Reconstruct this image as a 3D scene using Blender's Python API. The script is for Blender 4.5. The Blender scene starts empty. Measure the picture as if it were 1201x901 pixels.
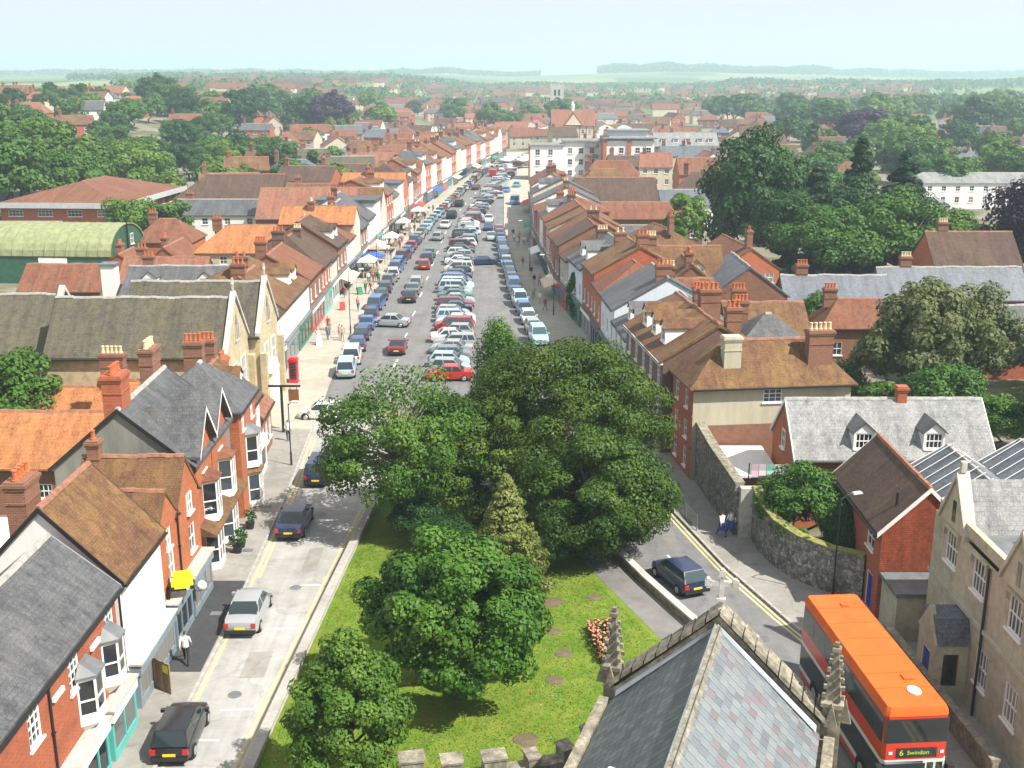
import bpy, math, random
import numpy as np
from math import sin, cos, pi, radians as R, sqrt, atan2, hypot
from mathutils import Vector, Matrix
random.seed(11)
rng = np.random.default_rng(11)
S = bpy.context.scene
COL = S.collection

# ------------------------------------------------------------------ camera, sky, sun, exposure
FPX, CAMH, TILT = 1300.0, 27.0, math.atan((450.5 - 92.0) / 1300.0)
cam_data = bpy.data.cameras.new('camera'); cam_data.sensor_width = 36.0
cam_data.lens = 36.0 * FPX / 1201.0; cam_data.clip_end = 20000.0; cam_data.clip_start = 0.5
cam = bpy.data.objects.new('camera', cam_data); COL.objects.link(cam)
cam.location = (0, 0, CAMH); cam.rotation_euler = (R(90) - TILT, 0, 0)
S.camera = cam
HAZE = 0.00035
SUN_DIR = Vector((0.86, -0.50, 1.22)).normalized()
world = bpy.data.worlds.new('World'); S.world = world; world.use_nodes = True
wn = world.node_tree
sky = wn.nodes.new('ShaderNodeTexSky'); sky.sky_type = 'NISHITA'; sky.sun_disc = False
sky.sun_elevation = math.asin(SUN_DIR.z); sky.sun_rotation = atan2(SUN_DIR.x, SUN_DIR.y)
sky.air_density = 0.75; sky.dust_density = 0.15; sky.ozone_density = 3.5; sky.altitude = 50
bg = wn.nodes['Background']; bg.inputs['Strength'].default_value = 0.080
veil = wn.nodes.new('ShaderNodeMix'); veil.data_type = 'RGBA'; veil.inputs[0].default_value = 0.9   # thin even summer haze veiling the blue
veil.inputs[7].default_value = (6.2, 6.35, 6.8, 1); wn.links.new(sky.outputs[0], veil.inputs[6]); wn.links.new(veil.outputs[2], bg.inputs['Color'])
sun_data = bpy.data.lights.new('sun', 'SUN'); sun_data.energy = 5.0; sun_data.angle = R(0.6)
sun_data.color = (1.0, 0.95, 0.87)
sun = bpy.data.objects.new('sun', sun_data); COL.objects.link(sun)
sun.rotation_euler = (-SUN_DIR).to_track_quat('-Z', 'Y').to_euler(); sun.location = (60, -40, 90)
S.view_settings.view_transform = 'Standard'; S.view_settings.look = 'None'
S.view_settings.exposure = 0.84; S.view_settings.gamma = 1.0; S.view_settings.use_curve_mapping = False
S.render.engine = 'CYCLES'
cy = S.cycles
cy.use_denoising = True; cy.max_bounces = 6; cy.diffuse_bounces = 3; cy.glossy_bounces = 3
cy.transmission_bounces = 4; cy.volume_bounces = 1; cy.transparent_max_bounces = 8
cy.use_adaptive_sampling = True; cy.adaptive_threshold = 0.02
cy.caustics_reflective = False; cy.caustics_refractive = False

# ------------------------------------------------------------------ pixel <-> place helpers (ground survey)
def at(px, py, z=0.0):
    dx = (px - 600.5) / FPX; dy = (450.5 - py) / FPX
    d = (dx, cos(TILT) + dy * sin(TILT), -sin(TILT) + dy * cos(TILT))
    t = (z - CAMH) / d[2]
    return d[0] * t, d[1] * t
def proj(x, y, z):
    z -= CAMH
    f = y * cos(TILT) - z * sin(TILT); u = y * sin(TILT) + z * cos(TILT)
    return 600.5 + FPX * x / f, 450.5 - FPX * u / f
def sstep(a, b, x):
    t = min(1.0, max(0.0, (x - a) / (b - a))); return t * t * (3 - 2 * t)
def lerp_tab(tab, y):
    if y <= tab[0][0]: return tab[0][1]
    for (a, va), (b, vb) in zip(tab, tab[1:]):
        if y <= b: return va + (vb - va) * (y - a) / (b - a)
    return tab[-1][1]
def ground_z(x, y):
    h = 15.0 * sstep(45, 210, -x) * sstep(190, 430, y)
    h += 3.0 * sstep(150, 420, x) * sstep(250, 600, y)
    r = hypot(x, y)
    h += 11 * sstep(900, 2100, r) + 13 * sstep(1900, 3500, r)
    h += 17 * sstep(2700, 3550, y) * math.exp(-((x - 620) / 480.0) ** 2)
    h += 12 * sstep(3000, 4000, y) * math.exp(-((x - 2000) / 700.0) ** 2)
    h += 4 * sin(x / 410.0 + 1.0) * sstep(1400, 2600, r) + 2.5 * sin(x / 190.0 + y / 500.0) * sstep(1400, 2600, r)
    return h

# ------------------------------------------------------------------ materials
MATS = {}
def ramp(nt, fac, stops):
    r = nt.nodes.new('ShaderNodeValToRGB'); e = r.color_ramp.elements
    while len(e) < len(stops): e.new(0.5)
    for el, (p, c) in zip(e, stops): el.position = p; el.color = (*c, 1)
    nt.links.new(fac, r.inputs[0]); return r.outputs[0]
def noise(nt, vec, scale, detail=3.0, rough=0.55):
    n = nt.nodes.new('ShaderNodeTexNoise'); n.inputs['Scale'].default_value = scale
    n.inputs['Detail'].default_value = detail; n.inputs['Roughness'].default_value = rough
    if vec is not None: nt.links.new(vec, n.inputs['Vector'])
    return n.outputs[0]
def mixc(nt, fac, a, b, mode='MIX'):
    m = nt.nodes.new('ShaderNodeMix'); m.data_type = 'RGBA'; m.blend_type = mode
    for s, v in ((m.inputs[0], fac), (m.inputs[6], a), (m.inputs[7], b)):
        if hasattr(v, 'is_linked'): nt.links.new(v, s)
        elif isinstance(v, (int, float)): s.default_value = v
        else: s.default_value = (*v, 1)
    return m.outputs[2]
def new_mat(name):
    m = bpy.data.materials.new(name); m.use_nodes = True
    return m, m.node_tree, m.node_tree.nodes['Principled BSDF']
def coords(nt, kind):
    tc = nt.nodes.new('ShaderNodeTexCoord'); return tc.outputs[kind]
def offset_by_object(nt, vec):
    oi = nt.nodes.new('ShaderNodeObjectInfo')
    ml = nt.nodes.new('ShaderNodeMath'); ml.operation = 'MULTIPLY'; ml.inputs[1].default_value = 37.0
    nt.links.new(oi.outputs['Random'], ml.inputs[0])
    ad = nt.nodes.new('ShaderNodeVectorMath'); ad.operation = 'ADD'
    nt.links.new(vec, ad.inputs[0]); nt.links.new(ml.outputs[0], ad.inputs[1])
    return ad.outputs[0]
def bump(nt, bs, height, strength, dist=0.02):
    b = nt.nodes.new('ShaderNodeBump'); b.inputs['Strength'].default_value = strength
    b.inputs['Distance'].default_value = dist
    nt.links.new(height, b.inputs['Height']); nt.links.new(b.outputs[0], bs.inputs['Normal'])
def sc(c, k): return tuple(min(1, v * k) for v in c)

def plain(name, col, rough=0.6, metal=0.0, var=0.12, scale=1.5, spec=0.4):
    if name in MATS: return MATS[name]
    m, nt, bs = new_mat(name)
    if var > 0:
        n = noise(nt, offset_by_object(nt, coords(nt, 'Object')), scale, 4)
        c = ramp(nt, n, [(0.3, sc(col, 1 - var)), (0.7, sc(col, 1 + var))])
        nt.links.new(c, bs.inputs['Base Color'])
    else: bs.inputs['Base Color'].default_value = (*col, 1)
    bs.inputs['Roughness'].default_value = rough; bs.inputs['Metallic'].default_value = metal
    bs.inputs['Specular IOR Level'].default_value = spec
    MATS[name] = m; return m
def brick(name, c1, c2, mortar=(0.33, 0.22, 0.15)):
    if name in MATS: return MATS[name]
    m, nt, bs = new_mat(name)
    uv = offset_by_object(nt, coords(nt, 'UV'))
    b = nt.nodes.new('ShaderNodeTexBrick'); b.inputs['Scale'].default_value = 1.0
    b.inputs['Brick Width'].default_value = 0.23; b.inputs['Row Height'].default_value = 0.08
    b.inputs['Mortar Size'].default_value = 0.008; b.inputs['Bias'].default_value = 0.0
    for k, c in (('Color1', c1), ('Color2', c2), ('Mortar', mortar)): b.inputs[k].default_value = (*c, 1)
    nt.links.new(uv, b.inputs['Vector'])
    n = noise(nt, uv, 0.55, 5, 0.65)
    c = mixc(nt, 0.8, b.outputs['Color'], ramp(nt, n, [(0.28, (0.7, 0.66, 0.64)), (0.5, (1, 1, 1)), (0.75, (1.0, 0.9, 0.78))]), 'MULTIPLY')
    n2 = noise(nt, uv, 6, 2)
    c = mixc(nt, 0.35, c, ramp(nt, n2, [(0.35, (0.6, 0.6, 0.6)), (0.65, (1, 1, 1))]), 'MULTIPLY')
    nt.links.new(c, bs.inputs['Base Color']); bs.inputs['Roughness'].default_value = 0.9
    bump(nt, bs, b.outputs['Fac'], -0.4, 0.01)
    MATS[name] = m; return m
def tiles(name, base, alt, lichen, lich_amt=0.5, w=0.18, h=0.13, rough=0.9):
    if name in MATS: return MATS[name]
    m, nt, bs = new_mat(name)
    uv = offset_by_object(nt, coords(nt, 'UV'))
    b = nt.nodes.new('ShaderNodeTexBrick'); b.inputs['Scale'].default_value = 1.0
    b.inputs['Brick Width'].default_value = w; b.inputs['Row Height'].default_value = h
    b.inputs['Mortar Size'].default_value = 0.012; b.inputs['Mortar Smooth'].default_value = 0.3
    for k, c in (('Color1', base), ('Color2', alt), ('Mortar', sc(base, 0.45))): b.inputs[k].default_value = (*c, 1)
    nt.links.new(uv, b.inputs['Vector'])
    c = b.outputs['Color']
    n = noise(nt, uv, 0.45, 6, 0.7)
    c = mixc(nt, ramp(nt, n, [(0.5 - 0.14 * lich_amt, (0, 0, 0)), (0.78, (lich_amt,) * 3)]), c, lichen)
    n2 = noise(nt, uv, 2.2, 5, 0.75)
    c = mixc(nt, 0.75, c, ramp(nt, n2, [(0.33, (0.42, 0.40, 0.38)), (0.5, (0.95, 0.95, 0.95)), (0.68, (1.0, 0.95, 0.85))]), 'MULTIPLY')
    n3 = noise(nt, uv, 14, 2)
    c = mixc(nt, 0.65, c, ramp(nt, n3, [(0.38, (0.5, 0.5, 0.5)), (0.6, (1, 1, 1))]), 'MULTIPLY')
    # weather streaks running down the slope
    mp = nt.nodes.new('ShaderNodeMapping'); mp.inputs['Scale'].default_value = (1.6, 0.16, 1)
    nt.links.new(uv, mp.inputs[0])
    n4 = noise(nt, mp.outputs[0], 1.0, 5, 0.7)
    c = mixc(nt, 0.6, c, ramp(nt, n4, [(0.38, (0.5, 0.5, 0.5)), (0.56, (1, 1, 1))]), 'MULTIPLY')
    nt.links.new(c, bs.inputs['Base Color']); bs.inputs['Roughness'].default_value = rough
    bump(nt, bs, b.outputs['Fac'], -0.7, 0.02)
    MATS[name] = m; return m
def stone(name, c1, c2, c3, scale=3.0, bmp=0.5, vor=0.0):
    if name in MATS: return MATS[name]
    m, nt, bs = new_mat(name)
    co = offset_by_object(nt, coords(nt, 'Object'))
    n = noise(nt, co, scale, 8, 0.7)
    c = ramp(nt, n, [(0.3, c1), (0.5, c2), (0.7, c3)])
    h = n
    if vor:
        v = nt.nodes.new('ShaderNodeTexVoronoi'); v.inputs['Scale'].default_value = vor; nt.links.new(co, v.inputs['Vector'])
        v2 = nt.nodes.new('ShaderNodeTexVoronoi'); v2.feature = 'DISTANCE_TO_EDGE'; v2.inputs['Scale'].default_value = vor
        nt.links.new(co, v2.inputs['Vector'])
        bw = nt.nodes.new('ShaderNodeRGBToBW'); nt.links.new(v.outputs['Color'], bw.inputs[0])
        c = mixc(nt, 0.65, c, ramp(nt, bw.outputs[0], [(0.2, c1), (0.5, c2), (0.85, c3)]))
        c = mixc(nt, ramp(nt, v2.outputs[0], [(0.02, (0.6,) * 3), (0.12, (0, 0, 0))]), c, sc(c1, 0.6))
        h = v2.outputs[0]
    n2 = noise(nt, co, scale * 0.2, 4)
    c = mixc(nt, 0.6, c, ramp(nt, n2, [(0.3, (0.6, 0.6, 0.58)), (0.6, (1, 1, 1))]), 'MULTIPLY')
    nt.links.new(c, bs.inputs['Base Color']); bs.inputs['Roughness'].default_value = 0.95
    bump(nt, bs, h, bmp, 0.04)
    MATS[name] = m; return m
def render_mat(name, col, dirt=0.25):
    if name in MATS: return MATS[name]
    m, nt, bs = new_mat(name)
    co = offset_by_object(nt, coords(nt, 'Object'))
    mp = nt.nodes.new('ShaderNodeMapping'); mp.inputs['Scale'].default_value = (1, 1, 0.25); nt.links.new(co, mp.inputs[0])
    n = noise(nt, mp.outputs[0], 1.1, 6, 0.7)
    c = ramp(nt, n, [(0.3, sc(col, 1 - dirt)), (0.6, col)])
    n2 = noise(nt, co, 9, 3)
    c = mixc(nt, 0.3, c, ramp(nt, n2, [(0.3, (0.8, 0.8, 0.78)), (0.6, (1, 1, 1))]), 'MULTIPLY')
    nt.links.new(c, bs.inputs['Base Color']); bs.inputs['Roughness'].default_value = 0.85
    MATS[name] = m; return m
def glass_mat(name, tint=(0.02, 0.025, 0.03), rough=0.06):
    if name in MATS: return MATS[name]
    m, nt, bs = new_mat(name)
    oi = nt.nodes.new('ShaderNodeObjectInfo')
    c = ramp(nt, oi.outputs['Random'], [(0.0, sc(tint, 0.5)), (0.55, sc(tint, 1.6)), (0.78, sc(tint, 3.5)), (0.97, (0.24, 0.23, 0.20))] if name == 'window_glass' else [(0.0, sc(tint, 0.5)), (1.0, sc(tint, 2.0))])
    nt.links.new(c, bs.inputs['Base Color']); bs.inputs['Roughness'].default_value = rough
    bs.inputs['Specular IOR Level'].default_value = 0.6
    MATS[name] = m; return m
def leaf_mat(name, c1, c2, c3, trans=0.3):
    if name in MATS: return MATS[name]
    m, nt, bs = new_mat(name)
    co = nt.nodes.new('ShaderNodeNewGeometry').outputs['Position']
    n = noise(nt, co, 0.4, 4, 0.7)
    c = ramp(nt, n, [(0.32, c1), (0.52, c2), (0.72, c3)])
    n2 = noise(nt, co, 3.5, 3)
    c = mixc(nt, 0.6, c, ramp(nt, n2, [(0.3, (0.6, 0.62, 0.6)), (0.65, (1.0, 1.0, 0.92))]), 'MULTIPLY')
    oi = nt.nodes.new('ShaderNodeObjectInfo')
    c = mixc(nt, 0.55, c, ramp(nt, oi.outputs['Random'], [(0, (0.72, 0.85, 0.85)), (0.5, (1, 1, 1)), (1, (1.0, 0.98, 0.72))]), 'MULTIPLY')
    nt.links.new(c, bs.inputs['Base Color']); bs.inputs['Roughness'].default_value = 0.55
    bs.inputs['Specular IOR Level'].default_value = 0.25
    tr = nt.nodes.new('ShaderNodeBsdfTranslucent'); nt.links.new(c, tr.inputs[0])
    mx = nt.nodes.new('ShaderNodeMixShader'); mx.inputs[0].default_value = trans
    nt.links.new(bs.outputs[0], mx.inputs[1]); nt.links.new(tr.outputs[0], mx.inputs[2])
    nt.links.new(mx.outputs[0], nt.nodes['Material Output'].inputs[0])
    MATS[name] = m; return m
def paint(name, col, rough=0.28):
    if name in MATS: return MATS[name]
    m, nt, bs = new_mat(name)
    bs.inputs['Base Color'].default_value = (*col, 1); bs.inputs['Roughness'].default_value = rough
    bs.inputs['Coat Weight'].default_value = 0.5; bs.inputs['Coat Roughness'].default_value = 0.08
    MATS[name] = m; return m

B_RED = brick('brick_red', (0.44, 0.085, 0.022), (0.33, 0.058, 0.016))
B_ORANGE = brick('brick_orange', (0.52, 0.135, 0.03), (0.40, 0.085, 0.022))
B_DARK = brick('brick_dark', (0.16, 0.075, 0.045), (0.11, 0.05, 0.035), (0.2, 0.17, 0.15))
B_BROWN = brick('brick_brown', (0.25, 0.10, 0.055), (0.18, 0.07, 0.042))
TILEHUNG = tiles('tile_hung', (0.42, 0.085, 0.025), (0.35, 0.065, 0.02), (0.2, 0.07, 0.04), 0.3, 0.17, 0.11)
T_BROWN = tiles('tile_brown', (0.21, 0.095, 0.048), (0.15, 0.065, 0.035), (0.30, 0.19, 0.055), 0.8)
T_DBROWN = tiles('tile_dark_brown', (0.13, 0.075, 0.055), (0.10, 0.055, 0.04), (0.17, 0.12, 0.06), 0.6)
T_ORANGE = tiles('tile_orange', (0.58, 0.23, 0.075), (0.50, 0.18, 0.06), (0.42, 0.21, 0.10), 0.6, 0.24, 0.3)
T_RED = tiles('tile_red', (0.30, 0.105, 0.052), (0.22, 0.072, 0.04), (0.25, 0.15, 0.08), 0.7)
T_PALE = tiles('tile_pale_red', (0.40, 0.165, 0.095), (0.33, 0.125, 0.075), (0.28, 0.17, 0.12), 0.7)
T_STONE = tiles('tile_stone', (0.135, 0.125, 0.095), (0.10, 0.09, 0.07), (0.17, 0.145, 0.07), 0.8, 0.25, 0.2)
T_SLATE = tiles('tile_slate', (0.125, 0.13, 0.135), (0.09, 0.092, 0.1), (0.2, 0.2, 0.2), 0.6, 0.26, 0.2, 0.6)
T_LSLATE = tiles('tile_light_slate', (0.30, 0.31, 0.31), (0.22, 0.23, 0.235), (0.42, 0.42, 0.38), 0.8, 0.28, 0.22, 0.7)
T_BSLATE = tiles('tile_blue_slate', (0.16, 0.185, 0.22), (0.125, 0.145, 0.175), (0.2, 0.21, 0.22), 0.4, 0.26, 0.2, 0.6)
ROOFS = dict(brown=T_BROWN, dbrown=T_DBROWN, orange=T_ORANGE, red=T_RED, pale=T_PALE, stone=T_STONE, slate=T_SLATE, lslate=T_LSLATE, bslate=T_BSLATE)
W_WHITE = render_mat('render_white', (0.80, 0.79, 0.75), 0.12)
W_CREAM = render_mat('render_cream', (0.66, 0.58, 0.43), 0.2)
W_TAN = render_mat('render_tan', (0.50, 0.46, 0.34), 0.25)
W_GREY = render_mat('render_grey', (0.235, 0.24, 0.205), 0.35)
W_BLUE = render_mat('render_pale_blue', (0.62, 0.68, 0.72), 0.15)
W_PINK = render_mat('render_pink', (0.66, 0.50, 0.42), 0.15)
ST_YELLOW = stone('stone_yellow', (0.36, 0.29, 0.17), (0.48, 0.40, 0.25), (0.58, 0.50, 0.34), 2.5, 0.4)
ST_GREY = stone('stone_grey', (0.34, 0.32, 0.225), (0.45, 0.425, 0.305), (0.54, 0.51, 0.385), 2.2, 0.6)
ST_FLINT = stone('stone_flint', (0.09, 0.085, 0.075), (0.22, 0.21, 0.19), (0.46, 0.44, 0.40), 4.0, 1.0, 4.5)
ST_LICHEN = stone('stone_lichen', (0.10, 0.09, 0.065), (0.23, 0.205, 0.155), (0.44, 0.39, 0.29), 3.2, 1.0)
ST_WHITE = stone('stone_pale', (0.36, 0.34, 0.29), (0.5, 0.48, 0.42), (0.62, 0.6, 0.53), 5.0, 0.4)
WALLS = dict(red=B_RED, orange=B_ORANGE, dark=B_DARK, bbrown=B_BROWN, white=W_WHITE, cream=W_CREAM, tan=W_TAN, grey=W_GREY,
             blue=W_BLUE, pink=W_PINK, ystone=ST_YELLOW, gstone=ST_GREY, flint=ST_FLINT, hung=TILEHUNG)
WHITE = plain('paint_white', (0.78, 0.77, 0.74), 0.5, 0, 0.06)
BLACK = plain('paint_black', (0.018, 0.018, 0.02), 0.45, 0, 0.2)
LEAD = plain('lead_grey', (0.14, 0.15, 0.155), 0.5, 0.0, 0.2, 2)
TEAL = plain('paint_teal', (0.10, 0.42, 0.38), 0.45, 0, 0.08)
SHOPGREY = plain('paint_blue_grey', (0.19, 0.24, 0.28), 0.5, 0, 0.1)
SHOPGREEN = plain('paint_dark_green', (0.03, 0.16, 0.11), 0.45, 0, 0.1)
SHOPRED = plain('paint_red', (0.48, 0.03, 0.02), 0.4, 0, 0.1)
SHOPBLUE = plain('paint_navy', (0.02, 0.04, 0.16), 0.4, 0, 0.1)
YELLOW = plain('paint_yellow', (0.80, 0.62, 0.02), 0.45, 0, 0.06)
TERRA = plain('terracotta', (0.42, 0.12, 0.042), 0.8, 0, 0.2, 3)
CREAMPOT = plain('pot_cream', (0.60, 0.50, 0.30), 0.8, 0, 0.15, 3)
RIDGE_R = plain('ridge_tile_red', (0.28, 0.13, 0.08), 0.85, 0, 0.3, 3)
RIDGE_G = plain('ridge_tile_grey', (0.33, 0.32, 0.29), 0.85, 0, 0.25, 3)
GLASS = glass_mat('window_glass')
CARGLASS = glass_mat('car_glass', (0.03, 0.045, 0.05), 0.04)
BARK = stone('bark', (0.06, 0.045, 0.032), (0.10, 0.08, 0.06), (0.15, 0.125, 0.1), 6, 0.8)
# ------------------------------------------------------------------ mesh helpers
class MB:
    def __init__(s): s.v = []; s.f = []; s.m = []
    def add(s, pts, faces, mi=0):
        k = len(s.v); s.v += [tuple(p) for p in pts]
        for f in faces: s.f.append(tuple(k + i for i in f)); s.m.append(mi)
    def quad(s, a, b, c, d, mi=0): s.add((a, b, c, d), ((0, 1, 2, 3),), mi)
    def box(s, x0, x1, y0, y1, z0, z1, mi=0):
        s.add([(x, y, z) for z in (z0, z1) for y in (y0, y1) for x in (x0, x1)],
              ((0, 2, 3, 1), (4, 5, 7, 6), (0, 1, 5, 4), (2, 6, 7, 3), (0, 4, 6, 2), (1, 3, 7, 5)), mi)
    def prism(s, prof, y0, y1, axis='y', mi=0):
        n = len(prof)
        if axis == 'y': P = [(a, y0, b) for a, b in prof] + [(a, y1, b) for a, b in prof]
        elif axis == 'x': P = [(y0, a, b) for a, b in prof] + [(y1, a, b) for a, b in prof]
        else: P = [(a, b, y0) for a, b in prof] + [(a, b, y1) for a, b in prof]
        fl = axis == 'y'
        F = [tuple(range(n)) if fl else tuple(range(n - 1, -1, -1)), tuple(range(2 * n - 1, n - 1, -1)) if fl else tuple(range(n, 2 * n))]
        for i in range(n):
            j = (i + 1) % n
            F.append((j, i, i + n, j + n) if fl else (i, j, j + n, i + n))
        s.add(P, F, mi)
    def rings(s, rs, cap=True, mi=0):
        n = len(rs[0]); P = [p for r in rs for p in r]; F = []
        for k in range(len(rs) - 1):
            for i in range(n):
                j = (i + 1) % n; F.append((k * n + i, k * n + j, k * n + n + j, k * n + n + i))
        if cap: F.append(tuple(range(n - 1, -1, -1))); F.append(tuple((len(rs) - 1) * n + i for i in range(n)))
        s.add(P, F, mi)
    def tube(s, pts, radii, n=6, mi=0, cap=True):
        rs = []
        for k, p in enumerate(pts):
            p = Vector(p); a = Vector(pts[max(0, k - 1)]); b = Vector(pts[min(len(pts) - 1, k + 1)])
            d = (b - a).normalized(); t = d.orthogonal().normalized() if abs(d.z) < 0.999 else Vector((1, 0, 0))
            if abs(d.z) < 0.999: t = Vector((0, 0, 1)).cross(d).normalized()
            u = d.cross(t).normalized(); r = radii[k]
            rs.append([tuple(p + t * (r * cos(2 * pi * i / n)) + u * (r * sin(2 * pi * i / n))) for i in range(n)])
        s.rings(rs, cap, mi)
    def cyl(s, x, y, z0, z1, r0, r1=None, n=8, mi=0):
        r1 = r0 if r1 is None else r1
        s.rings([[(x + r * cos(2 * pi * i / n), y + r * sin(2 * pi * i / n), z) for i in range(n)] for r, z in ((r0, z0), (r1, z1))], True, mi)
    def mesh(s, name, mats, smooth=False):
        me = bpy.data.meshes.new(name)
        me.from_pydata(s.v, [], s.f)
        for m in (mats if isinstance(mats, (list, tuple)) else [mats]): me.materials.append(m)
        if any(s.m): me.polygons.foreach_set('material_index', s.m)
        uvl = me.uv_layers.new(name='UVMap'); uvs = np.zeros(len(me.loops) * 2, dtype=np.float32)
        k = 0; V = s.v
        for f in s.f:
            a = V[f[0]]; b = V[f[1]]; c = V[f[2]]
            ux, uy, uz = b[0]-a[0], b[1]-a[1], b[2]-a[2]; wx, wy, wz = c[0]-a[0], c[1]-a[1], c[2]-a[2]
            nx, ny, nz = uy*wz-uz*wy, uz*wx-ux*wz, ux*wy-uy*wx
            l = sqrt(nx*nx+ny*ny+nz*nz) or 1.0; nx /= l; ny /= l; nz /= l
            h = hypot(nx, ny)
            if h < 0.08: tx, ty = 1.0, 0.0; bx, by, bz = 0.0, 1.0, 0.0
            else:
                tx, ty = -ny / h, nx / h; bx, by, bz = -nz * nx / h, -nz * ny / h, h
            for i in f:
                p = V[i]; uvs[k] = p[0]*tx + p[1]*ty; uvs[k+1] = p[0]*bx + p[1]*by + p[2]*bz; k += 2
        uvl.data.foreach_set('uv', uvs)
        if smooth: me.polygons.foreach_set('use_smooth', [True] * len(me.polygons))
        if smooth == 'angle': me.set_sharp_from_angle(angle=R(38))
        me.update(); return me
    def build(s, name, mats, parent=None, loc=(0, 0, 0), rot=0.0, smooth=False, **tags):
        return OB(name, s.mesh(name, mats, smooth), parent, loc, rot, **tags)
def OB(name, data, parent=None, loc=(0, 0, 0), rot=0.0, **tags):
    o = bpy.data.objects.new(name, data); COL.objects.link(o)
    if parent is not None: o.parent = parent
    o.location = loc
    o.rotation_euler = rot if isinstance(rot, (tuple, list)) else (0, 0, rot)
    for k, v in tags.items():
        if v: o[k] = v
    return o
def thing(name, label, category, loc=(0, 0, 0), rot=0.0, group=None, kind=None):
    o = OB(name, None, None, loc, rot, label=label, category=category, group=group, kind=kind)
    o.empty_display_size = 0.3; return o
ORD = 'first second third fourth fifth sixth seventh eighth ninth tenth eleventh twelfth thirteenth fourteenth fifteenth sixteenth seventeenth eighteenth nineteenth twentieth'.split()
def ordinal(i):
    if i < 20: return ORD[i]
    t = 'twenty thirty forty fifty sixty seventy eighty ninety'.split()[(i + 1) // 10 - 2]; r = (i + 1) % 10
    return {'twenty': 'twentieth'}.get(t, t[:-1] + 'ieth') if r == 0 else t + '-' + ORD[r - 1]
CACHE = {}

# ------------------------------------------------------------------ house parts
def panel(mb, p0, ud, width, z0, z1, holes, depth=0.14):
    """wall face with real openings; p0 = left end seen from outside, ud = unit run, outward normal = (ud.y, -ud.x)"""
    nx, ny = ud[1], -ud[0]
    us = sorted({0.0, width, *[h[0] for h in holes], *[h[1] for h in holes]})
    zs = sorted({z0, z1, *[h[2] for h in holes], *[h[3] for h in holes]})
    P = lambda u, z, d=0.0: (p0[0] + ud[0] * u - nx * d, p0[1] + ud[1] * u - ny * d, z)
    for a, b in zip(us, us[1:]):
        run = None
        for c, d in zip(zs, zs[1:]):
            inside = any(h[0] - 1e-6 <= a and b <= h[1] + 1e-6 and h[2] - 1e-6 <= c and d <= h[3] + 1e-6 for h in holes)
            if not inside: mb.quad(P(a, c), P(b, c), P(b, d), P(a, d))
    for a, b, c, d in holes:
        mb.quad(P(a, c), P(a, c, depth), P(a, d, depth), P(a, d)); mb.quad(P(b, c, depth), P(b, c), P(b, d), P(b, d, depth))
        mb.quad(P(a, c, depth), P(a, c), P(b, c), P(b, c, depth)); mb.quad(P(a, d), P(a, d, depth), P(b, d, depth), P(b, d))
def window_meshes(w, h, style):
    key = ('win', round(w, 2), round(h, 2), style)
    if key in CACHE: return CACHE[key]
    mb = MB(); t = 0.075; hw = w / 2
    mb.box(-hw, -hw + t, 0.03, 0.10, 0, h); mb.box(hw - t, hw, 0.03, 0.10, 0, h)
    mb.box(-hw + t, hw - t, 0.03, 0.10, h - t, h); mb.box(-hw + t, hw - t, 0.03, 0.10, 0, t)
    if style != 'plain':
        mb.box(-hw + t, hw - t, 0.045, 0.09, h * 0.5 - 0.03, h * 0.5 + 0.03)
        nv = {'sash': 1, 'six': 2, 'wide': 3, 'case': 1}[style]
        for i in range(nv):
            x = -hw + w * (i + 1) / (nv + 1); mb.box(x - 0.022, x + 0.022, 0.05, 0.085, t, h - t)
        if style == 'six':
            for z in (0.27, 0.73): mb.box(-hw + t, hw - t, 0.055, 0.08, h * z - 0.018, h * z + 0.018)
    mb.box(-hw - 0.08, hw + 0.08, -0.09, 0.10, -0.09, -0.002)
    g = MB(); g.quad((-hw + 0.02, 0.088, 0.02), (hw - 0.02, 0.088, 0.02), (hw - 0.02, 0.088, h - 0.02), (-hw + 0.02, 0.088, h - 0.02))
    both = MB(); both.v = mb.v + g.v; both.f = mb.f + [tuple(i + len(mb.v) for i in f) for f in g.f]; both.m = [0] * len(mb.f) + [1] * len(g.f)
    CACHE[key] = (mb.mesh('window', WHITE), g.mesh('pane', GLASS), both.mesh('window', [WHITE, GLASS]))
    return CACHE[key]
def put_window(parent, x, y, z, rot, w, h, style='sash', far=False, name='window'):
    fr, pane, both = window_meshes(w, h, style)
    if far: return OB(name, both, parent, (x, y, z), rot)
    o = OB(name, fr, parent, (x, y, z), rot); OB('pane', pane, o); return o
def door_mesh(w, h, mat):
    key = ('door', w, h, mat.name)
    if key not in CACHE:
        mb = MB(); hw = w / 2
        mb.box(-hw, -hw + .08, .03, .13, 0, h, 1); mb.box(hw - .08, hw, .03, .13, 0, h, 1); mb.box(-hw + .08, hw - .08, .03, .13, h - .08, h, 1)
        mb.box(-hw + .08, hw - .08, .07, .12, 0, h - .08)
        for z0, z1 in ((.15, .85), (1.0, h - .25)):
            for s_ in (-1, 1): mb.box(s_ * w * .21 - w * .14, s_ * w * .21 + w * .14, .05, .07, z0, z1)
        CACHE[key] = mb.mesh('door', [mat, WHITE])
    return CACHE[key]
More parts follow.
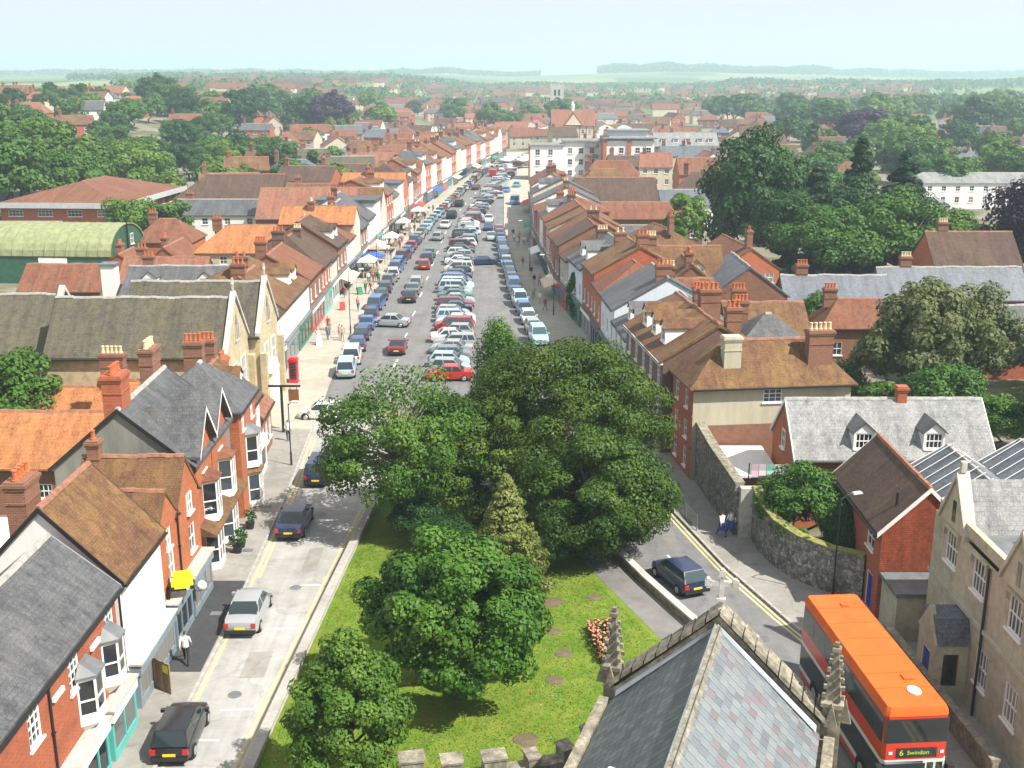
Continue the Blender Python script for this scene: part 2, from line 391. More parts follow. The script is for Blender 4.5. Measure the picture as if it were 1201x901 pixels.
def chimney(parent, x, y, z0, z1, w, d, pots=3, mat=None, pot=None, detail=True):
    mat = mat or B_BROWN; mb = MB()
    mb.box(-w/2, w/2, -d/2, d/2, z0, z1 - .36)
    mb.box(-w/2 - .05, w/2 + .05, -d/2 - .05, d/2 + .05, z1 - .36, z1 - .22); mb.box(-w/2 - .1, w/2 + .1, -d/2 - .1, d/2 + .1, z1 - .22, z1 - .08)
    mb.box(-w/2 - .03, w/2 + .03, -d/2 - .03, d/2 + .03, z1 - .08, z1)
    if z1 - z0 > 1.6: mb.box(-w/2 - .04, w/2 + .04, -d/2 - .04, d/2 + .04, z1 - 1.0, z1 - .92)
    c = mb.build('chimney', mat, parent, (x, y, 0))
    pot = pot or TERRA; key = ('pot', pot.name)
    if key not in CACHE:
        q = MB(); prof = ((.15, 0), (.16, .08), (.12, .1), (.10, .42), (.13, .44), (.13, .5))
        q.rings([[(r * cos(2*pi*i/8), r * sin(2*pi*i/8), z) for i in range(8)] for r, z in prof]); CACHE[key] = q.mesh('chimney_pot', pot)
    lx = w >= d; n = pots
    for i in range(n):
        t = (i + .5) / n - .5
        OB('chimney_pot', CACHE[key], c, (t * w * .95 if lx else random.uniform(-.02, .02), random.uniform(-.02, .02) if lx else t * d * .95, z1), random.random())
    return c
def rim_roof(mb, top, t=0.12):
    """closed roof shell: list of outer faces (point lists); adds fascia round the open edge and an underside"""
    pass
def sag(x, ph): return .03 * sin(1.1 * x + ph) + .022 * sin(2.7 * x + 2 * ph)
def gable_roof(mb, L, D, eave, ridge, ov, vg, t=0.13, ph=None):
    """old roof slab whose ridge and slopes dip a little along their length"""
    k = (ridge - eave) / (D / 2); hy = D / 2 + ov; ze = eave - ov * k; tv = t * sqrt(1 + k * k)
    x0, x1 = -L/2 - vg, L/2 + vg; n = max(1, int(L / 1.3)) if ph is not None else 1; rings = []
    for i in range(n + 1):
        x = x0 + (x1 - x0) * i / n; s = sag(x, ph) if ph is not None else 0.0; e = s * .35
        m_ = s * 1.1; hm, zm = hy * .5, (ze + ridge) / 2 + tv
        rings.append([(x, -hy, ze), (x, 0, ridge - .06), (x, hy, ze), (x, hy, ze + tv + e), (x, hm, zm + m_ + e), (x, 0, ridge + tv + s), (x, -hm, zm + m_ - e), (x, -hy, ze + tv + e)])
    P = [q for r in rings for q in r]; F = []; w = 8
    for i in range(n):
        for j in range(w):
            q = (j + 1) % w; F.append((i * w + j, i * w + q, i * w + w + q, i * w + w + j))
    F += [(7, 6, 1, 0), (6, 5, 1), (5, 4, 1), (4, 3, 2, 1)]
    o = n * w; F += [(o, o + 1, o + 6, o + 7), (o + 1, o + 5, o + 6), (o + 1, o + 4, o + 5), (o + 1, o + 2, o + 3, o + 4)]
    mb.add(P, F); return ridge + tv
def hip_roof(mb, L, D, eave, ridge, ov, ha, hb, t=0.12):
    hx, hy = L/2 + ov, D/2 + ov; k = (ridge - eave) / (D/2); ze = eave - ov * k
    xa = -L/2 + ha if ha > 0 else -L/2 - .12; xb = L/2 - hb if hb > 0 else L/2 + .12
    hx0 = hx if ha > 0 else L/2 + .12; hx1 = hx if hb > 0 else L/2 + .12
    zt = ridge + t; z1 = ze + t
    P = [(-hx0, -hy, ze), (hx1, -hy, ze), (hx1, hy, ze), (-hx0, hy, ze), (-hx0, -hy, z1), (hx1, -hy, z1), (hx1, hy, z1), (-hx0, hy, z1), (xa, 0, zt), (xb, 0, zt)]
    F = [(3, 2, 1, 0), (0, 1, 5, 4), (1, 2, 6, 5), (2, 3, 7, 6), (3, 0, 4, 7), (4, 5, 9, 8), (6, 7, 8, 9), (5, 6, 9), (7, 4, 8)]
    mb.add(P, F); return zt
def ridge_part(parent, x0, x1, z, mat, det=True, ph=None):
    mb = MB(); n = max(1, int((x1 - x0) / .45)) if det else 1
    for i in range(n):
        a = x0 + (x1 - x0) * i / n; b = x0 + (x1 - x0) * (i + 1) / n - (.012 if det else 0)
        dz = (random.uniform(-.012, .012) if det else 0) + (sag((a + b) / 2, ph) if ph is not None else 0)
        mb.prism([(-.15, z - .10 + dz), (.15, z - .10 + dz), (.08, z + .05 + dz), (-.08, z + .05 + dz)], a, b, 'x')
    return mb.build('ridge_tiles', mat, parent)

SIDE_ROT = {'S': 0.0, 'E': pi/2, 'N': pi, 'W': -pi/2}
class House:
    """ridge runs along local X (length L), depth D along local Y; S = -Y side"""
    def __init__(s, name, label, x0, x1, y0, y1, axis, eave, ridge, wall='red', roof='brown', rot=0, base=0.0, hip=(0, 0), win=None,
                 chim=(), dorm=(), category='house', group=None, ov=.28, vg=.1, far=False, flat=False, parapet=False, gutter=True, ridge_mat=None,
                 barge=None, eave_t=0.13, wstyle='sash', plinth=0.3, doors=(), sub=1.2):
        s.axis = axis; s.far = far
        if not flat and hip == (0, 0): ridge -= .17; eave -= .05
        cx, cy_ = (x0 + x1) / 2, (y0 + y1) / 2
        s.L, s.D = (x1 - x0, y1 - y0) if axis == 'x' else (y1 - y0, x1 - x0)
        s.eave, s.ridge = eave, ridge
        s.o = thing(name, label, category, (cx, cy_, base), R(rot) + (0 if axis == 'x' else pi / 2), group)
        s.map = {'-y': 'S', '+y': 'N', '-x': 'W', '+x': 'E'} if axis == 'x' else {'+x': 'S', '-x': 'N', '-y': 'W', '+y': 'E'}
        s.wmat = WALLS[wall] if isinstance(wall, str) else wall; s.rmat = ROOFS[roof] if isinstance(roof, str) else roof
        s.holes = {k: [] for k in 'SNEW'}; s.pend = []
        for side, rows in (win or {}).items():
            sd = s.map[side]; W = s.width(sd)
            for r in rows:
                z, h, w, us = r[:4]; st = r[4] if len(r) > 4 else wstyle
                if isinstance(us, int): us = [W * (i + .5) / us for i in range(us)]
                for u in us:
                    if u - w/2 < .12 or u + w/2 > W - .12: continue
                    if z + h <= eave - .05: s.holes[sd].append((u - w/2, u + w/2, z, z + h))
                    s.pend.append((sd, u, z, w, h, st, z + h <= eave - .05))
        for side, u, w, h, mat in doors:
            sd = s.map[side]; s.holes[sd].append((u - w/2, u + w/2, 0.0, h))
            x, y = s.pos(sd, u); OB('door', door_mesh(w, h, mat), s.o, (x, y, 0), SIDE_ROT[sd])
        mb = MB(); L, D = s.L, s.D
        for sd in 'SNEW':
            p0, ud, W = s.frame(sd); panel(mb, p0, ud, W, -sub, eave, s.holes[sd])
        if not flat:
            if hip[0] <= 0: mb.add([(-L/2, D/2, eave), (-L/2, -D/2, eave), (-L/2, 0, ridge)], ((0, 1, 2),))
            if hip[1] <= 0: mb.add([(L/2, -D/2, eave), (L/2, D/2, eave), (L/2, 0, ridge)], ((0, 1, 2),))
        s.wall = mb.build('wall', s.wmat, s.o)
        for sd, u, z, w, h, st, rec in s.pend:
            x, y = s.pos(sd, u, 0 if rec else .10); put_window(s.o, x, y, z, SIDE_ROT[sd], w, h, st, far)
        rb = MB(); ph = None
        if flat:
            rb.box(-L/2 - ov, L/2 + ov, -D/2 - ov, D/2 + ov, eave + .002, ridge)
            s.roof = rb.build('roof', s.rmat, s.o)
        else:
            if hip[0] > 0 or hip[1] > 0: zt = hip_roof(rb, L, D, eave, ridge, ov, *hip)
            else: zt = gable_roof(rb, L, D, eave, ridge, ov, vg, eave_t, ph := (None if far or barge else random.uniform(0, 6.28)))
            s.roof = rb.build('roof', s.rmat, s.o)
            rm = ridge_mat or (RIDGE_G if 'slate' in s.rmat.name or 'stone' in s.rmat.name else RIDGE_R)
            ridge_part(s.roof, -L/2 + hip[0] - (vg if not hip[0] else 0), L/2 - hip[1] + (vg if not hip[1] else 0), zt, rm, not far, ph)
            k = (ridge - eave) / (D/2)
            if gutter and not far:
                for sg in (-1, 1):
                    g = MB(); y = sg * (D/2 + ov + .05); z = eave - ov * k
                    g.prism([(y - .06, z - .02), (y + .06, z - .02), (y + .06, z + .07), (y - .06, z + .07)], -L/2 - .1, L/2 + .1, 'x'); g.build('gutter', BLACK, s.roof)
            if barge and not (hip[0] or hip[1]):
                for sg in (-1, 1):
                    g = MB(); x = sg * (L/2 + vg); k1 = sqrt(1 + k * k); hy = D/2 + ov; ze = eave - ov * k
                    a, b = (x, x + sg * .05) if sg > 0 else (x + sg * .05, x)
                    for q in (-1, 1):
                        g.prism([(q * hy, ze - .06), (0, ridge - .06), (0, ridge + .2), (q * hy, ze + .2)][::q], a, b, 'x')
                    g.build('bargeboard', barge, s.roof)
        for c in chim:
            u, v, w, d, zt = c[:5]; pots = c[5] if len(c) > 5 else 3
            zb = s.roof_z(v) - .6 if not flat else eave
            chimney(s.o, u - L/2, v, zb, zt, w, d, pots, c[6] if len(c) > 6 else None, c[7] if len(c) > 7 else None)
        for d in dorm: s.dormer(*d)
    def roof_z(s, v): return s.ridge - abs(v) * (s.ridge - s.eave) / (s.D/2)
    def width(s, sd): return s.L if sd in 'SN' else s.D
    def frame(s, sd):
        L, D = s.L, s.D
        return {'S': ((-L/2, -D/2), (1, 0), L), 'N': ((L/2, D/2), (-1, 0), L), 'E': ((L/2, -D/2), (0, 1), D), 'W': ((-L/2, D/2), (0, -1), D)}[sd]
    def pos(s, sd, u, out=0.0):
        p, d, W = s.frame(sd); return p[0] + d[0]*u + d[1]*out, p[1] + d[1]*u - d[0]*out
    def dormer(s, side, u, zb, w, h, kind='gable', wall=None, roof=None, style='sash'):
        sd = s.map[side]; sg = -1 if sd == 'S' else 1
        k = (s.ridge - s.eave) / (s.D/2); yf = (s.ridge - zb) / k  # distance from the ridge line of the face foot
        x = u - s.L/2 if sd == 'S' else s.L/2 - u
        o = MB(); dep = min(yf, (h + .5 * w) / k)
        panel(o, (-w/2, 0), (1, 0), w, -.25, h, [(-.0 + .12, w - .12, .12, h - .08)])
        o.quad((w/2, 0, -.25), (w/2, dep, -.25), (w/2, dep, h), (w/2, 0, h)); o.quad((-w/2, dep, -.25), (-w/2, 0, -.25), (-w/2, 0, h), (-w/2, dep, h))
        rise = .45 * w
        if kind == 'gable': o.add([(-w/2, 0, h), (w/2, 0, h), (0, 0, h + rise)], ((0, 1, 2),))
        d = o.build('dormer', wall or WHITE, s.o, (x, sg * yf, zb + .16), 0 if sg < 0 else pi)
        r = MB()
        if kind == 'gable':
            e = .12; q = rise / (w/2)
            prof = [(-w/2 - e, h - e * q), (0, h + rise), (w/2 + e, h - e * q), (w/2 + e, h - e * q + .09), (0, h + rise + .09), (-w/2 - e, h - e * q + .09)]
            A = [(a, -.12, b) for a, b in prof]; B_ = [(a, dep, b) for a, b in prof]
            F = [(0, 1, 4, 5), (1, 2, 3, 4), (11, 10, 7, 6), (10, 9, 8, 7)] + [((i + 1) % 6, i, i + 6, (i + 1) % 6 + 6) for i in range(6)]
            r.add(A + B_, F)
        else: r.box(-w/2 - .1, w/2 + .1, -.12, dep, h, h + .1)
        r.build('dormer_roof', roof or s.rmat, d)
        fr, pane, both = window_meshes(w - .24, h - .2, style)
        OB('dormer_window', both if s.far else fr, d, (0, 0, .12))
        if not s.far: OB('pane', pane, d, (0, 0, .12))
        return d
    def shopfront(s, side, u0, u1, mat, h=2.9, proj=.22, bays=3, sign=None, awning=None, stall=.5):
        sd = s.map[side]; x, y = s.pos(sd, (u0 + u1)/2, .004); w = u1 - u0
        mb = MB(); hw = w/2
        mb.box(-hw, hw, -proj, 0, -.2, stall); mb.box(-hw, -hw + .18, -proj, 0, stall, h - .55); mb.box(hw - .18, hw, -proj, 0, stall, h - .55)
        for i in range(1, bays):
            xx = -hw + w * i / bays; mb.box(xx - .05, xx + .05, -proj, -.02, stall, h - .55)
        p = mb.build('shopfront', mat, s.o, (x, y, 0), SIDE_ROT[sd])
        g = MB(); g.quad((-hw + .18, -proj + .05, stall), (hw - .18, -proj + .05, stall), (hw - .18, -proj + .05, h - .55), (-hw + .18, -proj + .05, h - .55)); g.build('shop_window', GLASS, p)
        f = MB(); f.box(-hw - .05, hw + .05, -proj - .12, 0, h - .55, h - .06); f.build('fascia', sign or mat, p)
        f = MB(); f.box(-hw - .1, hw + .1, -proj - .2, 0, h - .06, h + .03); f.build('cornice', ST_WHITE if proj > .3 else LEAD, p)
        if awning:
            f = MB(); f.add([(-hw, -proj - .12, h - .5), (hw, -proj - .12, h - .5), (hw, -proj - 1.5, h - 1.0), (-hw, -proj - 1.5, h - 1.0), (-hw, -proj - 1.5, h - 1.2), (hw, -proj - 1.5, h - 1.2),
                            (-hw, -proj - .12, h - .56), (hw, -proj - .12, h - .56), (hw, -proj - 1.46, h - 1.04), (-hw, -proj - 1.46, h - 1.04)],
                           ((0, 3, 2, 1), (3, 4, 5, 2), (6, 7, 8, 9))); f.build('awning', awning, p)
        return p
    def bay(s, side, u, z0, z1, w, proj=.6, roof=None, base=None, cant=.35, hat='hip'):
        """canted oriel or bay window: frame with real panes, a sloping hat and a corbelled foot"""
        sd = s.map[side]; x, y = s.pos(sd, u, .004)
        pl = [(-w/2, 0), (-w/2 + cant, -proj), (w/2 - cant, -proj), (w/2, 0)]
        mb = MB(); g = MB(); h = z1 - z0
        for (ax, ay), (bx, by) in zip(pl, pl[1:]):
            l = hypot(bx - ax, by - ay); d = ((bx - ax)/l, (by - ay)/l); nb = 2 if l > .9 else 1
            m_ = .07; holes = []
            for i in range(nb):
                a = l * i / nb + m_; b = l * (i + 1) / nb - m_
                for c, e in ((.45, h * .5 - .0), (h * .5 + .06, h - .14)): holes.append((a, b, c if c > .4 else c, e))
            panel(mb, (ax, ay), d, l, 0, h, holes, .05)
            nx, ny = d[1], -d[0]
            for a, b, c, e in holes: g.quad(*[(ax + d[0]*u_ - nx*.045, ay + d[1]*u_ - ny*.045, z_) for u_, z_ in ((a, c), (b, c), (b, e), (a, e))])
        mb.add([(px, py, 0) for px, py in pl], ((3, 2, 1, 0),))
        o = mb.build('bay_window', WHITE, s.o, (x, y, z0), SIDE_ROT[sd]); g.build('bay_pane', GLASS, o)
        r = MB(); e = .1
        po = [(-w/2 - e, 0), (-w/2 + cant - e*.6, -proj - e), (w/2 - cant + e*.6, -proj - e), (w/2 + e, 0)]
        P = [(a, b, h) for a, b in po] + [(a, b, h + .08) for a, b in po] + [(-w/4, 0, h + .55), (w/4, 0, h + .55)]
        r.add(P, ((0, 1, 5, 4), (1, 2, 6, 5), (2, 3, 7, 6), (4, 5, 8), (5, 6, 9, 8), (6, 7, 9), (3, 2, 1, 0)))
        r.build('bay_roof', roof or LEAD, o)
        if base:
            b = MB(); P = [(a, c, 0) for a, c in pl] + [(-w/4, 0, -.45), (w/4, 0, -.45)]
            b.add(P, ((0, 4, 1), (1, 4, 5, 2), (2, 5, 3))); b.build('bay_corbel', base, o)
        return o
    def pipe(s, side, u, z0=0.0, z1=None, mat=None):
        sd = s.map[side]; x, y = s.pos(sd, u, .07); mb = MB(); mb.cyl(0, 0, z0, z1 or s.eave - .05, .05, n=6)
        for z in (.6, 2.4, 4.2):
            if z < (z1 or s.eave) - .2: mb.box(-.08, .08, -.07, .07, z, z + .06)
        return mb.build('drainpipe', mat or BLACK, s.o, (x, y, 0))
    def box_part(s, name, mat, x0, x1, y0, y1, z0, z1):
        mb = MB(); mb.box(x0, x1, y0, y1, z0, z1); return mb.build(name, mat, s.o)
# ------------------------------------------------------------------ foliage
L_YEW = leaf_mat('leaf_yew', (0.026, 0.062, 0.005), (0.06, 0.112, 0.009), (0.125, 0.175, 0.016), 0.12)
L_MAPLE = leaf_mat('leaf_maple', (0.036, 0.105, 0.012), (0.075, 0.18, 0.02), (0.145, 0.26, 0.034), 0.2)
L_LIME = leaf_mat('leaf_lime', (0.04, 0.105, 0.012), (0.085, 0.175, 0.02), (0.155, 0.245, 0.034), 0.2)
L_GOLD = leaf_mat('leaf_gold', (0.13, 0.155, 0.03), (0.21, 0.235, 0.055), (0.31, 0.32, 0.1), 0.25)
L_CYP = leaf_mat('leaf_cypress', (0.03, 0.09, 0.007), (0.06, 0.15, 0.012), (0.1, 0.2, 0.02), 0.2)
L_OAK = leaf_mat('leaf_oak', (0.034, 0.1, 0.013), (0.068, 0.16, 0.02), (0.125, 0.23, 0.034), 0.2)
L_DARK = leaf_mat('leaf_dark', (0.016, 0.056, 0.012), (0.03, 0.088, 0.017), (0.06, 0.125, 0.024), 0.2)
L_PALE = leaf_mat('leaf_pale', (0.075, 0.105, 0.035), (0.14, 0.165, 0.055), (0.25, 0.245, 0.1), 0.25)
L_BRIGHT = leaf_mat('leaf_bright', (0.08, 0.17, 0.02), (0.14, 0.25, 0.03), (0.22, 0.33, 0.06), 0.3)
L_COPPER = leaf_mat('leaf_copper', (0.03, 0.012, 0.04), (0.052, 0.02, 0.07), (0.08, 0.032, 0.1), 0.2)
L_FIR = leaf_mat('leaf_fir', (0.010, 0.034, 0.012), (0.018, 0.052, 0.018), (0.032, 0.072, 0.024), 0.1)
L_YELLOW = leaf_mat('leaf_yellow', (0.2, 0.2, 0.04), (0.34, 0.33, 0.08), (0.45, 0.42, 0.16), 0.25)

def unit(a): return a / (np.linalg.norm(a, axis=1, keepdims=True) + 1e-9)
def leaf_mesh(name, mat, P, N, size, g):
    n = len(P); rnd = g.normal(size=(n, 3)); t1 = unit(np.cross(N, rnd)); t2 = np.cross(N, t1)
    s = size[:, None]; a = t1 * s * .62; b = t2 * s * .40
    V = np.stack([P - a, P + b + N * s * .08, P + a, P - b + N * s * .08], 1).reshape(-1, 3)
    me = bpy.data.meshes.new(name); me.vertices.add(4 * n); me.vertices.foreach_set('co', V.astype(np.float32).ravel())
    me.loops.add(4 * n); me.loops.foreach_set('vertex_index', np.arange(4 * n, dtype=np.int32))
    me.polygons.add(n); me.polygons.foreach_set('loop_start', np.arange(0, 4 * n, 4, dtype=np.int32))
    me.materials.append(mat); me.update(calc_edges=True); me.validate(); return me
def crown(kind, rx, ry, rz, nc, nl, leaf, seed, cr=.27):
    """clump centres and leaf points for a crown centred on the origin"""
    g = np.random.default_rng(seed)
    if kind in ('round', 'yew', 'dome'):
        d = unit(g.normal(size=(nc * 3, 3))); d = d[d[:, 2] > {'dome': -.15, 'yew': -.92}.get(kind, -.6)][:nc]
        rad = .55 + .37 * g.random(len(d)) ** .7 + (g.random(len(d)) < .12) * .13
        if kind == 'yew': rad = .38 + .56 * g.random(len(d)) ** .55
        Cn = d * rad[:, None] * np.array([rx, ry, rz])
        R_ = cr * (rx + ry + rz) / 3 * (.65 + .7 * g.random(len(d)))
        sq = .62 if kind == 'yew' else .85
    elif kind == 'cone':
        t = g.random(nc * 2) ** .75; t = t[:nc]; an = g.random(len(t)) * 2 * pi + t * 40
        rr = (1 - t) ** .85 * (.72 + .25 * g.random(len(t)))
        Cn = np.stack([rx * rr * np.cos(an), ry * rr * np.sin(an), (t * 2 - 1) * rz], 1)
        R_ = cr * (rx + ry) / 2 * (.5 + .9 * (1 - t)) * (.7 + .6 * g.random(len(t))); sq = .55
    elif kind == 'column':
        t = g.random(nc); an = g.random(nc) * 2 * pi; prof = np.sqrt(np.clip(1 - (2 * np.abs(t - .42)) ** 2.6, .03, 1))
        rr = prof * (.65 + .3 * g.random(nc)); Cn = np.stack([rx * rr * np.cos(an), ry * rr * np.sin(an), (t * 2 - 1) * rz], 1)
        R_ = cr * rx * (.7 + .6 * g.random(nc)); sq = 1.2
    w = R_ ** 2; idx = g.choice(len(Cn), nl, p=w / w.sum())
    dd = unit(g.normal(size=(nl, 3)) + np.array([0, 0, .25]))
    shell = (.55 + .5 * g.random(nl) ** .5)[:, None]
    P = Cn[idx] + dd * shell * R_[idx][:, None] * np.array([1, 1, sq])
    e = np.sqrt(((P / np.array([rx, ry, rz])) ** 2).sum(1))
    out = unit(P / np.array([rx, ry, rz]) ** 2)
    N = unit(dd * .95 + out * .35 + g.normal(size=(nl, 3)) * .38 + np.array([0, 0, .2]))
    keep = e > {'round': .42, 'dome': .42, 'yew': .25}.get(kind, 0)
    P, N = P[keep], N[keep]
    return P, N, leaf * (.5 + .95 * g.random(len(P)) ** 1.3), Cn
def trunk_mesh(name, h, r, limbs, zc, mat=None, seed=0, n=8, fork=.35):
    g = random.Random(seed); mb = MB()
    pts = [(0, 0, -.4), (0, 0, .15), (g.uniform(-.1, .1), g.uniform(-.1, .1), h * .35), (g.uniform(-.2, .2), g.uniform(-.2, .2), h * .7), (0, 0, h)]
    mb.tube(pts, [r * 1.5, r * 1.15, r * .85, r * .6, r * .2], n)
    for x, y, z in limbs:
        zb = h * fork + max(0, min(z * .35, h * .4)); m = (x * .45 + g.uniform(-.2, .2), y * .45 + g.uniform(-.2, .2), (zb + z) / 2 + .3)
        mb.tube([(0, 0, zb), m, (x, y, z)], [r * .42, r * .26, r * .07], 5, cap=True)
    return mb.mesh(name, mat or BARK, True)
def make_tree(name, label, x, y, z, height, rx, ry, kind, mat, nl, leaf, seed, nc=60, cr=.27, clear=.12, tr=.3, group=None, limbs=10, bark=None, extra=None):
    """unique near tree: thing > trunk, crown"""
    zlo = height * clear; rz = (height - zlo) / 2; zc = zlo + rz
    P, N, sz, Cn = crown(kind, rx, ry, rz, nc, nl, leaf, seed, cr); P = P + np.array([0, 0, zc]); g = np.random.default_rng(seed + 5)
    if extra is not None: P, N, sz = extra(P, N, sz)
    o = thing(name, label, 'tree', (x, y, z), 0, group)
    OB('crown', leaf_mesh('crown', mat, P, N, sz, g), o)
    lb = [tuple(c * .9 + np.array([0, 0, zc])) for c in Cn[:limbs]]
    OB('trunk', trunk_mesh('trunk', height * (.85 if kind in ('cone', 'column') else .6), tr, lb if kind not in ('cone', 'column') else [], zc, bark, seed=seed), o)
    return o
TREE_LIB = {}
def lib_tree(kind, var, q):
    """unit tree (height 1) shared by many copies; the leaf colour is set per copy"""
    key = (kind, var, q)
    if key not in TREE_LIB:
        sd = len(kind) * 131 + var * 17 + q * 7
        rx = {'round': .46, 'dome': .5, 'cone': .24, 'column': .2}[kind] * (1 + .1 * ((var % 3) - 1)); ry = rx * (.9 + .06 * (var % 4))
        clear = {'round': .05, 'dome': .02, 'cone': .03, 'column': .03}[kind]; rz = (1 - clear) / 2
        nl = {2: 20000, 1: 7500, 0: 3000}[q]; lf = {2: .028, 1: .042, 0: .066}[q]
        P, N, sz, Cn = crown(kind, rx, ry, rz, {2: 95, 1: 60, 0: 34}[q], nl, lf, sd, {2: .22, 1: .24, 0: .27}[q]); P = P + np.array([0, 0, clear + rz])
        g = np.random.default_rng(sd)
        TREE_LIB[key] = (leaf_mesh('crown', L_OAK, P, N, sz, g), trunk_mesh('trunk', .6, .022, [tuple(c * .85 + np.array([0, 0, clear + rz])) for c in Cn[:6]] if q and kind in ('round', 'dome') else [], .5, seed=sd, n=6))
    return TREE_LIB[key]
TREES = []
def put_tree(name, x, y, h, kind='round', mat=None, var=0, q=1, wide=1.0, label=None, group=None, z=None, cat='tree'):
    cm, tm = lib_tree(kind, var % 4, q)
    o = thing(name, label or '', cat, (x, y, (ground_z(x, y) if z is None else z) - .1), random.uniform(0, 6.28), group)
    o.scale = (h * wide, h * wide, h)
    c = OB('crown', cm, o); c.material_slots[0].link = 'OBJECT'; c.material_slots[0].material = mat or L_OAK
    OB('trunk', tm, o); TREES.append(o); return o

# ------------------------------------------------------------------ cars
TYRE = plain('tyre_black', (0.015, 0.015, 0.016), 0.8, 0, 0.1)
RIM = plain('alloy_silver', (0.45, 0.46, 0.47), 0.35, 0.6, 0.05)
LAMP_RED = paint('lamp_red', (0.45, 0.01, 0.01), 0.15); LAMP_CLEAR = paint('lamp_clear', (0.7, 0.72, 0.75), 0.1)
PLATE_Y = plain('plate_yellow', (0.75, 0.55, 0.03), 0.5, 0, 0); PLATE_W = plain('plate_white', (0.8, 0.8, 0.78), 0.5, 0, 0)
TRIM = plain('trim_black', (0.02, 0.02, 0.022), 0.5, 0, 0)
CARCOL = {'black': (0.008, 0.009, 0.014), 'navy': (0.015, 0.025, 0.075), 'dark blue': (0.02, 0.05, 0.15), 'blue': (0.05, 0.13, 0.33), 'silver': (0.30, 0.315, 0.32), 'grey': (0.16, 0.17, 0.18),
          'white': (0.62, 0.62, 0.61), 'red': (0.36, 0.02, 0.015), 'maroon': (0.13, 0.012, 0.02), 'green': (0.03, 0.12, 0.08), 'gold': (0.38, 0.33, 0.22), 'pale blue': (0.32, 0.48, 0.58), 'teal': (0.07, 0.25, 0.28)}
CARTYPE = {  # length, width, height, belt, hood, stations of the glasshouse (rear foot, rear top, front top, front foot), boot height
    'hatchback': (3.9, 1.68, 1.44, .92, .86, (-1.88, -1.50, .35, 1.05), .90), 'saloon': (4.5, 1.74, 1.42, .93, .86, (-1.45, -.85, .45, 1.15), .93),
    'estate': (4.6, 1.74, 1.48, .94, .87, (-2.22, -1.95, .40, 1.10), .92), 'people carrier': (4.4, 1.80, 1.68, 1.0, .95, (-2.12, -1.85, .75, 1.50), 1.0),
    'off-roader': (4.4, 1.85, 1.80, 1.08, 1.05, (-2.12, -2.0, .45, .95), 1.05), 'van': (4.9, 1.9, 1.98, 1.15, 1.10, (.35, .45, 1.15, 1.75), 1.9)}
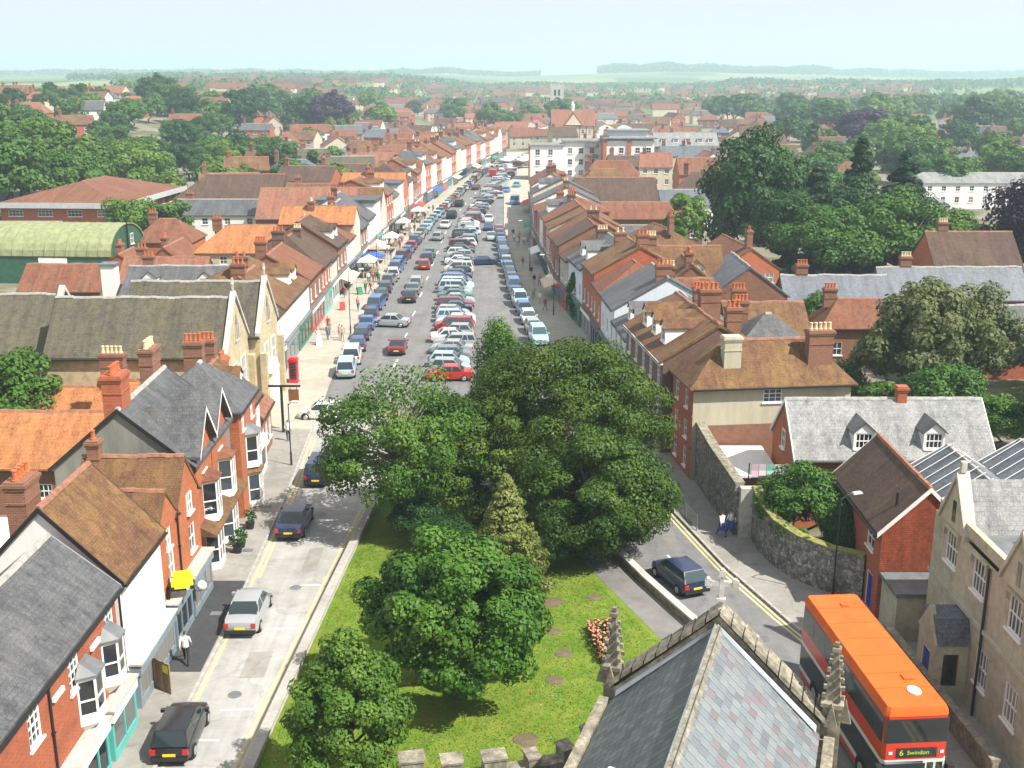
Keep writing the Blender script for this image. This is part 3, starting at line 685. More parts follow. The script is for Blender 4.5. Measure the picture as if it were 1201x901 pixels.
def car_meshes(ty):
    if ('car', ty) in CACHE: return CACHE[('car', ty)]
    L, W, Ht, belt, hood, gs, boot = CARTYPE[ty]; hw = W / 2; hl = L / 2
    b = MB()
    def sec(x, w, zb, zt, tuck=.90):
        h = zt - zb
        return [(x, -w * .86, zb), (x, w * .86, zb), (x, w * .985, zb + .10), (x, w, zb + h * .45), (x, w * .975, zb + h * .8), (x, w * tuck, zt), (x, w * .4, zt + .025), (x, -w * .4, zt + .025), (x, -w * tuck, zt), (x, -w * .975, zb + h * .8), (x, -w, zb + h * .45), (x, -w * .985, zb + .10)]
    st = [(-hl, .80, .34, boot - .22), (-hl + .06, .90, .28, boot - .07), (-hl + .30, .96, .22, boot), (-hl + .75, 1.0, .20, max(boot, belt - .02)), (0, 1.0, .18, belt), (gs[3] - .25 if ty != 'van' else gs[3] - .2, 1.0, .20, belt),
          (gs[3] + .15, .985, .20, hood + .03), (hl - .42, .96, .20, hood - .03), (hl - .12, .88, .24, hood - .16), (hl, .74, .32, hood - .30)]
    if ty == 'van': st = [(-hl, .93, .34, 1.88), (-hl + .08, .98, .26, 1.95), (-hl + .4, 1.0, .22, 1.98), (.2, 1.0, .2, 1.98), (.42, 1.0, .2, 1.96), (.50, 1.0, .2, belt), (1.5, 1.0, .2, belt), (1.85, .97, .2, hood), (hl - .15, .9, .24, .95), (hl, .76, .32, .75)]
    b.rings([sec(x, hw * w, zb, zt, .93 if ty != 'van' or x > .45 else .9) for x, w, zb, zt in st])
    g = MB(); r0, r1, f1, f0 = gs; wb, wt = hw * .90, hw * .74; zb, zr = belt - .02, Ht - .035
    B_ = [(r0, -wb, zb), (f0, -wb, zb), (f0, wb, zb), (r0, wb, zb)]; T_ = [(r1, -wt, zr), (f1, -wt, zr), (f1, wt, zr), (r1, wt, zr)]
    # curved screens: add a mid row
    M_ = [(r0 + (r1 - r0) * .45, -(wb + wt) / 2 * 1.01, (zb + zr) / 2 + .02), (f0 + (f1 - f0) * .45, -(wb + wt) / 2 * 1.01, (zb + zr) / 2 + .02), (f0 + (f1 - f0) * .45, (wb + wt) / 2 * 1.01, (zb + zr) / 2 + .02), (r0 + (r1 - r0) * .45, (wb + wt) / 2 * 1.01, (zb + zr) / 2 + .02)]
    g.rings([B_, M_, T_])
    # roof panel and pillars belong to the body
    e = .02
    b.rings([[(r1 - e, -wt - e, zr - .03), (f1 + e, -wt - e, zr - .03), (f1 + e, wt + e, zr - .03), (r1 - e, wt + e, zr - .03)], [(r1 + .02, -wt, zr + .02), (f1 - .02, -wt, zr + .02), (f1 - .02, wt, zr + .02), (r1 + .02, wt, zr + .02)],
             [(r1 + .25, -wt * .8, Ht), (f1 - .25, -wt * .8, Ht), (f1 - .25, wt * .8, Ht), (r1 + .25, wt * .8, Ht)]])
    def pillar(ax, bx, w0, w1):
        for s_ in (-1, 1):
            b.rings([[(ax - w0, s_ * (wb + .012), zb), (ax + w0, s_ * (wb + .012), zb), (ax + w0, s_ * (wb - .05), zb), (ax - w0, s_ * (wb - .05), zb)], [(bx - w1, s_ * (wt + .018), zr), (bx + w1, s_ * (wt + .018), zr), (bx + w1, s_ * (wt - .04), zr), (bx - w1, s_ * (wt - .04), zr)]])
    pillar(f0 - .03, f1 + .0, .05, .045); pillar(r0 + .06, r1 + .05, .09, .07)
    if ty != 'van':
        pillar((f0 + r0) / 2 - .1, (f1 + r1) / 2 - .1, .045, .045)
        if ty in ('estate', 'people carrier', 'off-roader'): pillar(r0 + .85, r1 + .75, .045, .045)
    for s_ in (-1, 1): b.box(f0 - .35, f0 - .18, s_ * (hw + .09) - .09, s_ * (hw + .09) + .09, belt - .02, belt + .12)
    w = MB(); rr = .31 if ty not in ('off-roader', 'van') else .36
    w.rings([[(r_ * cos(2*pi*i/14), y_, r_ * sin(2*pi*i/14)) for i in range(14)] for r_, y_ in ((rr * .6, .10), (rr, .095), (rr, -.095), (rr * .6, -.10))])
    hub = MB(); hub.rings([[(r_ * cos(2*pi*i/10), y_, r_ * sin(2*pi*i/10)) for i in range(10)] for r_, y_ in ((rr * .62, -.101), (rr * .55, -.125), (.05, -.11))])
    tl = MB(); tl.box(-.04, .05, -.11, .11, -.10, .13); hd = MB(); hd.box(-.16, .02, -.17, .17, -.07, .07)
    pt = MB(); pt.box(-.02, .012, -.26, .26, -.055, .055)
    arch = MB(); arch.rings([[((rr + .07) * cos(2*pi*i/14), y_, (rr + .07) * sin(2*pi*i/14)) for i in range(14)] for y_ in (.1, -.075)])
    bump_ = MB(); bump_.box(-.03, .08, -hw * .9, hw * .9, -.09, .09)
    CACHE[('car', ty)] = dict(body=b.mesh('body', CAR0, 'angle'), glass=g.mesh('window_glass', CARGLASS, 'angle'), wheel=w.mesh('tyre', TYRE), hub=hub.mesh('hubcap', RIM), tail=tl.mesh('taillight', LAMP_RED), head=hd.mesh('headlight', LAMP_CLEAR),
                              py=pt.mesh('number_plate', PLATE_Y), pw=pt.mesh('number_plate', PLATE_W), arch=arch.mesh('wheel_arch', TRIM), bumper=bump_.mesh('bumper', TRIM), geo=(hl, hw, rr, gs, boot, hood, belt))
    return CACHE[('car', ty)]
CAR0 = paint('car_base', (0.3, 0.3, 0.3)); NCAR = [0]
def car(ty, colour, x, y, heading, label, group=None, detail=2, name='car', z=0.004):
    """heading: direction (radians, from +X) the bonnet points to"""
    NCAR[0] += 1
    m = car_meshes(ty); hl, hw, rr, gs, boot, hood, belt = m['geo']
    o = thing(name, label, 'van' if ty == 'van' else 'car', (x, y, z), heading, group)
    b = OB('body', m['body'], o); b.material_slots[0].link = 'OBJECT'; b.material_slots[0].material = paint('car_' + colour.replace(' ', '_'), CARCOL[colour])
    OB('window_glass', m['glass'], o)
    for xx in (-hl * .62, hl * .62):
        for s_ in (-1, 1):
            if detail >= 2: OB('wheel_arch', m['arch'], o, (xx, s_ * (hw - .10) , rr + .03), 0 if s_ < 0 else pi)
            w = OB('wheel', m['wheel'], o, (xx, s_ * (hw - .08), rr), 0 if s_ < 0 else pi)
            if detail >= 1: OB('hubcap', m['hub'], w)
    if detail >= 1:
        for s_ in (-1, 1):
            OB('taillight', m['tail'], o, (-hl + .02, s_ * hw * .78, boot - .22)); OB('headlight', m['head'], o, (hl - .14, s_ * hw * .66, hood - .24))
        OB('number_plate', m['py'], o, (-hl - .02, 0, .58 if boot < 1.5 else .62)); OB('number_plate', m['pw'], o, (hl + .0, 0, .42))
    if detail >= 2: OB('bumper', m['bumper'], o, (-hl - .02, 0, .40))
    return o

# ------------------------------------------------------------------ people
SKIN = plain('skin', (0.48, 0.29, 0.21), 0.6, 0, 0.05); HAIR = plain('hair_brown', (0.05, 0.03, 0.02), 0.7, 0, 0.2)
CLOTH = {k: plain('cloth_' + k.replace(' ', '_'), c, 0.9, 0, 0.12, 6) for k, c in {'white': (0.75, 0.75, 0.74), 'blue': (0.04, 0.07, 0.32), 'black': (0.02, 0.02, 0.024), 'grey': (0.22, 0.22, 0.23), 'red': (0.42, 0.03, 0.03), 'pink': (0.6, 0.25, 0.3),
         'navy': (0.02, 0.03, 0.08), 'green': (0.05, 0.2, 0.09), 'denim': (0.10, 0.16, 0.28), 'beige': (0.45, 0.38, 0.28)}.items()}
def person_mesh(pose):
    if ('person', pose) in CACHE: return CACHE[('person', pose)]
    st = {'walk': .30, 'stand': .06, 'stride': .22}[pose]; arm = {'walk': .28, 'stand': .05, 'stride': -.2}[pose]
    V = [((0, 0, .95), .135), ((0, 0, 1.12), .125), ((.01, 0, 1.32), .145), ((.01, 0, 1.46), .10), ((.02, 0, 1.53), .055), ((.03, 0, 1.60), .075), ((.035, 0, 1.70), .088), ((.02, 0, 1.78), .06)]
    E_ = [(i, i + 1) for i in range(7)]
    for s_ in (-1, 1):
        k = len(V); f = s_ * st
        V += [((0, s_ * .10, .90), .10), ((f * .55 + .03, s_ * .11, .52), .072), ((f * 1.15 - (.06 if f < 0 else 0), s_ * .11, .10), .048), ((f * 1.15 + .12, s_ * .12, .045), .042)]
        E_ += [(0, k), (k, k + 1), (k + 1, k + 2), (k + 2, k + 3)]
        k = len(V); a = -s_ * arm
        V += [((0, s_ * .20, 1.42), .062), ((a * .5 - .03, s_ * .25, 1.14), .045), ((a + .08, s_ * .25, .90), .035), ((a + .11, s_ * .25, .80), .04)]
        E_ += [(3, k), (k, k + 1), (k + 1, k + 2), (k + 2, k + 3)]
    me = bpy.data.meshes.new('skeleton'); me.from_pydata([v for v, r in V], E_, [])
    ob = bpy.data.objects.new('skeleton', me); COL.objects.link(ob); ob.modifiers.new('skin', 'SKIN')
    sv = me.skin_vertices[0].data
    for d, (v, r) in zip(sv, V): d.radius = (r, r * (1.25 if .9 < v[2] < 1.45 and abs(v[1]) < .02 else 1)); d.use_root = False
    sv[0].use_root = True
    sd = ob.modifiers.new('sub', 'SUBSURF'); sd.levels = 1; sd.render_levels = 1
    dg = bpy.context.evaluated_depsgraph_get(); out = bpy.data.meshes.new_from_object(ob.evaluated_get(dg)); out.name = 'person'
    bpy.data.objects.remove(ob); bpy.data.meshes.remove(me)
    for k in range(5): out.materials.append(TRIM)
    mi = []
    for p in out.polygons:
        c = p.center; hand = abs(c.y) > .17 and c.z < .92
        mi.append(4 if c.z > 1.70 or (c.z > 1.6 and c.x < .0) else 3 if c.z > 1.50 or (abs(c.y) > .19 and c.z < 1.02) else 2 if c.z > .93 else 1 if c.z > .09 else 0)
    out.polygons.foreach_set('material_index', mi); out.polygons.foreach_set('use_smooth', [True] * len(mi)); out.update()
    CACHE[('person', pose)] = out; return out
def person(x, y, rot, label, top='white', bottom='navy', pose='walk', h=1.72, group=None, z=.0, skirt=None, name='person'):
    o = OB(name, person_mesh(pose), None, (x, y, z), rot, label=label, category='person', group=group)
    k = h / 1.84; o.scale = (k, k, k)
    for i, m in enumerate((TRIM, CLOTH[bottom], CLOTH[top], SKIN, HAIR)): o.material_slots[i].link = 'OBJECT'; o.material_slots[i].material = m
    if skirt:
        s_ = MB(); n = 12
        s_.rings([[(r_ * 1.05 * cos(2*pi*i/n), r_ * .9 * sin(2*pi*i/n), z_) for i in range(n)] for r_, z_ in ((.19, 1.04), (.22, .85), (.29, .52), (.27, .52), (.18, 1.03))], False); s_.build('skirt', CLOTH[skirt], o)
    return o
# ------------------------------------------------------------------ ground, roads, lawn
def ground_mat():
    m, nt, bs = new_mat('ground_earth')
    co = coords(nt, 'Object')
    v = nt.nodes.new('ShaderNodeTexVoronoi'); v.inputs['Scale'].default_value = 0.0042; v.inputs['Randomness'].default_value = 0.9
    nt.links.new(co, v.inputs['Vector'])
    bw = nt.nodes.new('ShaderNodeSeparateColor'); nt.links.new(v.outputs['Color'], bw.inputs[0])
    fields = ramp(nt, bw.outputs[0], [(0.0, (0.05, 0.10, 0.025)), (0.35, (0.09, 0.15, 0.04)), (0.6, (0.15, 0.20, 0.06)), (0.85, (0.22, 0.24, 0.10))])
    n = noise(nt, co, 0.09, 5, 0.65)
    town = ramp(nt, n, [(0.3, (0.06, 0.09, 0.03)), (0.42, (0.11, 0.13, 0.06)), (0.5, (0.19, 0.17, 0.13)), (0.7, (0.27, 0.25, 0.22))])
    ln = nt.nodes.new('ShaderNodeVectorMath'); ln.operation = 'LENGTH'; nt.links.new(co, ln.inputs[0])
    mr = nt.nodes.new('ShaderNodeMapRange'); mr.inputs[1].default_value = 650; mr.inputs[2].default_value = 900; nt.links.new(ln.outputs['Value'], mr.inputs[0])
    nt.links.new(mixc(nt, mr.outputs[0], town, fields), bs.inputs['Base Color']); bs.inputs['Roughness'].default_value = 1.0
    bs.inputs['Specular IOR Level'].default_value = 0.1
    return m
def surf_mat(name, c1, c2, scale, crack=0.0, stain=(0.6, 0.6, 0.6), streak=None):
    m, nt, bs = new_mat(name); co = coords(nt, 'Object')
    c = ramp(nt, noise(nt, co, scale, 6, 0.7), [(0.3, c1), (0.68, c2)])
    c = mixc(nt, 0.7, c, ramp(nt, noise(nt, co, 0.22, 5, 0.6), [(0.32, stain), (0.55, (1, 1, 1))]), 'MULTIPLY')
    c = mixc(nt, 0.4, c, ramp(nt, noise(nt, co, 22, 2), [(0.3, (0.7, 0.7, 0.7)), (0.65, (1, 1, 1))]), 'MULTIPLY')
    if streak:
        mp = nt.nodes.new('ShaderNodeMapping'); mp.inputs['Scale'].default_value = (1.3, 0.035, 1); nt.links.new(co, mp.inputs[0])
        c = mixc(nt, 0.55, c, ramp(nt, noise(nt, mp.outputs[0], 1.0, 4, 0.6), [(0.35, (streak,) * 3), (0.6, (1, 1, 1))]), 'MULTIPLY')
    if crack:
        dn = nt.nodes.new('ShaderNodeTexNoise'); dn.inputs['Scale'].default_value = 1.1; dn.inputs['Detail'].default_value = 5; nt.links.new(co, dn.inputs['Vector'])
        ad = nt.nodes.new('ShaderNodeVectorMath'); ad.operation = 'MULTIPLY_ADD'; ad.inputs[1].default_value = (1.6, 1.6, 0); nt.links.new(dn.outputs['Color'], ad.inputs[0]); nt.links.new(co, ad.inputs[2])
        v = nt.nodes.new('ShaderNodeTexVoronoi'); v.feature = 'DISTANCE_TO_EDGE'; v.inputs['Scale'].default_value = .3; nt.links.new(ad.outputs[0], v.inputs['Vector'])
        c = mixc(nt, ramp(nt, v.outputs[0], [(0.0, (crack,) * 3), (0.018, (0, 0, 0))]), c, sc(c1, .45))
        c = mixc(nt, ramp(nt, noise(nt, co, .9, 3, .5), [(.63, (0, 0, 0)), (.74, (.5,) * 3)]), c, sc(c1, .55))
    nt.links.new(c, bs.inputs['Base Color']); bs.inputs['Roughness'].default_value = 0.9; bs.inputs['Specular IOR Level'].default_value = 0.25
    bump(nt, bs, noise(nt, co, 40, 3), 0.25, 0.01)
    return m
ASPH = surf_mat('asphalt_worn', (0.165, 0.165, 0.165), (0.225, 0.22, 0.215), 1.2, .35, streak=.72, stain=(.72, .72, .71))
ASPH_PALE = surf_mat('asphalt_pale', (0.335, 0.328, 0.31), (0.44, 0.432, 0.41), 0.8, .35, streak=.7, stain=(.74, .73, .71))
ASPH_NEW = surf_mat('asphalt_new', (0.05, 0.05, 0.053), (0.07, 0.07, 0.074), 3)
PAVE = surf_mat('pavement_cream', (0.35, 0.325, 0.265), (0.44, 0.41, 0.34), 0.9, stain=(.78, .76, .72))
PAVE_GREY = surf_mat('pavement_grey', (0.25, 0.235, 0.21), (0.33, 0.315, 0.285), 1.1, .35, stain=(.72, .71, .69))
PATH = surf_mat('path_asphalt', (0.17, 0.16, 0.15), (0.23, 0.218, 0.205), 1.5)
KERB = surf_mat('kerb_stone', (0.34, 0.32, 0.28), (0.46, 0.44, 0.40), 4)
LINE_Y = surf_mat('line_yellow', (0.50, 0.43, 0.20), (0.62, 0.55, 0.30), 6); LINE_W = surf_mat('line_white', (0.6, 0.6, 0.58), (0.75, 0.75, 0.73), 6)
def grass_mat():
    m, nt, bs = new_mat('lawn_grass'); co = coords(nt, 'Object')
    c = ramp(nt, noise(nt, co, 0.5, 6, 0.7), [(0.3, (0.085, 0.165, 0.014)), (0.48, (0.14, 0.225, 0.022)), (0.66, (0.22, 0.265, 0.04))])
    c = mixc(nt, ramp(nt, noise(nt, co, 1.7, 4, 0.7), [(0.5, (0, 0, 0)), (0.7, (0.75,) * 3)]), c, (0.23, 0.21, 0.045))
    c = mixc(nt, 0.6, c, ramp(nt, noise(nt, co, 15, 3, 0.7), [(0.3, (0.5, 0.55, 0.5)), (0.65, (1, 1, 1))]), 'MULTIPLY')
    v = nt.nodes.new('ShaderNodeTexVoronoi'); v.inputs['Scale'].default_value = 3.2; nt.links.new(co, v.inputs['Vector'])
    nt.links.new(mixc(nt, ramp(nt, v.outputs['Distance'], [(0.05, (0.8,) * 3), (0.11, (0, 0, 0))]), c, (0.5, 0.52, 0.4)), bs.inputs['Base Color'])
    bs.inputs['Roughness'].default_value = 0.95; bs.inputs['Specular IOR Level'].default_value = 0.15; bump(nt, bs, noise(nt, co, 30, 4), 0.8, 0.05)
    return m
GRASS = grass_mat(); SOIL = surf_mat('soil', (0.11, 0.085, 0.05), (0.18, 0.145, 0.085), 4)

def build_ground():
    rs = [0, 15, 30, 60, 100, 150, 200, 250, 300, 350, 400, 450, 500, 560, 620, 700, 780, 860, 950, 1050, 1150, 1250, 1350, 1450, 1550, 1650, 1750, 1850, 1950, 2050, 2150, 2250, 2350, 2450, 2600, 2750, 2900, 3050, 3200, 3350, 3500, 3650, 3800, 4000, 4300, 5000, 7000, 10000]
    na = 180; V = [(0, 0, -.12)]; F = []
    for r in rs[1:]:
        for i in range(na):
            a = 2 * pi * i / na; x, y = r * sin(a), r * cos(a); V.append((x, y, ground_z(x, y) - .12))
    for i in range(na): F.append((0, 1 + (i + 1) % na, 1 + i))
    for k in range(len(rs) - 2):
        for i in range(na): a = 1 + k * na; F.append((a + i, a + (i + 1) % na, a + na + (i + 1) % na, a + na + i))
    mb = MB(); mb.add(V, F); o = mb.build('ground', ground_mat(), smooth=True, kind='structure', label='green and brown ground of gardens, yards and fields to the horizon')
build_ground()
XLK = [(15, -14.4), (50, -14.5), (60, -14.8), (73, -15.3), (85, -16.0), (101, -16.9), (128, -17.7), (166, -18.1), (217, -16.8), (270, -13.8), (327, -10), (380, -4), (430, 6)]
XLF = [(15, -16.6), (43, -16.7), (56, -17.2), (72, -17.6), (84, -19.6), (88, -21.4), (108, -21.8), (139, -22.3), (174, -21.9), (248, -19.3), (300, -15), (350, -9.5), (400, -3.5), (430, 1)]
XRK = [(15, 20), (30, 18.5), (40, 17.3), (46, 16.3), (51.3, 14.4), (58.5, 12.2), (66.9, 10.4), (80, 8.0), (100, 5.6), (115, 4.0), (139, 1.8), (174, -.1), (211, -1.5), (288, -2.0), (340, 1.5), (380, 6), (430, 14)]
XRF = [(62, 13.6), (73, 12.3), (84, 10.4), (100, 9.4), (117, 8.3), (139, 5.6), (183, 3.7), (248, 3.9), (300, 5.0), (350, 8.5), (400, 14), (430, 18)]
ML = [(15, -10.9), (40, -10.5), (54, -9.8), (68, -9.0), (78, -7.6), (88, -3.0)]
MR = [(15, 15), (30, 14), (40, 12.6), (46, 11.2), (51.8, 8.9), (59, 6.2), (68, 4.6), (78, 2.6), (88, -2.0)]
def T(tab): return lambda y: lerp_tab(tab, y)
xlk, xlf, xrk, xrf, ml, mr = map(T, (XLK, XLF, XRK, XRF, ML, MR))
def strip(name, fa, fb, ys, z0, mat, drop=None, **tags):
    mb = MB(); pts = [(fa(y), fb(y), y) for y in ys]
    for (a0, b0, y0), (a1, b1, y1) in zip(pts, pts[1:]):
        mb.quad((a0, y0, z0), (b0, y0, z0), (b1, y1, z0), (a1, y1, z0))
        if drop:
            mb.quad((a0, y0, z0 - drop), (a0, y0, z0), (a1, y1, z0), (a1, y1, z0 - drop)); mb.quad((b0, y0, z0), (b0, y0, z0 - drop), (b1, y1, z0 - drop), (b1, y1, z0))
    return mb.build(name, mat, **tags)
def yr(a, b, st=3.0):
    n = max(1, int((b - a) / st)); return [a + (b - a) * i / n for i in range(n + 1)]
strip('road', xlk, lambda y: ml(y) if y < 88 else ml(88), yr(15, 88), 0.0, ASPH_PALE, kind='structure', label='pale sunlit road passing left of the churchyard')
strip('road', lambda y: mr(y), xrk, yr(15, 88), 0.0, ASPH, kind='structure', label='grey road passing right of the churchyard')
strip('high_street_road', xlk, xrk, yr(88, 430, 5), 0.0, ASPH, kind='structure', label='wide grey high street carriageway')
strip('pavement', lambda y: xlf(y) - 1.0, xlk, yr(15, 84), 0.12, PAVE_GREY, .14, kind='structure', label='grey pavement before the left-hand near houses')
strip('pavement', lambda y: xlf(y) - 4.0, xlk, yr(84, 430, 5), 0.12, PAVE, .14, kind='structure', label='wide cream pavement before the left-hand shops')
strip('pavement', xrk, lambda y: max(xrf(y), 0) + (9 if y < 62 else 3.0), yr(15, 78), 0.12, PAVE_GREY, .14, kind='structure', label='pavement beside the flint wall on the right')
strip('pavement', xrk, lambda y: xrf(y) + 3.0, yr(78, 430, 5), 0.12, PAVE, .14, kind='structure', label='cream pavement before the right-hand shops')
strip('asphalt_patch', lambda y: -16.7, lambda y: -14.62 - .01 * (y - 46), yr(46.6, 56.4, 2), 0.126, ASPH_NEW, kind='structure', label='dark new asphalt patch in the near left pavement')
# kerb stones along the road edges
KSTONE = []
def kerb(f, ys, side, lab, z=0.125):
    if ys[0] < 80:   # near enough to tell the stones apart
        o = thing('kerb', lab, None, kind='structure')
        if not KSTONE: mb = MB(); mb.box(-.075, .075, -.44, .44, -.15, .004); KSTONE.append(mb.mesh('kerb_stone', KERB))
        y = max(ys[0], 33.0)
        while y < ys[-1]:
            dx = (f(y + .5) - f(y - .5)); OB('kerb_stone', KSTONE[0], o, (f(y), y, z + .004 + random.uniform(-.006, .006)), -math.atan(dx) + random.uniform(-.006, .006)); y += .905
        return
    strip('kerb', lambda y: f(y) - .07, lambda y: f(y) + .07, ys, z + .002, KERB, .15, kind='structure', label=lab)
kerb(xlk, yr(15, 88), 1, 'stone kerb along the near left pavement'); kerb(xlk, yr(88, 400, 5), 1, 'stone kerb along the left-hand shops')
kerb(xrk, yr(15, 88), 1, 'stone kerb along the near right pavement'); kerb(xrk, yr(88, 400, 5), 1, 'stone kerb along the right-hand shops')
def lines(f, off, ys, lab, mat=LINE_Y, w=.07):
    strip('road_marking', lambda y: f(y) + off - w, lambda y: f(y) + off + w, ys, .004, mat, kind='structure', label=lab)
for k, off in enumerate((.28, .56)): lines(xlk, off, yr(57 if k else 15, 82), ('outer', 'inner')[k] + ' yellow line beside the left pavement')
for k, off in enumerate((-.5, -.78)): lines(ml, off, yr(15, 76), ('outer', 'inner')[k] + ' yellow line beside the churchyard wall')
for k, off in enumerate((-.28, -.56)): lines(xrk, off, yr(15, 86), ('outer', 'inner')[k] + ' yellow line beside the right pavement')
def dash(pts, w, lab):
    (x0, y0), (x1, y1) = pts; l = hypot(x1 - x0, y1 - y0); nx, ny = (y1 - y0) / l * w / 2, -(x1 - x0) / l * w / 2
    mb = MB(); mb.quad((x0 - nx, y0 - ny, .005), (x0 + nx, y0 + ny, .005), (x1 + nx, y1 + ny, .005), (x1 - nx, y1 - ny, .005)); mb.build('road_marking', LINE_W, kind='structure', label=lab)
for i, y in enumerate((43, 50, 57.5, 64.5, 71.5, 78.5)):
    f = lambda t: (mr(t) + xrk(t)) / 2 + .2
    dash(((f(y), y), (f(y + 2.6), y + 2.6)), .14, ordinal(i) + ' white centre dash of the right-hand road, counted from the bus')
for i, y in enumerate((43.5, 51, 56)): dash(((ml(y) - 2.6, y), (ml(y) - .9, y + .15)), .12, ordinal(i) + ' white parking bay mark on the left road')
for i, y in enumerate((41.2,)): dash(((-14.3, y), (-12.4, y)), .12, 'white parking bay end mark by the black car')
for i in range(16):
    y = 104 + i * 12.0; x = -11.5 - .6 * sin(i * .2) + (0 if y < 217 else (y - 217) * .05); dash(((x, y), (x + .1, y + 3)), .16, ordinal(i) + ' white lane dash in the left lane of the high street')
# churchyard: lawn, low walls, path, soil circles
strip('lawn', lambda y: ml(y) + .2, lambda y: mr(y) - .2, yr(15, 87), .14, GRASS, .3, kind='structure', label='sunny churchyard lawn below the trees')
def wall_line(name, pts, h, t, mat, label, cat='wall', cope=None, z0=-.2, n=None):
    o = thing(name, label, cat, (0, 0, 0)); mb = MB(); cp = MB()
    P = [Vector((p[0], p[1])) for p in pts]; nn = []
    for i in range(len(P)):
        d = (P[min(i + 1, len(P) - 1)] - P[max(i - 1, 0)]).normalized(); nn.append(Vector((d.y, -d.x)))
    hs = [h] * len(P) if isinstance(h, (int, float)) else h
    def ring(i, e, a, b): q = nn[i]; return [(P[i].x + q.x * e, P[i].y + q.y * e, a), (P[i].x - q.x * e, P[i].y - q.y * e, a), (P[i].x - q.x * e, P[i].y - q.y * e, b), (P[i].x + q.x * e, P[i].y + q.y * e, b)]
    mb.rings([ring(i, t / 2, z0, hs[i]) for i in range(len(P))]); mb.build('wall', mat, o)
    if cope: cp.rings([ring(i, t / 2 + .06, hs[i] + .002, hs[i] + .12) for i in range(len(P))]); cp.build('coping', cope, o)
    return o
wall_line('churchyard_wall', [(ml(y), y) for y in yr(15, 87, 4)], .42, .35, ST_WHITE, 'low pale stone wall edging the lawn along the left road', cope=KERB)
wall_line('churchyard_wall', [(mr(y), y) for y in yr(44, 84, 4)], .55, .3, ST_LICHEN, 'low dark wall between the churchyard path and the right road', cope=ST_WHITE)
strip('path', lambda y: mr(y) - 2.3 + .02 * (y - 50), lambda y: mr(y) - .3, yr(41, 72), .146, PATH, kind='structure', label='asphalt path inside the right churchyard wall')
strip('path', lambda y: -6.5, lambda y: 3.5, [70.5, 72.2], .15, PATH, kind='structure', label='asphalt path crossing under the yew')
SOILC = ((2.1, 53.8, .6), (4.4, 54.3, .42), (2.1, 50.5, .4), (2.5, 48.3, .45), (2.0, 45.8, .45), (.6, 41, .55))
for i, (x, y, r) in enumerate(SOILC):
    mb = MB(); n = 18; pts = [(r * (1 + .1 * sin(3 * a + i)) * cos(a), r * (1 + .1 * sin(3 * a + i)) * sin(a)) for a in [2 * pi * k / n for k in range(n)]]
    mb.rings([[(p, q, 0) for p, q in pts], [(p * .9, q * .9, .02) for p, q in pts], [(p * .3, q * .3, .03) for p, q in pts]])
    mb.build('soil_circle', SOIL, None, (x, y, .14), kind='structure', label=f'{ordinal(i)} bare soil circle in the lawn, counted from the yew')

# repairs, drains and covers in the road
for i, (x, y, w, l, m) in enumerate(((-12.2, 47.5, 1.1, 2.6, PAVE_GREY), (-11.6, 59.5, .8, 3.4, PAVE_GREY), (9.6, 63, .7, 3.0, PATH), (-10.2, 116, 1.6, 5, PATH), (-13.2, 131, 1.2, 6, PATH), (-1.0, 128, 1.4, 7, PATH), (-2.4, 152, 1.2, 6, PATH))):
    mb = MB(); mb.add([(x - w / 2, y - l / 2, .003), (x + w / 2 + .06, y - l / 2 + .1, .003), (x + w / 2, y + l / 2, .003), (x - w / 2 - .05, y + l / 2 - .12, .003)], ((0, 1, 2, 3),)); mb.build('road_repair', m, kind='structure', label=f'{ordinal(i)} rectangular repair patch in the road surface')
for i, (x, y) in enumerate(((-12.6, 44.8), (-11.9, 55.8), (-12.3, 66.5), (10.4, 59.0), (12.6, 50.0), (-11, 124), (-2, 121))):
    mb = MB(); mb.rings([[(.32 * cos(2*pi*k/16), .32 * sin(2*pi*k/16), z) for k in range(16)] for z in (-.02, .006)]); mb.build('manhole_cover', LEAD, None, (x, y, .002), label=f'{ordinal(i)} round iron manhole cover set in the road', category='manhole cover', group='manhole covers in the road')
for i, (x, y) in enumerate(((-15.6, 60.5), (-15.9, 67.5), (-15.4, 52.5))):
    mb = MB(); mb.box(-.3, .3, -.22, .22, -.02, .012); mb.build('pavement_hatch', LEAD, None, (x, y, .128), label=f'{ordinal(i)} grey iron hatch in the near left pavement', category='hatch', group='hatches in the left pavement')
# ------------------------------------------------------------------ church and churchyard trees
def local_to(o): return o
CH = thing('church', 'old stone church with slate nave roof, crosses and pinnacles, nearest the viewer', 'church', (6.5, 31.4, 0), R(-19.0))
LEADB = plain('lead_flashing', (0.30, 0.33, 0.37), 0.4, 0.2, 0.15)
HW, EZ, RZ, LEN = 2.95, 7.8, 10.65, 16.0   # ridge runs along local -Y from the gable
mb = MB(); mb.box(-HW, HW, -LEN, -.35, -1, EZ - .05); mb.build('nave_wall', ST_LICHEN, CH)
mb = MB(); mb.prism([(-HW - .3, -1), (HW + .3, -1), (HW + .3, EZ + .1), (0, RZ + .35), (-HW - .3, EZ + .1)], -.35, .25, 'y'); mb.build('gable_wall', ST_LICHEN, CH)
k = (RZ - EZ) / HW; ln = hypot(HW + .3, (HW + .3) * k)
und = MB(); und.prism([(-HW - .3, EZ - .3 * k), (0, RZ), (HW + .3, EZ - .3 * k), (HW + .3, EZ - .3 * k - .1), (0, RZ - .1), (-HW - .3, EZ - .3 * k - .1)][::-1], -LEN, -.36, 'y')
und.build('roof_boarding', LEAD, CH)
rg = MB(); rg.prism([(-.17, RZ - .08), (.17, RZ - .08), (.07, RZ + .1), (-.07, RZ + .1)], -LEN, -.5, 'y'); rg.build('ridge_capping', ST_LICHEN, CH)
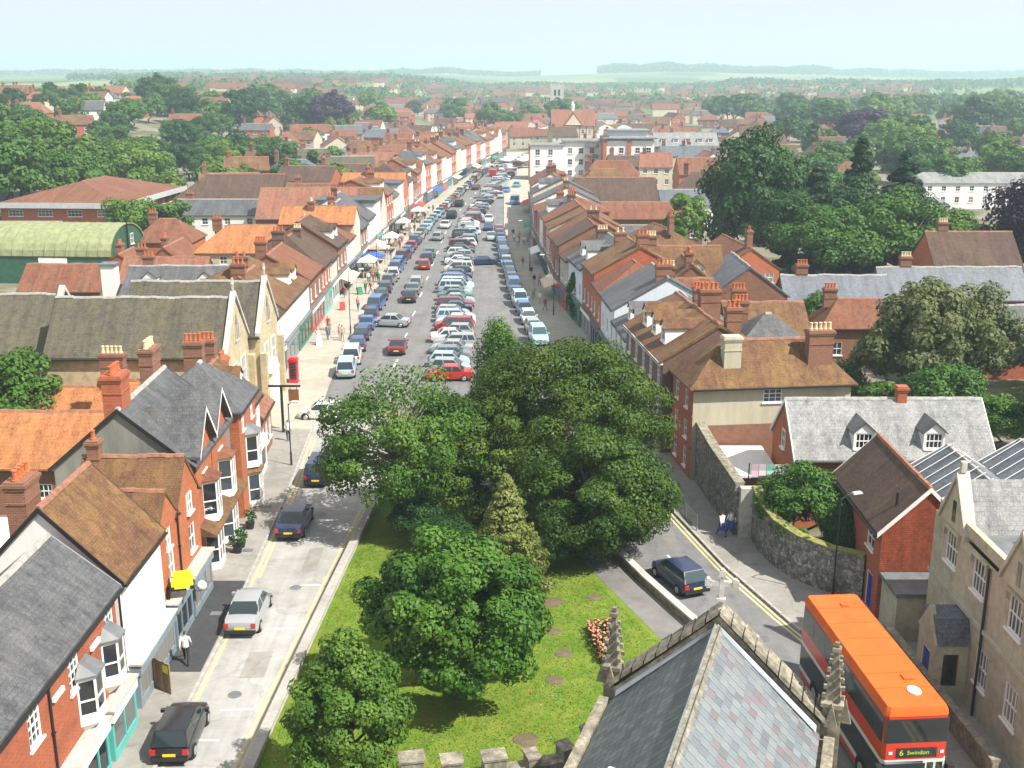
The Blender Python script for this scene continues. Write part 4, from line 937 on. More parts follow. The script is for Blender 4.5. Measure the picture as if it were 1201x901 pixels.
def slate_mat(name, cs, rough=.55):
    m, nt, bs = new_mat(name)
    g = nt.nodes.new('ShaderNodeNewGeometry'); oi = nt.nodes.new('ShaderNodeObjectInfo')
    ad = nt.nodes.new('ShaderNodeMath'); ad.operation = 'ADD'; nt.links.new(g.outputs['Random Per Island'], ad.inputs[0]); nt.links.new(oi.outputs['Random'], ad.inputs[1])
    fr = nt.nodes.new('ShaderNodeMath'); fr.operation = 'FRACT'; nt.links.new(ad.outputs[0], fr.inputs[0])
    n = len(cs); c = ramp(nt, fr.outputs[0], [(i / n, x) for i, x in enumerate(cs)])
    for nd in nt.nodes:
        if nd.type == 'VALTORGB': nd.color_ramp.interpolation = 'CONSTANT'
    nz = noise(nt, coords(nt, 'Generated'), 3, 5, .7)
    c = mixc(nt, .6, c, ramp(nt, nz, [(.3, (.6, .6, .6)), (.6, (1, 1, 1)), (.8, (1.1, 1.1, 1.0))]), 'MULTIPLY')
    nt.links.new(c, bs.inputs['Base Color']); bs.inputs['Roughness'].default_value = rough; return m
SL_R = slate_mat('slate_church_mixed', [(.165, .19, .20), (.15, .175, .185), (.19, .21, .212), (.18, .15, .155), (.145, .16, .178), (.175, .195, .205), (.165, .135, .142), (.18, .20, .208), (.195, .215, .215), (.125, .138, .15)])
SL_L = slate_mat('slate_church_shade', [(.10, .12, .115), (.12, .14, .135), (.14, .155, .145), (.09, .105, .105)])  # left slope's shade is put into these darker slate colours
def slates(sign, mat, w, cnt, label):
    """slates laid course by course; the nearest 300 singly, the rest joined"""
    gauge = .30; rows = int(ln / gauge); items = []
    ang = atan2(k, 1.0)
    for r in range(rows + 1):
        s0 = r * gauge
        if s0 + .05 > ln: continue
        n = int((LEN - .4) / w)
        for i in range(n + 1):
            y = -.42 - w * (i + .5 * (r % 2)) - w / 2 * (0 if r % 2 else 1)
            items.append((s0, y))
    items = [it for it in items if it[1] > -LEN + .3]
    key = MB(); key.box(0, .46, -w / 2 + .008, w / 2 - .008, 0, .022); base = key.mesh('slate', mat)
    par = OB('roof_slope', None, CH); par['label'] = label
    items.sort(key=lambda t: -t[1]); single, rest = items[:cnt], items[cnt:]
    for s0, y in single:
        x = HW + .3 - s0 * cos(ang); z = EZ - .3 * k + s0 * sin(ang)
        o = OB('slate', base, par, (sign * x, y, z + .03), (random.uniform(-.012, .012), (pi + ang + .03) if sign > 0 else -(ang) - .03, random.uniform(-.015, .015)) if False else 0)
        # slope frame: local X up the slope
        dirx = Vector((-sign * cos(ang - .04), 0, sin(ang - .04))); yv = Vector((0, 1, 0)); zv = dirx.cross(yv)
        if zv.z < 0: yv = -yv; zv = dirx.cross(yv)
        m_ = Matrix((dirx, yv, zv)).transposed().to_4x4() @ Matrix.Rotation(random.uniform(-.014, .014), 4, 'Z')
        m_.translation = (sign * x, y, z + .035 + random.uniform(0, .006)); o.matrix_local = m_
    if rest:
        mb = MB()
        for s0, y in rest:
            x = HW + .3 - s0 * cos(ang); z = EZ - .3 * k + s0 * sin(ang); d = Vector((-sign * cos(ang - .04), 0, sin(ang - .04))); yv = Vector((0, 1, 0)); zv = d.cross(yv)
            if zv.z < 0: yv = -yv; zv = d.cross(yv)
            c0 = Vector((sign * x, y, z + .035)); pts = [tuple(c0 + d * a + yv * b + zv * c) for c in (0, .022) for b in (-w / 2 + .008, w / 2 - .008) for a in (0, .46)]
            mb.add(pts, ((0, 2, 3, 1), (4, 5, 7, 6), (0, 1, 5, 4), (2, 6, 7, 3), (0, 4, 6, 2), (1, 3, 7, 5)))
        mb.build('slates', mat, par, kind='stuff')
slates(1, SL_R, .36, 300, 'pale mottled slate slope facing right'); slates(-1, SL_L, .30, 0, 'green-grey slate slope facing left, toned dark as the shaded side')
# gable coping, flashing, stepped stones
for sg in (-1, 1):
    n = 9; cpo = OB('gable_coping', None, CH)
    for i in range(n):
        a, b = i / n, (i + 1) / n - .012; cp = MB()
        f = lambda t, dz: (sg * (HW + .45) * (1 - t), EZ + .05 + (RZ + .3 - EZ) * t + dz)
        (xa, za), (xb, zb_) = f(a, .08), f(b, .08); j = random.uniform(-.02, .03); e0, e1 = random.uniform(-.04, .03), random.uniform(-.04, .03)
        P = [(xa, -.45 + e0, za + j), (xa, .38 + e1, za + j), (xb, .38 + e1, zb_ + j), (xb, -.45 + e0, zb_ + j)]; q = [(x, y * .92, z + .15 + random.uniform(-.02, .03)) for x, y, z in P]
        cp.rings([P if sg < 0 else P[::-1], q if sg < 0 else q[::-1]]); cp.build('coping_stone', ST_LICHEN, cpo)
    fl = MB(); P = [(sg * (HW + .2), -.62, EZ - .05), (sg * (HW + .2), -.46, EZ + .10), (0, -.46, RZ + .14), (0, -.62, RZ + .07)]; fl.add(P if sg > 0 else P[::-1], ((0, 1, 2, 3),)); fl.build('lead_flashing', LEADB, CH)
    gt = MB(); x = sg * (HW + .55); gt.box(min(x, sg * (HW + .1)), max(x, sg * (HW + .1)), -LEN, -.3, EZ - .75, EZ - .42); gt.build('parapet_gutter', ST_WHITE if sg < 0 else ST_LICHEN, CH)
    pp = MB(); xo = sg * (HW + .6); pp.box(xo - .16, xo + .16, -LEN, -.4, EZ - 3, EZ - .25); pp.build('parapet', ST_LICHEN, CH)
def pinnacle(x, y, z0, h, w, zb):
    mb = MB(); mb.box(-w / 2, w / 2, -w / 2, w / 2, zb, z0 + h * .38)
    mb.rings([[(a * w / 2 * s_, b * w / 2 * s_, z) for a, b in ((-1, -1), (1, -1), (1, 1), (-1, 1))] for s_, z in ((1.25, z0 + h * .38), (1.25, z0 + h * .42), (.85, z0 + h * .44), (.22, z0 + h * .92))])
    for i in range(5):   # crockets up the four arrises
        t = i / 5; z = z0 + h * (.48 + .42 * t); r = w / 2 * (.85 - .6 * t) + .04
        for a, b in ((-1, -1), (1, -1), (1, 1), (-1, 1)): mb.box(a * r - .05, a * r + .05, b * r - .05, b * r + .05, z, z + .13)
    for z, r in ((z0 + h * .92, .13), (z0 + h * .97, .07)): mb.box(-r, r, -r, r, z, z + h * .04)
    for a, b in ((-1, 0), (1, 0), (0, -1), (0, 1)): mb.prism([(a * w * .7 - .2, z0 + h * .2), (a * w * .7 + .2, z0 + h * .2), (a * w * .7, z0 + h * .44)], b * w * .7 - .06, b * w * .7 + .06, 'y')
    return mb.build('pinnacle', ST_LICHEN, CH, (x, y, 0))
pinnacle(-HW - .45, .1, EZ - .7, 3.4, .5, 2); pinnacle(HW + .6, .05, EZ - .6, 3.3, .55, 0)
def cross(x, y, z, s_=1.0, rot=0):
    mb = MB(); mb.box(-.07, .07, -.07, .07, 0, 1.25); mb.box(-.14, .14, -.14, .14, .35, .45); mb.box(-.42, .42, -.06, .06, .85, 1.0)
    for a, b in ((-.42, .925), (.42, .925), (0, 1.25)): mb.box(a - .1, a + .1, -.075, .075, b - .1, b + .1); mb.box(a - .05, a + .05, -.07, .07, b - .16, b + .16)
    mb.box(-.2, .2, -.12, .12, .86, .99) if False else None
    mb.cyl(0, 0, -.2, .12, .2, .12, 6); o = mb.build('cross_finial', ST_WHITE, CH, (x, y, z), rot); o.scale = (s_,) * 3; return o
cross(0, -.05, RZ + .4, 1.0, R(10))
# fleur cross of the near porch roof, stepping battlements and low aisle wall
mb = MB()
P0 = [(-3.6, 31.2), (-.2, 31.9), (1.9, 32.6), (2.9, 33.6)]
AW = thing('aisle_parapet', 'weathered stone battlements of the low church aisle, bottom centre', 'parapet')
def seg_box(mb, a, b, t, z0, z1):
    d = Vector(b) - Vector(a); d.normalize(); n = Vector((d.y, -d.x)) * t / 2
    mb.rings([[(p[0] + n.x * s_, p[1] + n.y * s_, z) for p, s_ in ((a, 1), (b, 1), (b, -1), (a, -1))][::-1] for z in (z0, z1)])
for a, b in zip(P0, P0[1:]):
    w_ = MB(); seg_box(w_, a, b, .55, -1, 5.05); w_.build('parapet_wall', ST_LICHEN, AW)
for t0, t1, h in ((.0, .07, .8), (.13, .19, .55), (.26, .33, .5), (.44, .5, .3), (.62, .7, .35), (.88, .99, .5)):
    L_ = 7.2; 
    def along(t):
        s_ = t * 3; i = min(2, int(s_)); f = s_ - i; return tuple(P0[i][j] + (P0[i + 1][j] - P0[i][j]) * f for j in (0, 1))
    m_ = MB(); seg_box(m_, along(t0), along(t1), .6, 5.052, 5.05 + h); c_ = MB(); seg_box(c_, along(t0 - .006), along(t1 + .006), .66, 5.052 + h, 5.13 + h)
    mo = m_.build('merlon', ST_LICHEN, AW); c_.build('coping', ST_LICHEN, mo)
rf = MB(); rf.add([(-3.4, 30.9, 4.2), (2.7, 33.2, 4.2), (2.0, 20, 4.6), (-4.5, 20, 4.6)], ((0, 1, 2, 3),)[::-1]); rf.build('lead_roof', LEAD, AW)
FX = thing('stone_finial', 'small pale leafy stone cross finial in front of the shade-toned slates', 'finial', (2.55, 25.0, 0))
mb = MB(); mb.cyl(0, 0, 7.2, 9.55, .10, .08, 6)
for a in range(5): t = 2 * pi * a / 5; mb.box(.2 * cos(t) - .09, .2 * cos(t) + .09, .2 * sin(t) - .09, .2 * sin(t) + .09, 9.4, 9.62)
mb.cyl(0, 0, 9.5, 9.8, .13, .08, 6); mb.build('finial_head', ST_WHITE, FX)

def thin_top(P, N, sz):   # the lime has lost leaf on its crown
    keep = (np.random.default_rng(3).random(len(P)) > np.clip((P[:, 2] - 6.9) / 2.2, 0, .82)); return P[keep], N[keep], sz[keep]
make_tree('yew_tree', 'huge dark olive yew in the middle of the churchyard', 3.4, 67.0, .1, 11.4, 6.7, 6.0, 'yew', L_YEW, 130000, .14, 3, nc=260, cr=.18, clear=.03, tr=.6, limbs=8)
make_tree('yew_tree', 'lower dark yew spreading over the churchyard path by the road', 4.7, 60.2, .1, 7.6, 4.9, 4.4, 'yew', L_YEW, 75000, .14, 4, nc=200, cr=.185, clear=.0, tr=.4, limbs=8)
make_tree('yew_tree', 'dark yew bough mass between the lime and the big yew', -2.2, 65.2, .1, 8.8, 4.6, 4.0, 'yew', L_YEW, 60000, .14, 5, nc=160, cr=.2, clear=.02, tr=.3, limbs=6)
make_tree('lime_tree', 'half-bare lime tree with exposed grey branches beside the left road', -6.9, 63.8, .1, 10.6, 5.0, 4.6, 'round', L_LIME, 56000, .16, 6, nc=120, cr=.17, clear=.08, tr=.35, limbs=60, bark=plain('bark_pale', (.30, .27, .22), .9, 0, .3, 4), extra=thin_top)
make_tree('cypress_tree', 'upright bright green cypress behind the big yew', -.9, 79, .1, 9.3, 1.9, 1.9, 'column', L_CYP, 20000, .15, 7, nc=90, cr=.42, clear=.03, tr=.25)
make_tree('golden_conifer', 'pale golden conifer with pointed top before the yew', -.3, 55.0, .1, 6.7, 2.6, 2.6, 'cone', L_GOLD, 26000, .13, 8, nc=330, cr=.15, clear=.04, tr=.16)
make_tree('maple_tree', 'leafy mid-green maple in the foreground lawn', -2.35, 44.4, .1, 7.9, 4.1, 3.9, 'round', L_MAPLE, 62000, .165, 9, nc=190, cr=.15, clear=.0, tr=.28, limbs=14)
make_tree('hawthorn_tree', 'round bushy tree at the bottom beside the left road wall', -6.2, 37.4, .1, 6.4, 2.35, 2.3, 'round', L_LIME, 36000, .12, 10, nc=120, cr=.18, clear=.04, tr=.2, limbs=10)
for nm, lab, x, y, h, m, v, w in (('laurel_bush', 'dark laurel bush under the lime tree', -5.6, 61.6, 3.2, L_DARK, 1, 1.1), ('laurel_bush', 'dark laurel bush between the maple and the big yew', -3.8, 58.4, 3.0, L_DARK, 2, 1.2), ('holly_bush', 'small glossy holly bush at the foot of the golden conifer', 1.9, 57.6, 2.6, L_DARK, 3, 1.0)):
    put_tree(nm, x, y, h, 'dome', m, v, 2, w, lab, z=.14, cat='bush')
# grass blades of the lawn
g = np.random.default_rng(12); n = 70000; yy = g.uniform(36, 80, n); fx = g.random(n); a0 = np.interp(yy, [t[0] for t in ML], [t[1] for t in ML]) + .4; b0 = np.interp(yy, [t[0] for t in MR], [t[1] for t in MR]) - 2.6
P = np.stack([a0 + (b0 - a0) * fx, yy, .143 + .03 * g.random(n)], 1); keep = np.ones(n, bool)
for x, y, r in SOILC: keep &= (np.hypot(P[:, 0] - x, P[:, 1] - y) > r * (.55 + .5 * g.random(n)))
P = P[keep]; OB('grass', leaf_mesh('grass', leaf_mat('leaf_grass', (0.075, 0.15, 0.012), (0.13, 0.22, 0.02), (0.24, 0.27, 0.05), .25), P, unit(g.normal(size=P.shape) * .4 + [0, 0, 1]), (.035 + .05 * g.random(len(P))), g), None, kind='stuff', label='short sunlit grass blades of the churchyard lawn', category='grass')
# rose bed beside the church
RB = thing('rose_bed', 'triangular bed of orange and pink roses beside the church pinnacle', 'flower bed', (4.6, 49.2, .14))
mb = MB(); pts = [(-.9, 1.4), (.5, 1.9), (.6, -2.4), (-.2, -1.6)]; mb.prism(pts[::-1], 0, .05, 'z'); mb.build('soil', SOIL, RB)
g = np.random.default_rng(1)
def bed_pts(n, z0, z1):
    P = np.stack([g.uniform(-.8, .6, n), g.uniform(-2.0, 1.6, n), g.uniform(z0, z1, n)], 1); return P[P[:, 0] > -.9 + (.9 - P[:, 1] * .5) * .25]
P = bed_pts(1500, .05, .55); OB('rose_leaves', leaf_mesh('rose_leaves', L_DARK, P, unit(g.normal(size=P.shape) + [0, 0, .8]), np.full(len(P), .14), g), RB)
P = bed_pts(300, .4, .65); OB('rose_blooms', leaf_mesh('rose_blooms', plain('rose_pink', (.62, .22, .14), .8, 0, .35, 5), P, unit(g.normal(size=P.shape) * .5 + [0, 0, 1]), np.full(len(P), .16), g), RB)
# ------------------------------------------------------------------ left row, from the viewer outwards
a = House('terraced_house', 'red brick house with long dark slate roof at the bottom left', -21.6, -16.6, 28, 42.2, 'y', 6.75, 8.95, 'red', 'slate',
          win={'+x': [(4.6, 1.45, 1.0, [6.0, 9.6, 13.4], 'six'), (1.3, 1.6, 1.0, [3.2, 6.2], 'six')]}, chim=((3.5, .3, 1.6, .7, 10.6, 4, B_RED),), ov=.3, barge=LEADB)
a.bay('+x', 10.4, 2.9, 4.9, 1.5, .6, LEAD, WHITE); a.bay('+x', 13.0, 3.0, 5.0, 1.4, .55, LEAD, WHITE)
a.shopfront('+x', 7.6, 10.9, TEAL, 2.55, .5, 3, WHITE); a.shopfront('+x', 11.5, 14.3, TEAL, 2.45, .45, 2, WHITE); a.pipe('+x', 7.2); a.pipe('+x', 14.55)
for u in (7.9, 11.6):
    x, y = a.pos('S', u, .03); mb = MB(); mb.box(-.45, .45, -.12, 0, 0, .18); mb.build('window_ledge', WHITE, a.o, (x, y, 5.3))
b = House('terraced_house', 'white painted house with mossy brown tiled roof and plain recessed panels', -22.8, -16.75, 43.25, 48.8, 'y', 6.5, 9.75, 'white', 'brown', barge=BLACK,
          chim=((1.3, 1.2, 1.5, .85, 10.6, 4, B_BROWN),), plinth=0)
for u, z in ((1.2, 4.3), (1.2, 1.7 + 1.1), (2.6, 4.4), (2.6, 2.9), (4.0, 4.4), (4.0, 2.9)):
    x, y = b.pos('S', u, .005); mb = MB()
    for q in (-.42, .42): mb.box(q - .03, q + .03, -.04, 0, 0, 1.15)
    mb.box(-.5, .5, -.06, 0, 1.15, 1.23); mb.box(-.5, .5, -.08, 0, -.1, -.02); mb.build('window_moulding', W_WHITE, b.o, (x, y, z))
b.shopfront('+x', .2, 5.4, SHOPGREY, 2.3, .4, 4, SHOPGREY)
c1 = House('terraced_house', 'narrow red brick gabled house with brown tiled roof beside the yellow box', -22.0, -16.85, 48.85, 51.95, 'x', 6.1, 7.8, 'orange', 'brown', win={'+x': [(4.75, 1.05, .8, [1.55], 'case'), (3.0, 1.5, .95, [1.7], 'sash')]}, vg=.05)
c1.pipe('+x', 2.95, 2.4)
c2 = House('terraced_house', 'taller red brick gabled house with two white windows next to the grey gable', -22.0, -16.85, 52.0, 55.7, 'x', 6.1, 8.35, 'orange', 'brown', win={'+x': [(5.2, 1.05, .8, [2.0], 'case'), (2.95, 1.5, 1.0, [2.2], 'sash')]}, chim=((.6, 0, .6, .6, 9.2, 1),), vg=.05)
for h in (c1, c2): h.shopfront('+x', .12, h.D - .12, SHOPGREY, 2.45, .5, 3, SHOPGREY)
d = House('terraced_house', 'tall house with grey rendered gable, slate roof and white oriel windows', -24.6, -17.3, 56.0, 65.0, 'y', 7.0, 10.2, 'grey', 'slate', rot=1.5, barge=BLACK, hip=(0, 0), gutter=False,
          chim=((1.0, .3, 1.5, 1.0, 11.9, 4, B_RED), (8.2, .6, 1.6, .8, 11.6, 5, B_BROWN, CREAMPOT)))
for i, yy in enumerate((2.2, 6.0)):
    # brick cross gables over the street front
    w = 3.7; mb = MB(); x0 = yy - d.L / 2; yf = -d.D / 2 - .05
    panel(mb, (x0 - w / 2, yf), (1, 0), w, -.8, 7.4, [(.35 + w / 2 - .95, .35 + w / 2 - .3, 6.0, 7.1)] if False else [])
    mb.add([(x0 - w / 2, yf, 7.4), (x0 + w / 2, yf, 7.4), (x0, yf, 9.5)], ((0, 1, 2),))
    gp = mb.build('cross_gable', B_ORANGE, d.o)
    r = MB(); e = .15; q = 2.1 / (w / 2); zt = 9.5
    prof = [(-w / 2 - e, 7.4 - e * q), (0, zt), (w / 2 + e, 7.4 - e * q), (w / 2 + e, 7.4 - e * q + .16), (0, zt + .16), (-w / 2 - e, 7.4 - e * q + .16)]
    A = [(x0 + a_, yf - .4, b_) for a_, b_ in prof]; B2 = [(x0 + a_, -.6, b_) for a_, b_ in prof]
    r.add(A + B2, [(0, 1, 4, 5), (1, 2, 3, 4), (11, 10, 7, 6), (10, 9, 8, 7)] + [((j + 1) % 6, j, j + 6, (j + 1) % 6 + 6) for j in range(6)]); r.build('gable_roof', T_SLATE, gp)
    v = MB()
    for s_ in (-1, 1): v.add([(x0 + s_ * (w / 2 + e), yf - .42, 7.4 - e * q - .06), (x0, yf - .42, zt - .08), (x0, yf - .42, zt + .2), (x0 + s_ * (w / 2 + e), yf - .42, 7.4 - e * q + .18)], ((0, 1, 2, 3) if s_ < 0 else (3, 2, 1, 0),))
    v.build('bargeboard', WHITE, gp)
    d.bay('+x', yy + .3, 3.0, 5.4, 1.7, .75, T_RED, None); d.bay('+x', yy + .3, 0.1, 2.5, 1.9, .7, T_BROWN, None)
    put_window(d.o, x0 + .1, yf, 5.95, 0, .9, 1.1, 'case')
jt = MB(); jt.prism([(-d.D / 2, 3.3), (-d.D / 2 - .95, 2.75), (-d.D / 2 - .95, 2.65), (-d.D / 2, 2.7)][::-1], -d.L / 2 + .4, d.L / 2 - .2, 'x'); jt.build('tiled_skirt_roof', T_BROWN, d.o)
e1 = House('terraced_house', 'tall brick house with hipped slate roof and stacked white bays', -22.6, -17.0, 65.4, 70.6, 'y', 7.3, 9.6, 'orange', 'slate', rot=2, hip=(2.2, 2.2), win={'+x': [(5.6, 1.2, .8, [1.2, 4.0], 'sash')]}, chim=((4.6, .8, .8, 1.2, 10.6, 4),))
e1.bay('+x', 2.4, 2.9, 5.1, 1.7, .7, LEAD, None); e1.bay('+x', 2.4, .2, 2.5, 1.7, .7, T_BROWN, None)
e2 = House('terraced_house', 'white-fronted house with mossy brown roof before the stone hall', -23.4, -17.9, 71.0, 75.5, 'y', 5.6, 8.2, 'white', 'brown', rot=2, win={'+x': [(3.6, 1.3, .9, 2)]}, chim=((3.9, .5, .8, 1.2, 9.6, 4),), dorm=(('+x', 2.2, 6.2, 1.2, 1.1),))
e2.shopfront('+x', .4, 4.1, WHITE, 2.6, .4, 2)
e3 = House('terraced_house', 'low house with faded red roof beside the hanging sign post', -22.8, -18.2, 76, 80.5, 'y', 3.6, 5.6, 'bbrown', 'pale', rot=3, win={'+x': [(.9, 1.5, 1.0, 3)]}, chim=((2.2, .6, 1.3, .7, 7.4, 4, B_RED),))
House('outhouse', 'brick rear wing with red chimney pots behind the low house', -29, -23.3, 72.5, 78, 'x', 4.2, 6.6, 'bbrown', 'orange', chim=((3.6, 0, .9, .6, 8.2, 3, B_RED), (1.2, -.4, 1.6, .8, 8.6, 5, B_BROWN, CREAMPOT)), category='outhouse')
for nm, lab, y0, y1, x0, x1 in (('stone_hall', 'yellow stone gothic hall gable nearer the viewer', 81.5, 88.4, -35.5, -21.6), ('stone_hall', 'yellow stone gothic hall gable farther from the viewer', 88.6, 95.6, -32, -20.7)):
    f = House(nm, lab, x0, x1, y0, y1, 'x', 6.8, 10.6, 'ystone', 'stone', category='hall', vg=0, gutter=True)
    w = f.D; mb = MB()
    for s_ in (-1, 1):
        mb.prism([(s_ * (w / 2 + .25), 6.6), (0, 10.75), (0, 11.1), (s_ * (w / 2 + .25), 6.95)][::s_], f.L / 2 - .3, f.L / 2 + .12, 'x')
    mb.build('gable_coping', ST_WHITE, f.o)
    cr = MB(); cr.box(-.07, .07, -.07, .07, 11.0, 12.1); cr.box(-.06, .06, -.3, .3, 11.6, 11.75); cr.build('cross_finial', ST_WHITE, f.o, (f.L / 2 - .1, 0, 0))
    wd = MB(); wd.prism([(-.45, 7.3), (.45, 7.3), (.45, 8.4), (0, 9.3), (-.45, 8.4)], f.L / 2 + .01, f.L / 2 + .05, 'x'); ww = wd.build('lancet_window', GLASS, f.o)
    fr = MB()
    for q in (-.48, 0, .48): fr.box(f.L / 2 + .01, f.L / 2 + .1, q - .04, q + .04, 7.2, 8.5 if q else 9.2)
    fr.box(f.L / 2 + .01, f.L / 2 + .12, -.6, .6, 7.1, 7.22); fr.build('tracery', ST_WHITE, ww)
    for q in (-1.3, 1.3): put_window(f.o, f.L / 2 + .1, q, 3.4, pi / 2, 1.5, 2.2, 'wide')
    dp = MB(); dp.box(f.L / 2, f.L / 2 + .45, -1.2, 1.2, 0, 2.9); dp.prism([(-1.4, 2.9), (1.4, 2.9), (0, 4.0)], f.L / 2, f.L / 2 + .5, 'x'); dp.build('porch', W_WHITE, f.o)
    for q in (-w / 2 + .1, w / 2 - .1): bt = MB(); bt.box(f.L / 2, f.L / 2 + .5, q - .35, q + .35, -1, 5.2); bt.build('buttress', ST_YELLOW, f.o)
f0 = House('stone_hall', 'long stone hall wing with parapet gable at the left edge', -52, -36.3, 84.5, 92.5, 'x', 6.2, 10.2, 'ystone', 'stone', category='hall', vg=0, win={'-y': [(2.2, 2.4, 1.4, 5, 'wide')]})
mb = MB()
for s_ in (-1, 1): mb.prism([(s_ * 4.3, 6.0), (0, 10.5), (0, 10.9), (s_ * 4.3, 6.4)][::s_], f0.L / 2 - .3, f0.L / 2 + .15, 'x')
mb.build('gable_coping', ST_WHITE, f0.o)
House('outbuilding', 'low building with bright orange pantile roof at the left edge', -40, -26.6, 66.6, 73.4, 'x', 3.2, 5.9, 'bbrown', 'orange', category='outbuilding', win={'-y': [(1.0, 1.0, 1.2, [5, 10], 'wide')]})
House('outbuilding', 'second orange pantile roof tucked behind the chimneys', -37, -25.5, 75.5, 80.8, 'x', 3.2, 5.3, 'bbrown', 'orange', category='outbuilding')
House('flat_roof_extension', 'pale flat-roofed extension with dark skylights behind the brown roof', -32, -23.0, 52, 58, 'x', 3.0, 3.2, 'bbrown', W_WHITE, flat=True, category='extension', ov=.1)
House('flat_roof_extension', 'cream flat roof at the left edge beyond the slate roof', -34, -22.9, 42, 50.5, 'x', 3.4, 3.6, 'bbrown', W_CREAM, flat=True, category='extension', ov=.15)
# ------------------------------------------------------------------ left side behind the halls
def barrel():
    o = thing('green_barrel_hall', 'green corrugated hall with pale green barrel roof', 'hall', (-66, 156, 0), R(-4))
    L_, D_, ez, rz = 24, 12, 3.6, 7.4
    arc = [(D_ / 2 * cos(pi * i / 14), ez + (rz - ez) * sin(pi * i / 14)) for i in range(15)]
    w = MB(); w.prism([(D_ / 2, -1), *arc, (-D_ / 2, -1)], -L_ / 2, L_ / 2, 'x'); w.build('wall', plain('metal_green', (.03, .10, .06), .5, 0, .2), o)
    r = MB(); ro = [(a * 1.03, b + .12) for a, b in arc]; ri = [(a, b + .01) for a, b in arc][::-1]
    r.prism(ro + ri, -L_ / 2 - .2, L_ / 2 + .2, 'x'); r.build('barrel_roof', plain('metal_pale_green', (.24, .265, .13), .6, 0, .25), o)
    for i in range(1, 16):
        q = MB(); x = -L_ / 2 + L_ * i / 16; q.prism([(a * 1.045, b + .17) for a, b in arc] + [(a * 1.028, b + .1) for a, b in arc][::-1], x - .03, x + .03, 'x'); q.build('roof_seam', MATS['metal_pale_green'], o)
    for y, z in ((-1.6, 3.2), (1.8, 4.4)): put_window(o, L_ / 2 + .1, y, z, pi / 2, 1.0, 1.5, 'sash')
    dr = MB(); dr.box(-11, -7, -D_ / 2 - .05, -D_ / 2 + .1, 0, 3.0); dr.build('loading_door', plain('doorway_shade', (.02, .02, .02), .9), o)  # solid near-black panel, painted as the dark inside of a doorway
    sg = MB(); sg.box(2, 6, -D_ / 2 - .08, -D_ / 2 - .02, 2.3, 3.5); sg.build('blank_white_sign', WHITE, o)
    pl = MB(); pl.cyl(L_ / 2 + .2, 0, 0, 7.6, .12, n=6); pl.build('flue_pipe', BLACK, o)
barrel()
bb = House('brick_office_block', 'large orange brick block with shallow red hipped roof and grey fascia', -88, -67, 193, 224, 'y', 6.2, 9.0, 'orange', 'red', rot=-3, hip=(10, 10), ov=1.0, win={'-y': [(3.9, 1.1, 2.6, 4, 'wide'), (1.0, 1.3, 2.6, 4, 'wide')], '+x': [(3.9, 1.2, 1.6, 8, 'wide'), (1.0, 1.3, 1.6, 8, 'wide')]}, far=True, category='office block')
fs = MB(); fs.box(-bb.L / 2 - 1.05, bb.L / 2 + 1.05, -bb.D / 2 - 1.08, -bb.D / 2 - 1.0, 5.4, 6.35); fs.box(-bb.L / 2 - 1.08, -bb.L / 2 - 1.0, -bb.D / 2 - 1.0, bb.D / 2 + 1.05, 5.4, 6.35); fs.build('fascia', plain('fascia_grey', (.45, .47, .47), .5), bb.o)
LB = [  # label, x0,x1,y0,y1,axis,eave,ridge,wall,roof,hip
 ('small orange-brown gabled roof in front of the green hall', -57, -47.5, 126, 133, 'x', 3.4, 6.0, 'bbrown', 'red', (0, 0)),
 ('low red-tiled cottage right of the green hall', -53, -45, 137, 143, 'y', 3.6, 6.0, 'red', 'red', (0, 0)),
 ('red-tiled cottage behind the white flue', -47.5, -41, 140, 149, 'y', 3.6, 6.4, 'bbrown', 'red', (0, 0)),
 ('orange-walled cottage with hipped brown roof', -55, -46.5, 160, 168, 'x', 4.2, 7.0, 'orange', 'red', (3, 3)),
 ('tan house with orange hipped roof', -42, -32, 146, 155, 'x', 4.8, 7.8, 'tan', 'orange', (3.5, 0)),
 ('grey slate roofed block with white dormers', -42, -29, 117, 125, 'x', 4.6, 7.2, 'bbrown', 'slate', (0, 0)),
 ('long brown-roofed building beside the brick office block', -64, -44, 212, 225, 'x', 5.0, 9.0, 'bbrown', 'dbrown', (5, 0)),
 ('white rendered building with grey roof and small windows', -57, -42, 186, 195, 'x', 5.0, 7.2, 'white', 'slate', (0, 0)),
 ('grey-roofed bungalow at the left edge', -86, -70, 168, 178, 'x', 3.4, 5.6, 'red', 'stone', (0, 0)),
 ('brown-roofed building under the far side of the long roof', -42, -29, 205, 214, 'x', 5.0, 8.2, 'bbrown', 'brown', (0, 0)),
 ('brown-tiled workshop beside the stone hall roofs', -36, -28, 99, 107, 'y', 4.6, 7.6, 'bbrown', 'brown', (0, 0)),
 ('pale red tiled store behind the shops', -46, -36, 128, 134, 'x', 4.0, 6.6, 'bbrown', 'pale', (0, 0))]
for i, (lab, x0, x1, y0, y1, ax, ev, rd, wl, rf_, hp) in enumerate(LB):
    House('backland_building', lab, x0, x1, y0, y1, ax, ev, rd, wl, rf_, hip=hp, win={'-y': [(1.2, 1.2, 1.0, 3)] + ([(ev - 1.6, 1.1, 1.0, 4)] if ev > 4.4 else []), '+x': [(1.2, 1.2, 1.0, 2)]}, far=y0 > 130, category='building',
          chim=((2.0, .3, 1.2, .7, rd + 1.0, 3, B_BROWN),) if i not in (0, 6, 8) else (), dorm=(('-y', 3, 5.0, 1.4, 1.2), ('-y', 9, 5.0, 1.4, 1.2)) if i == 5 else ())
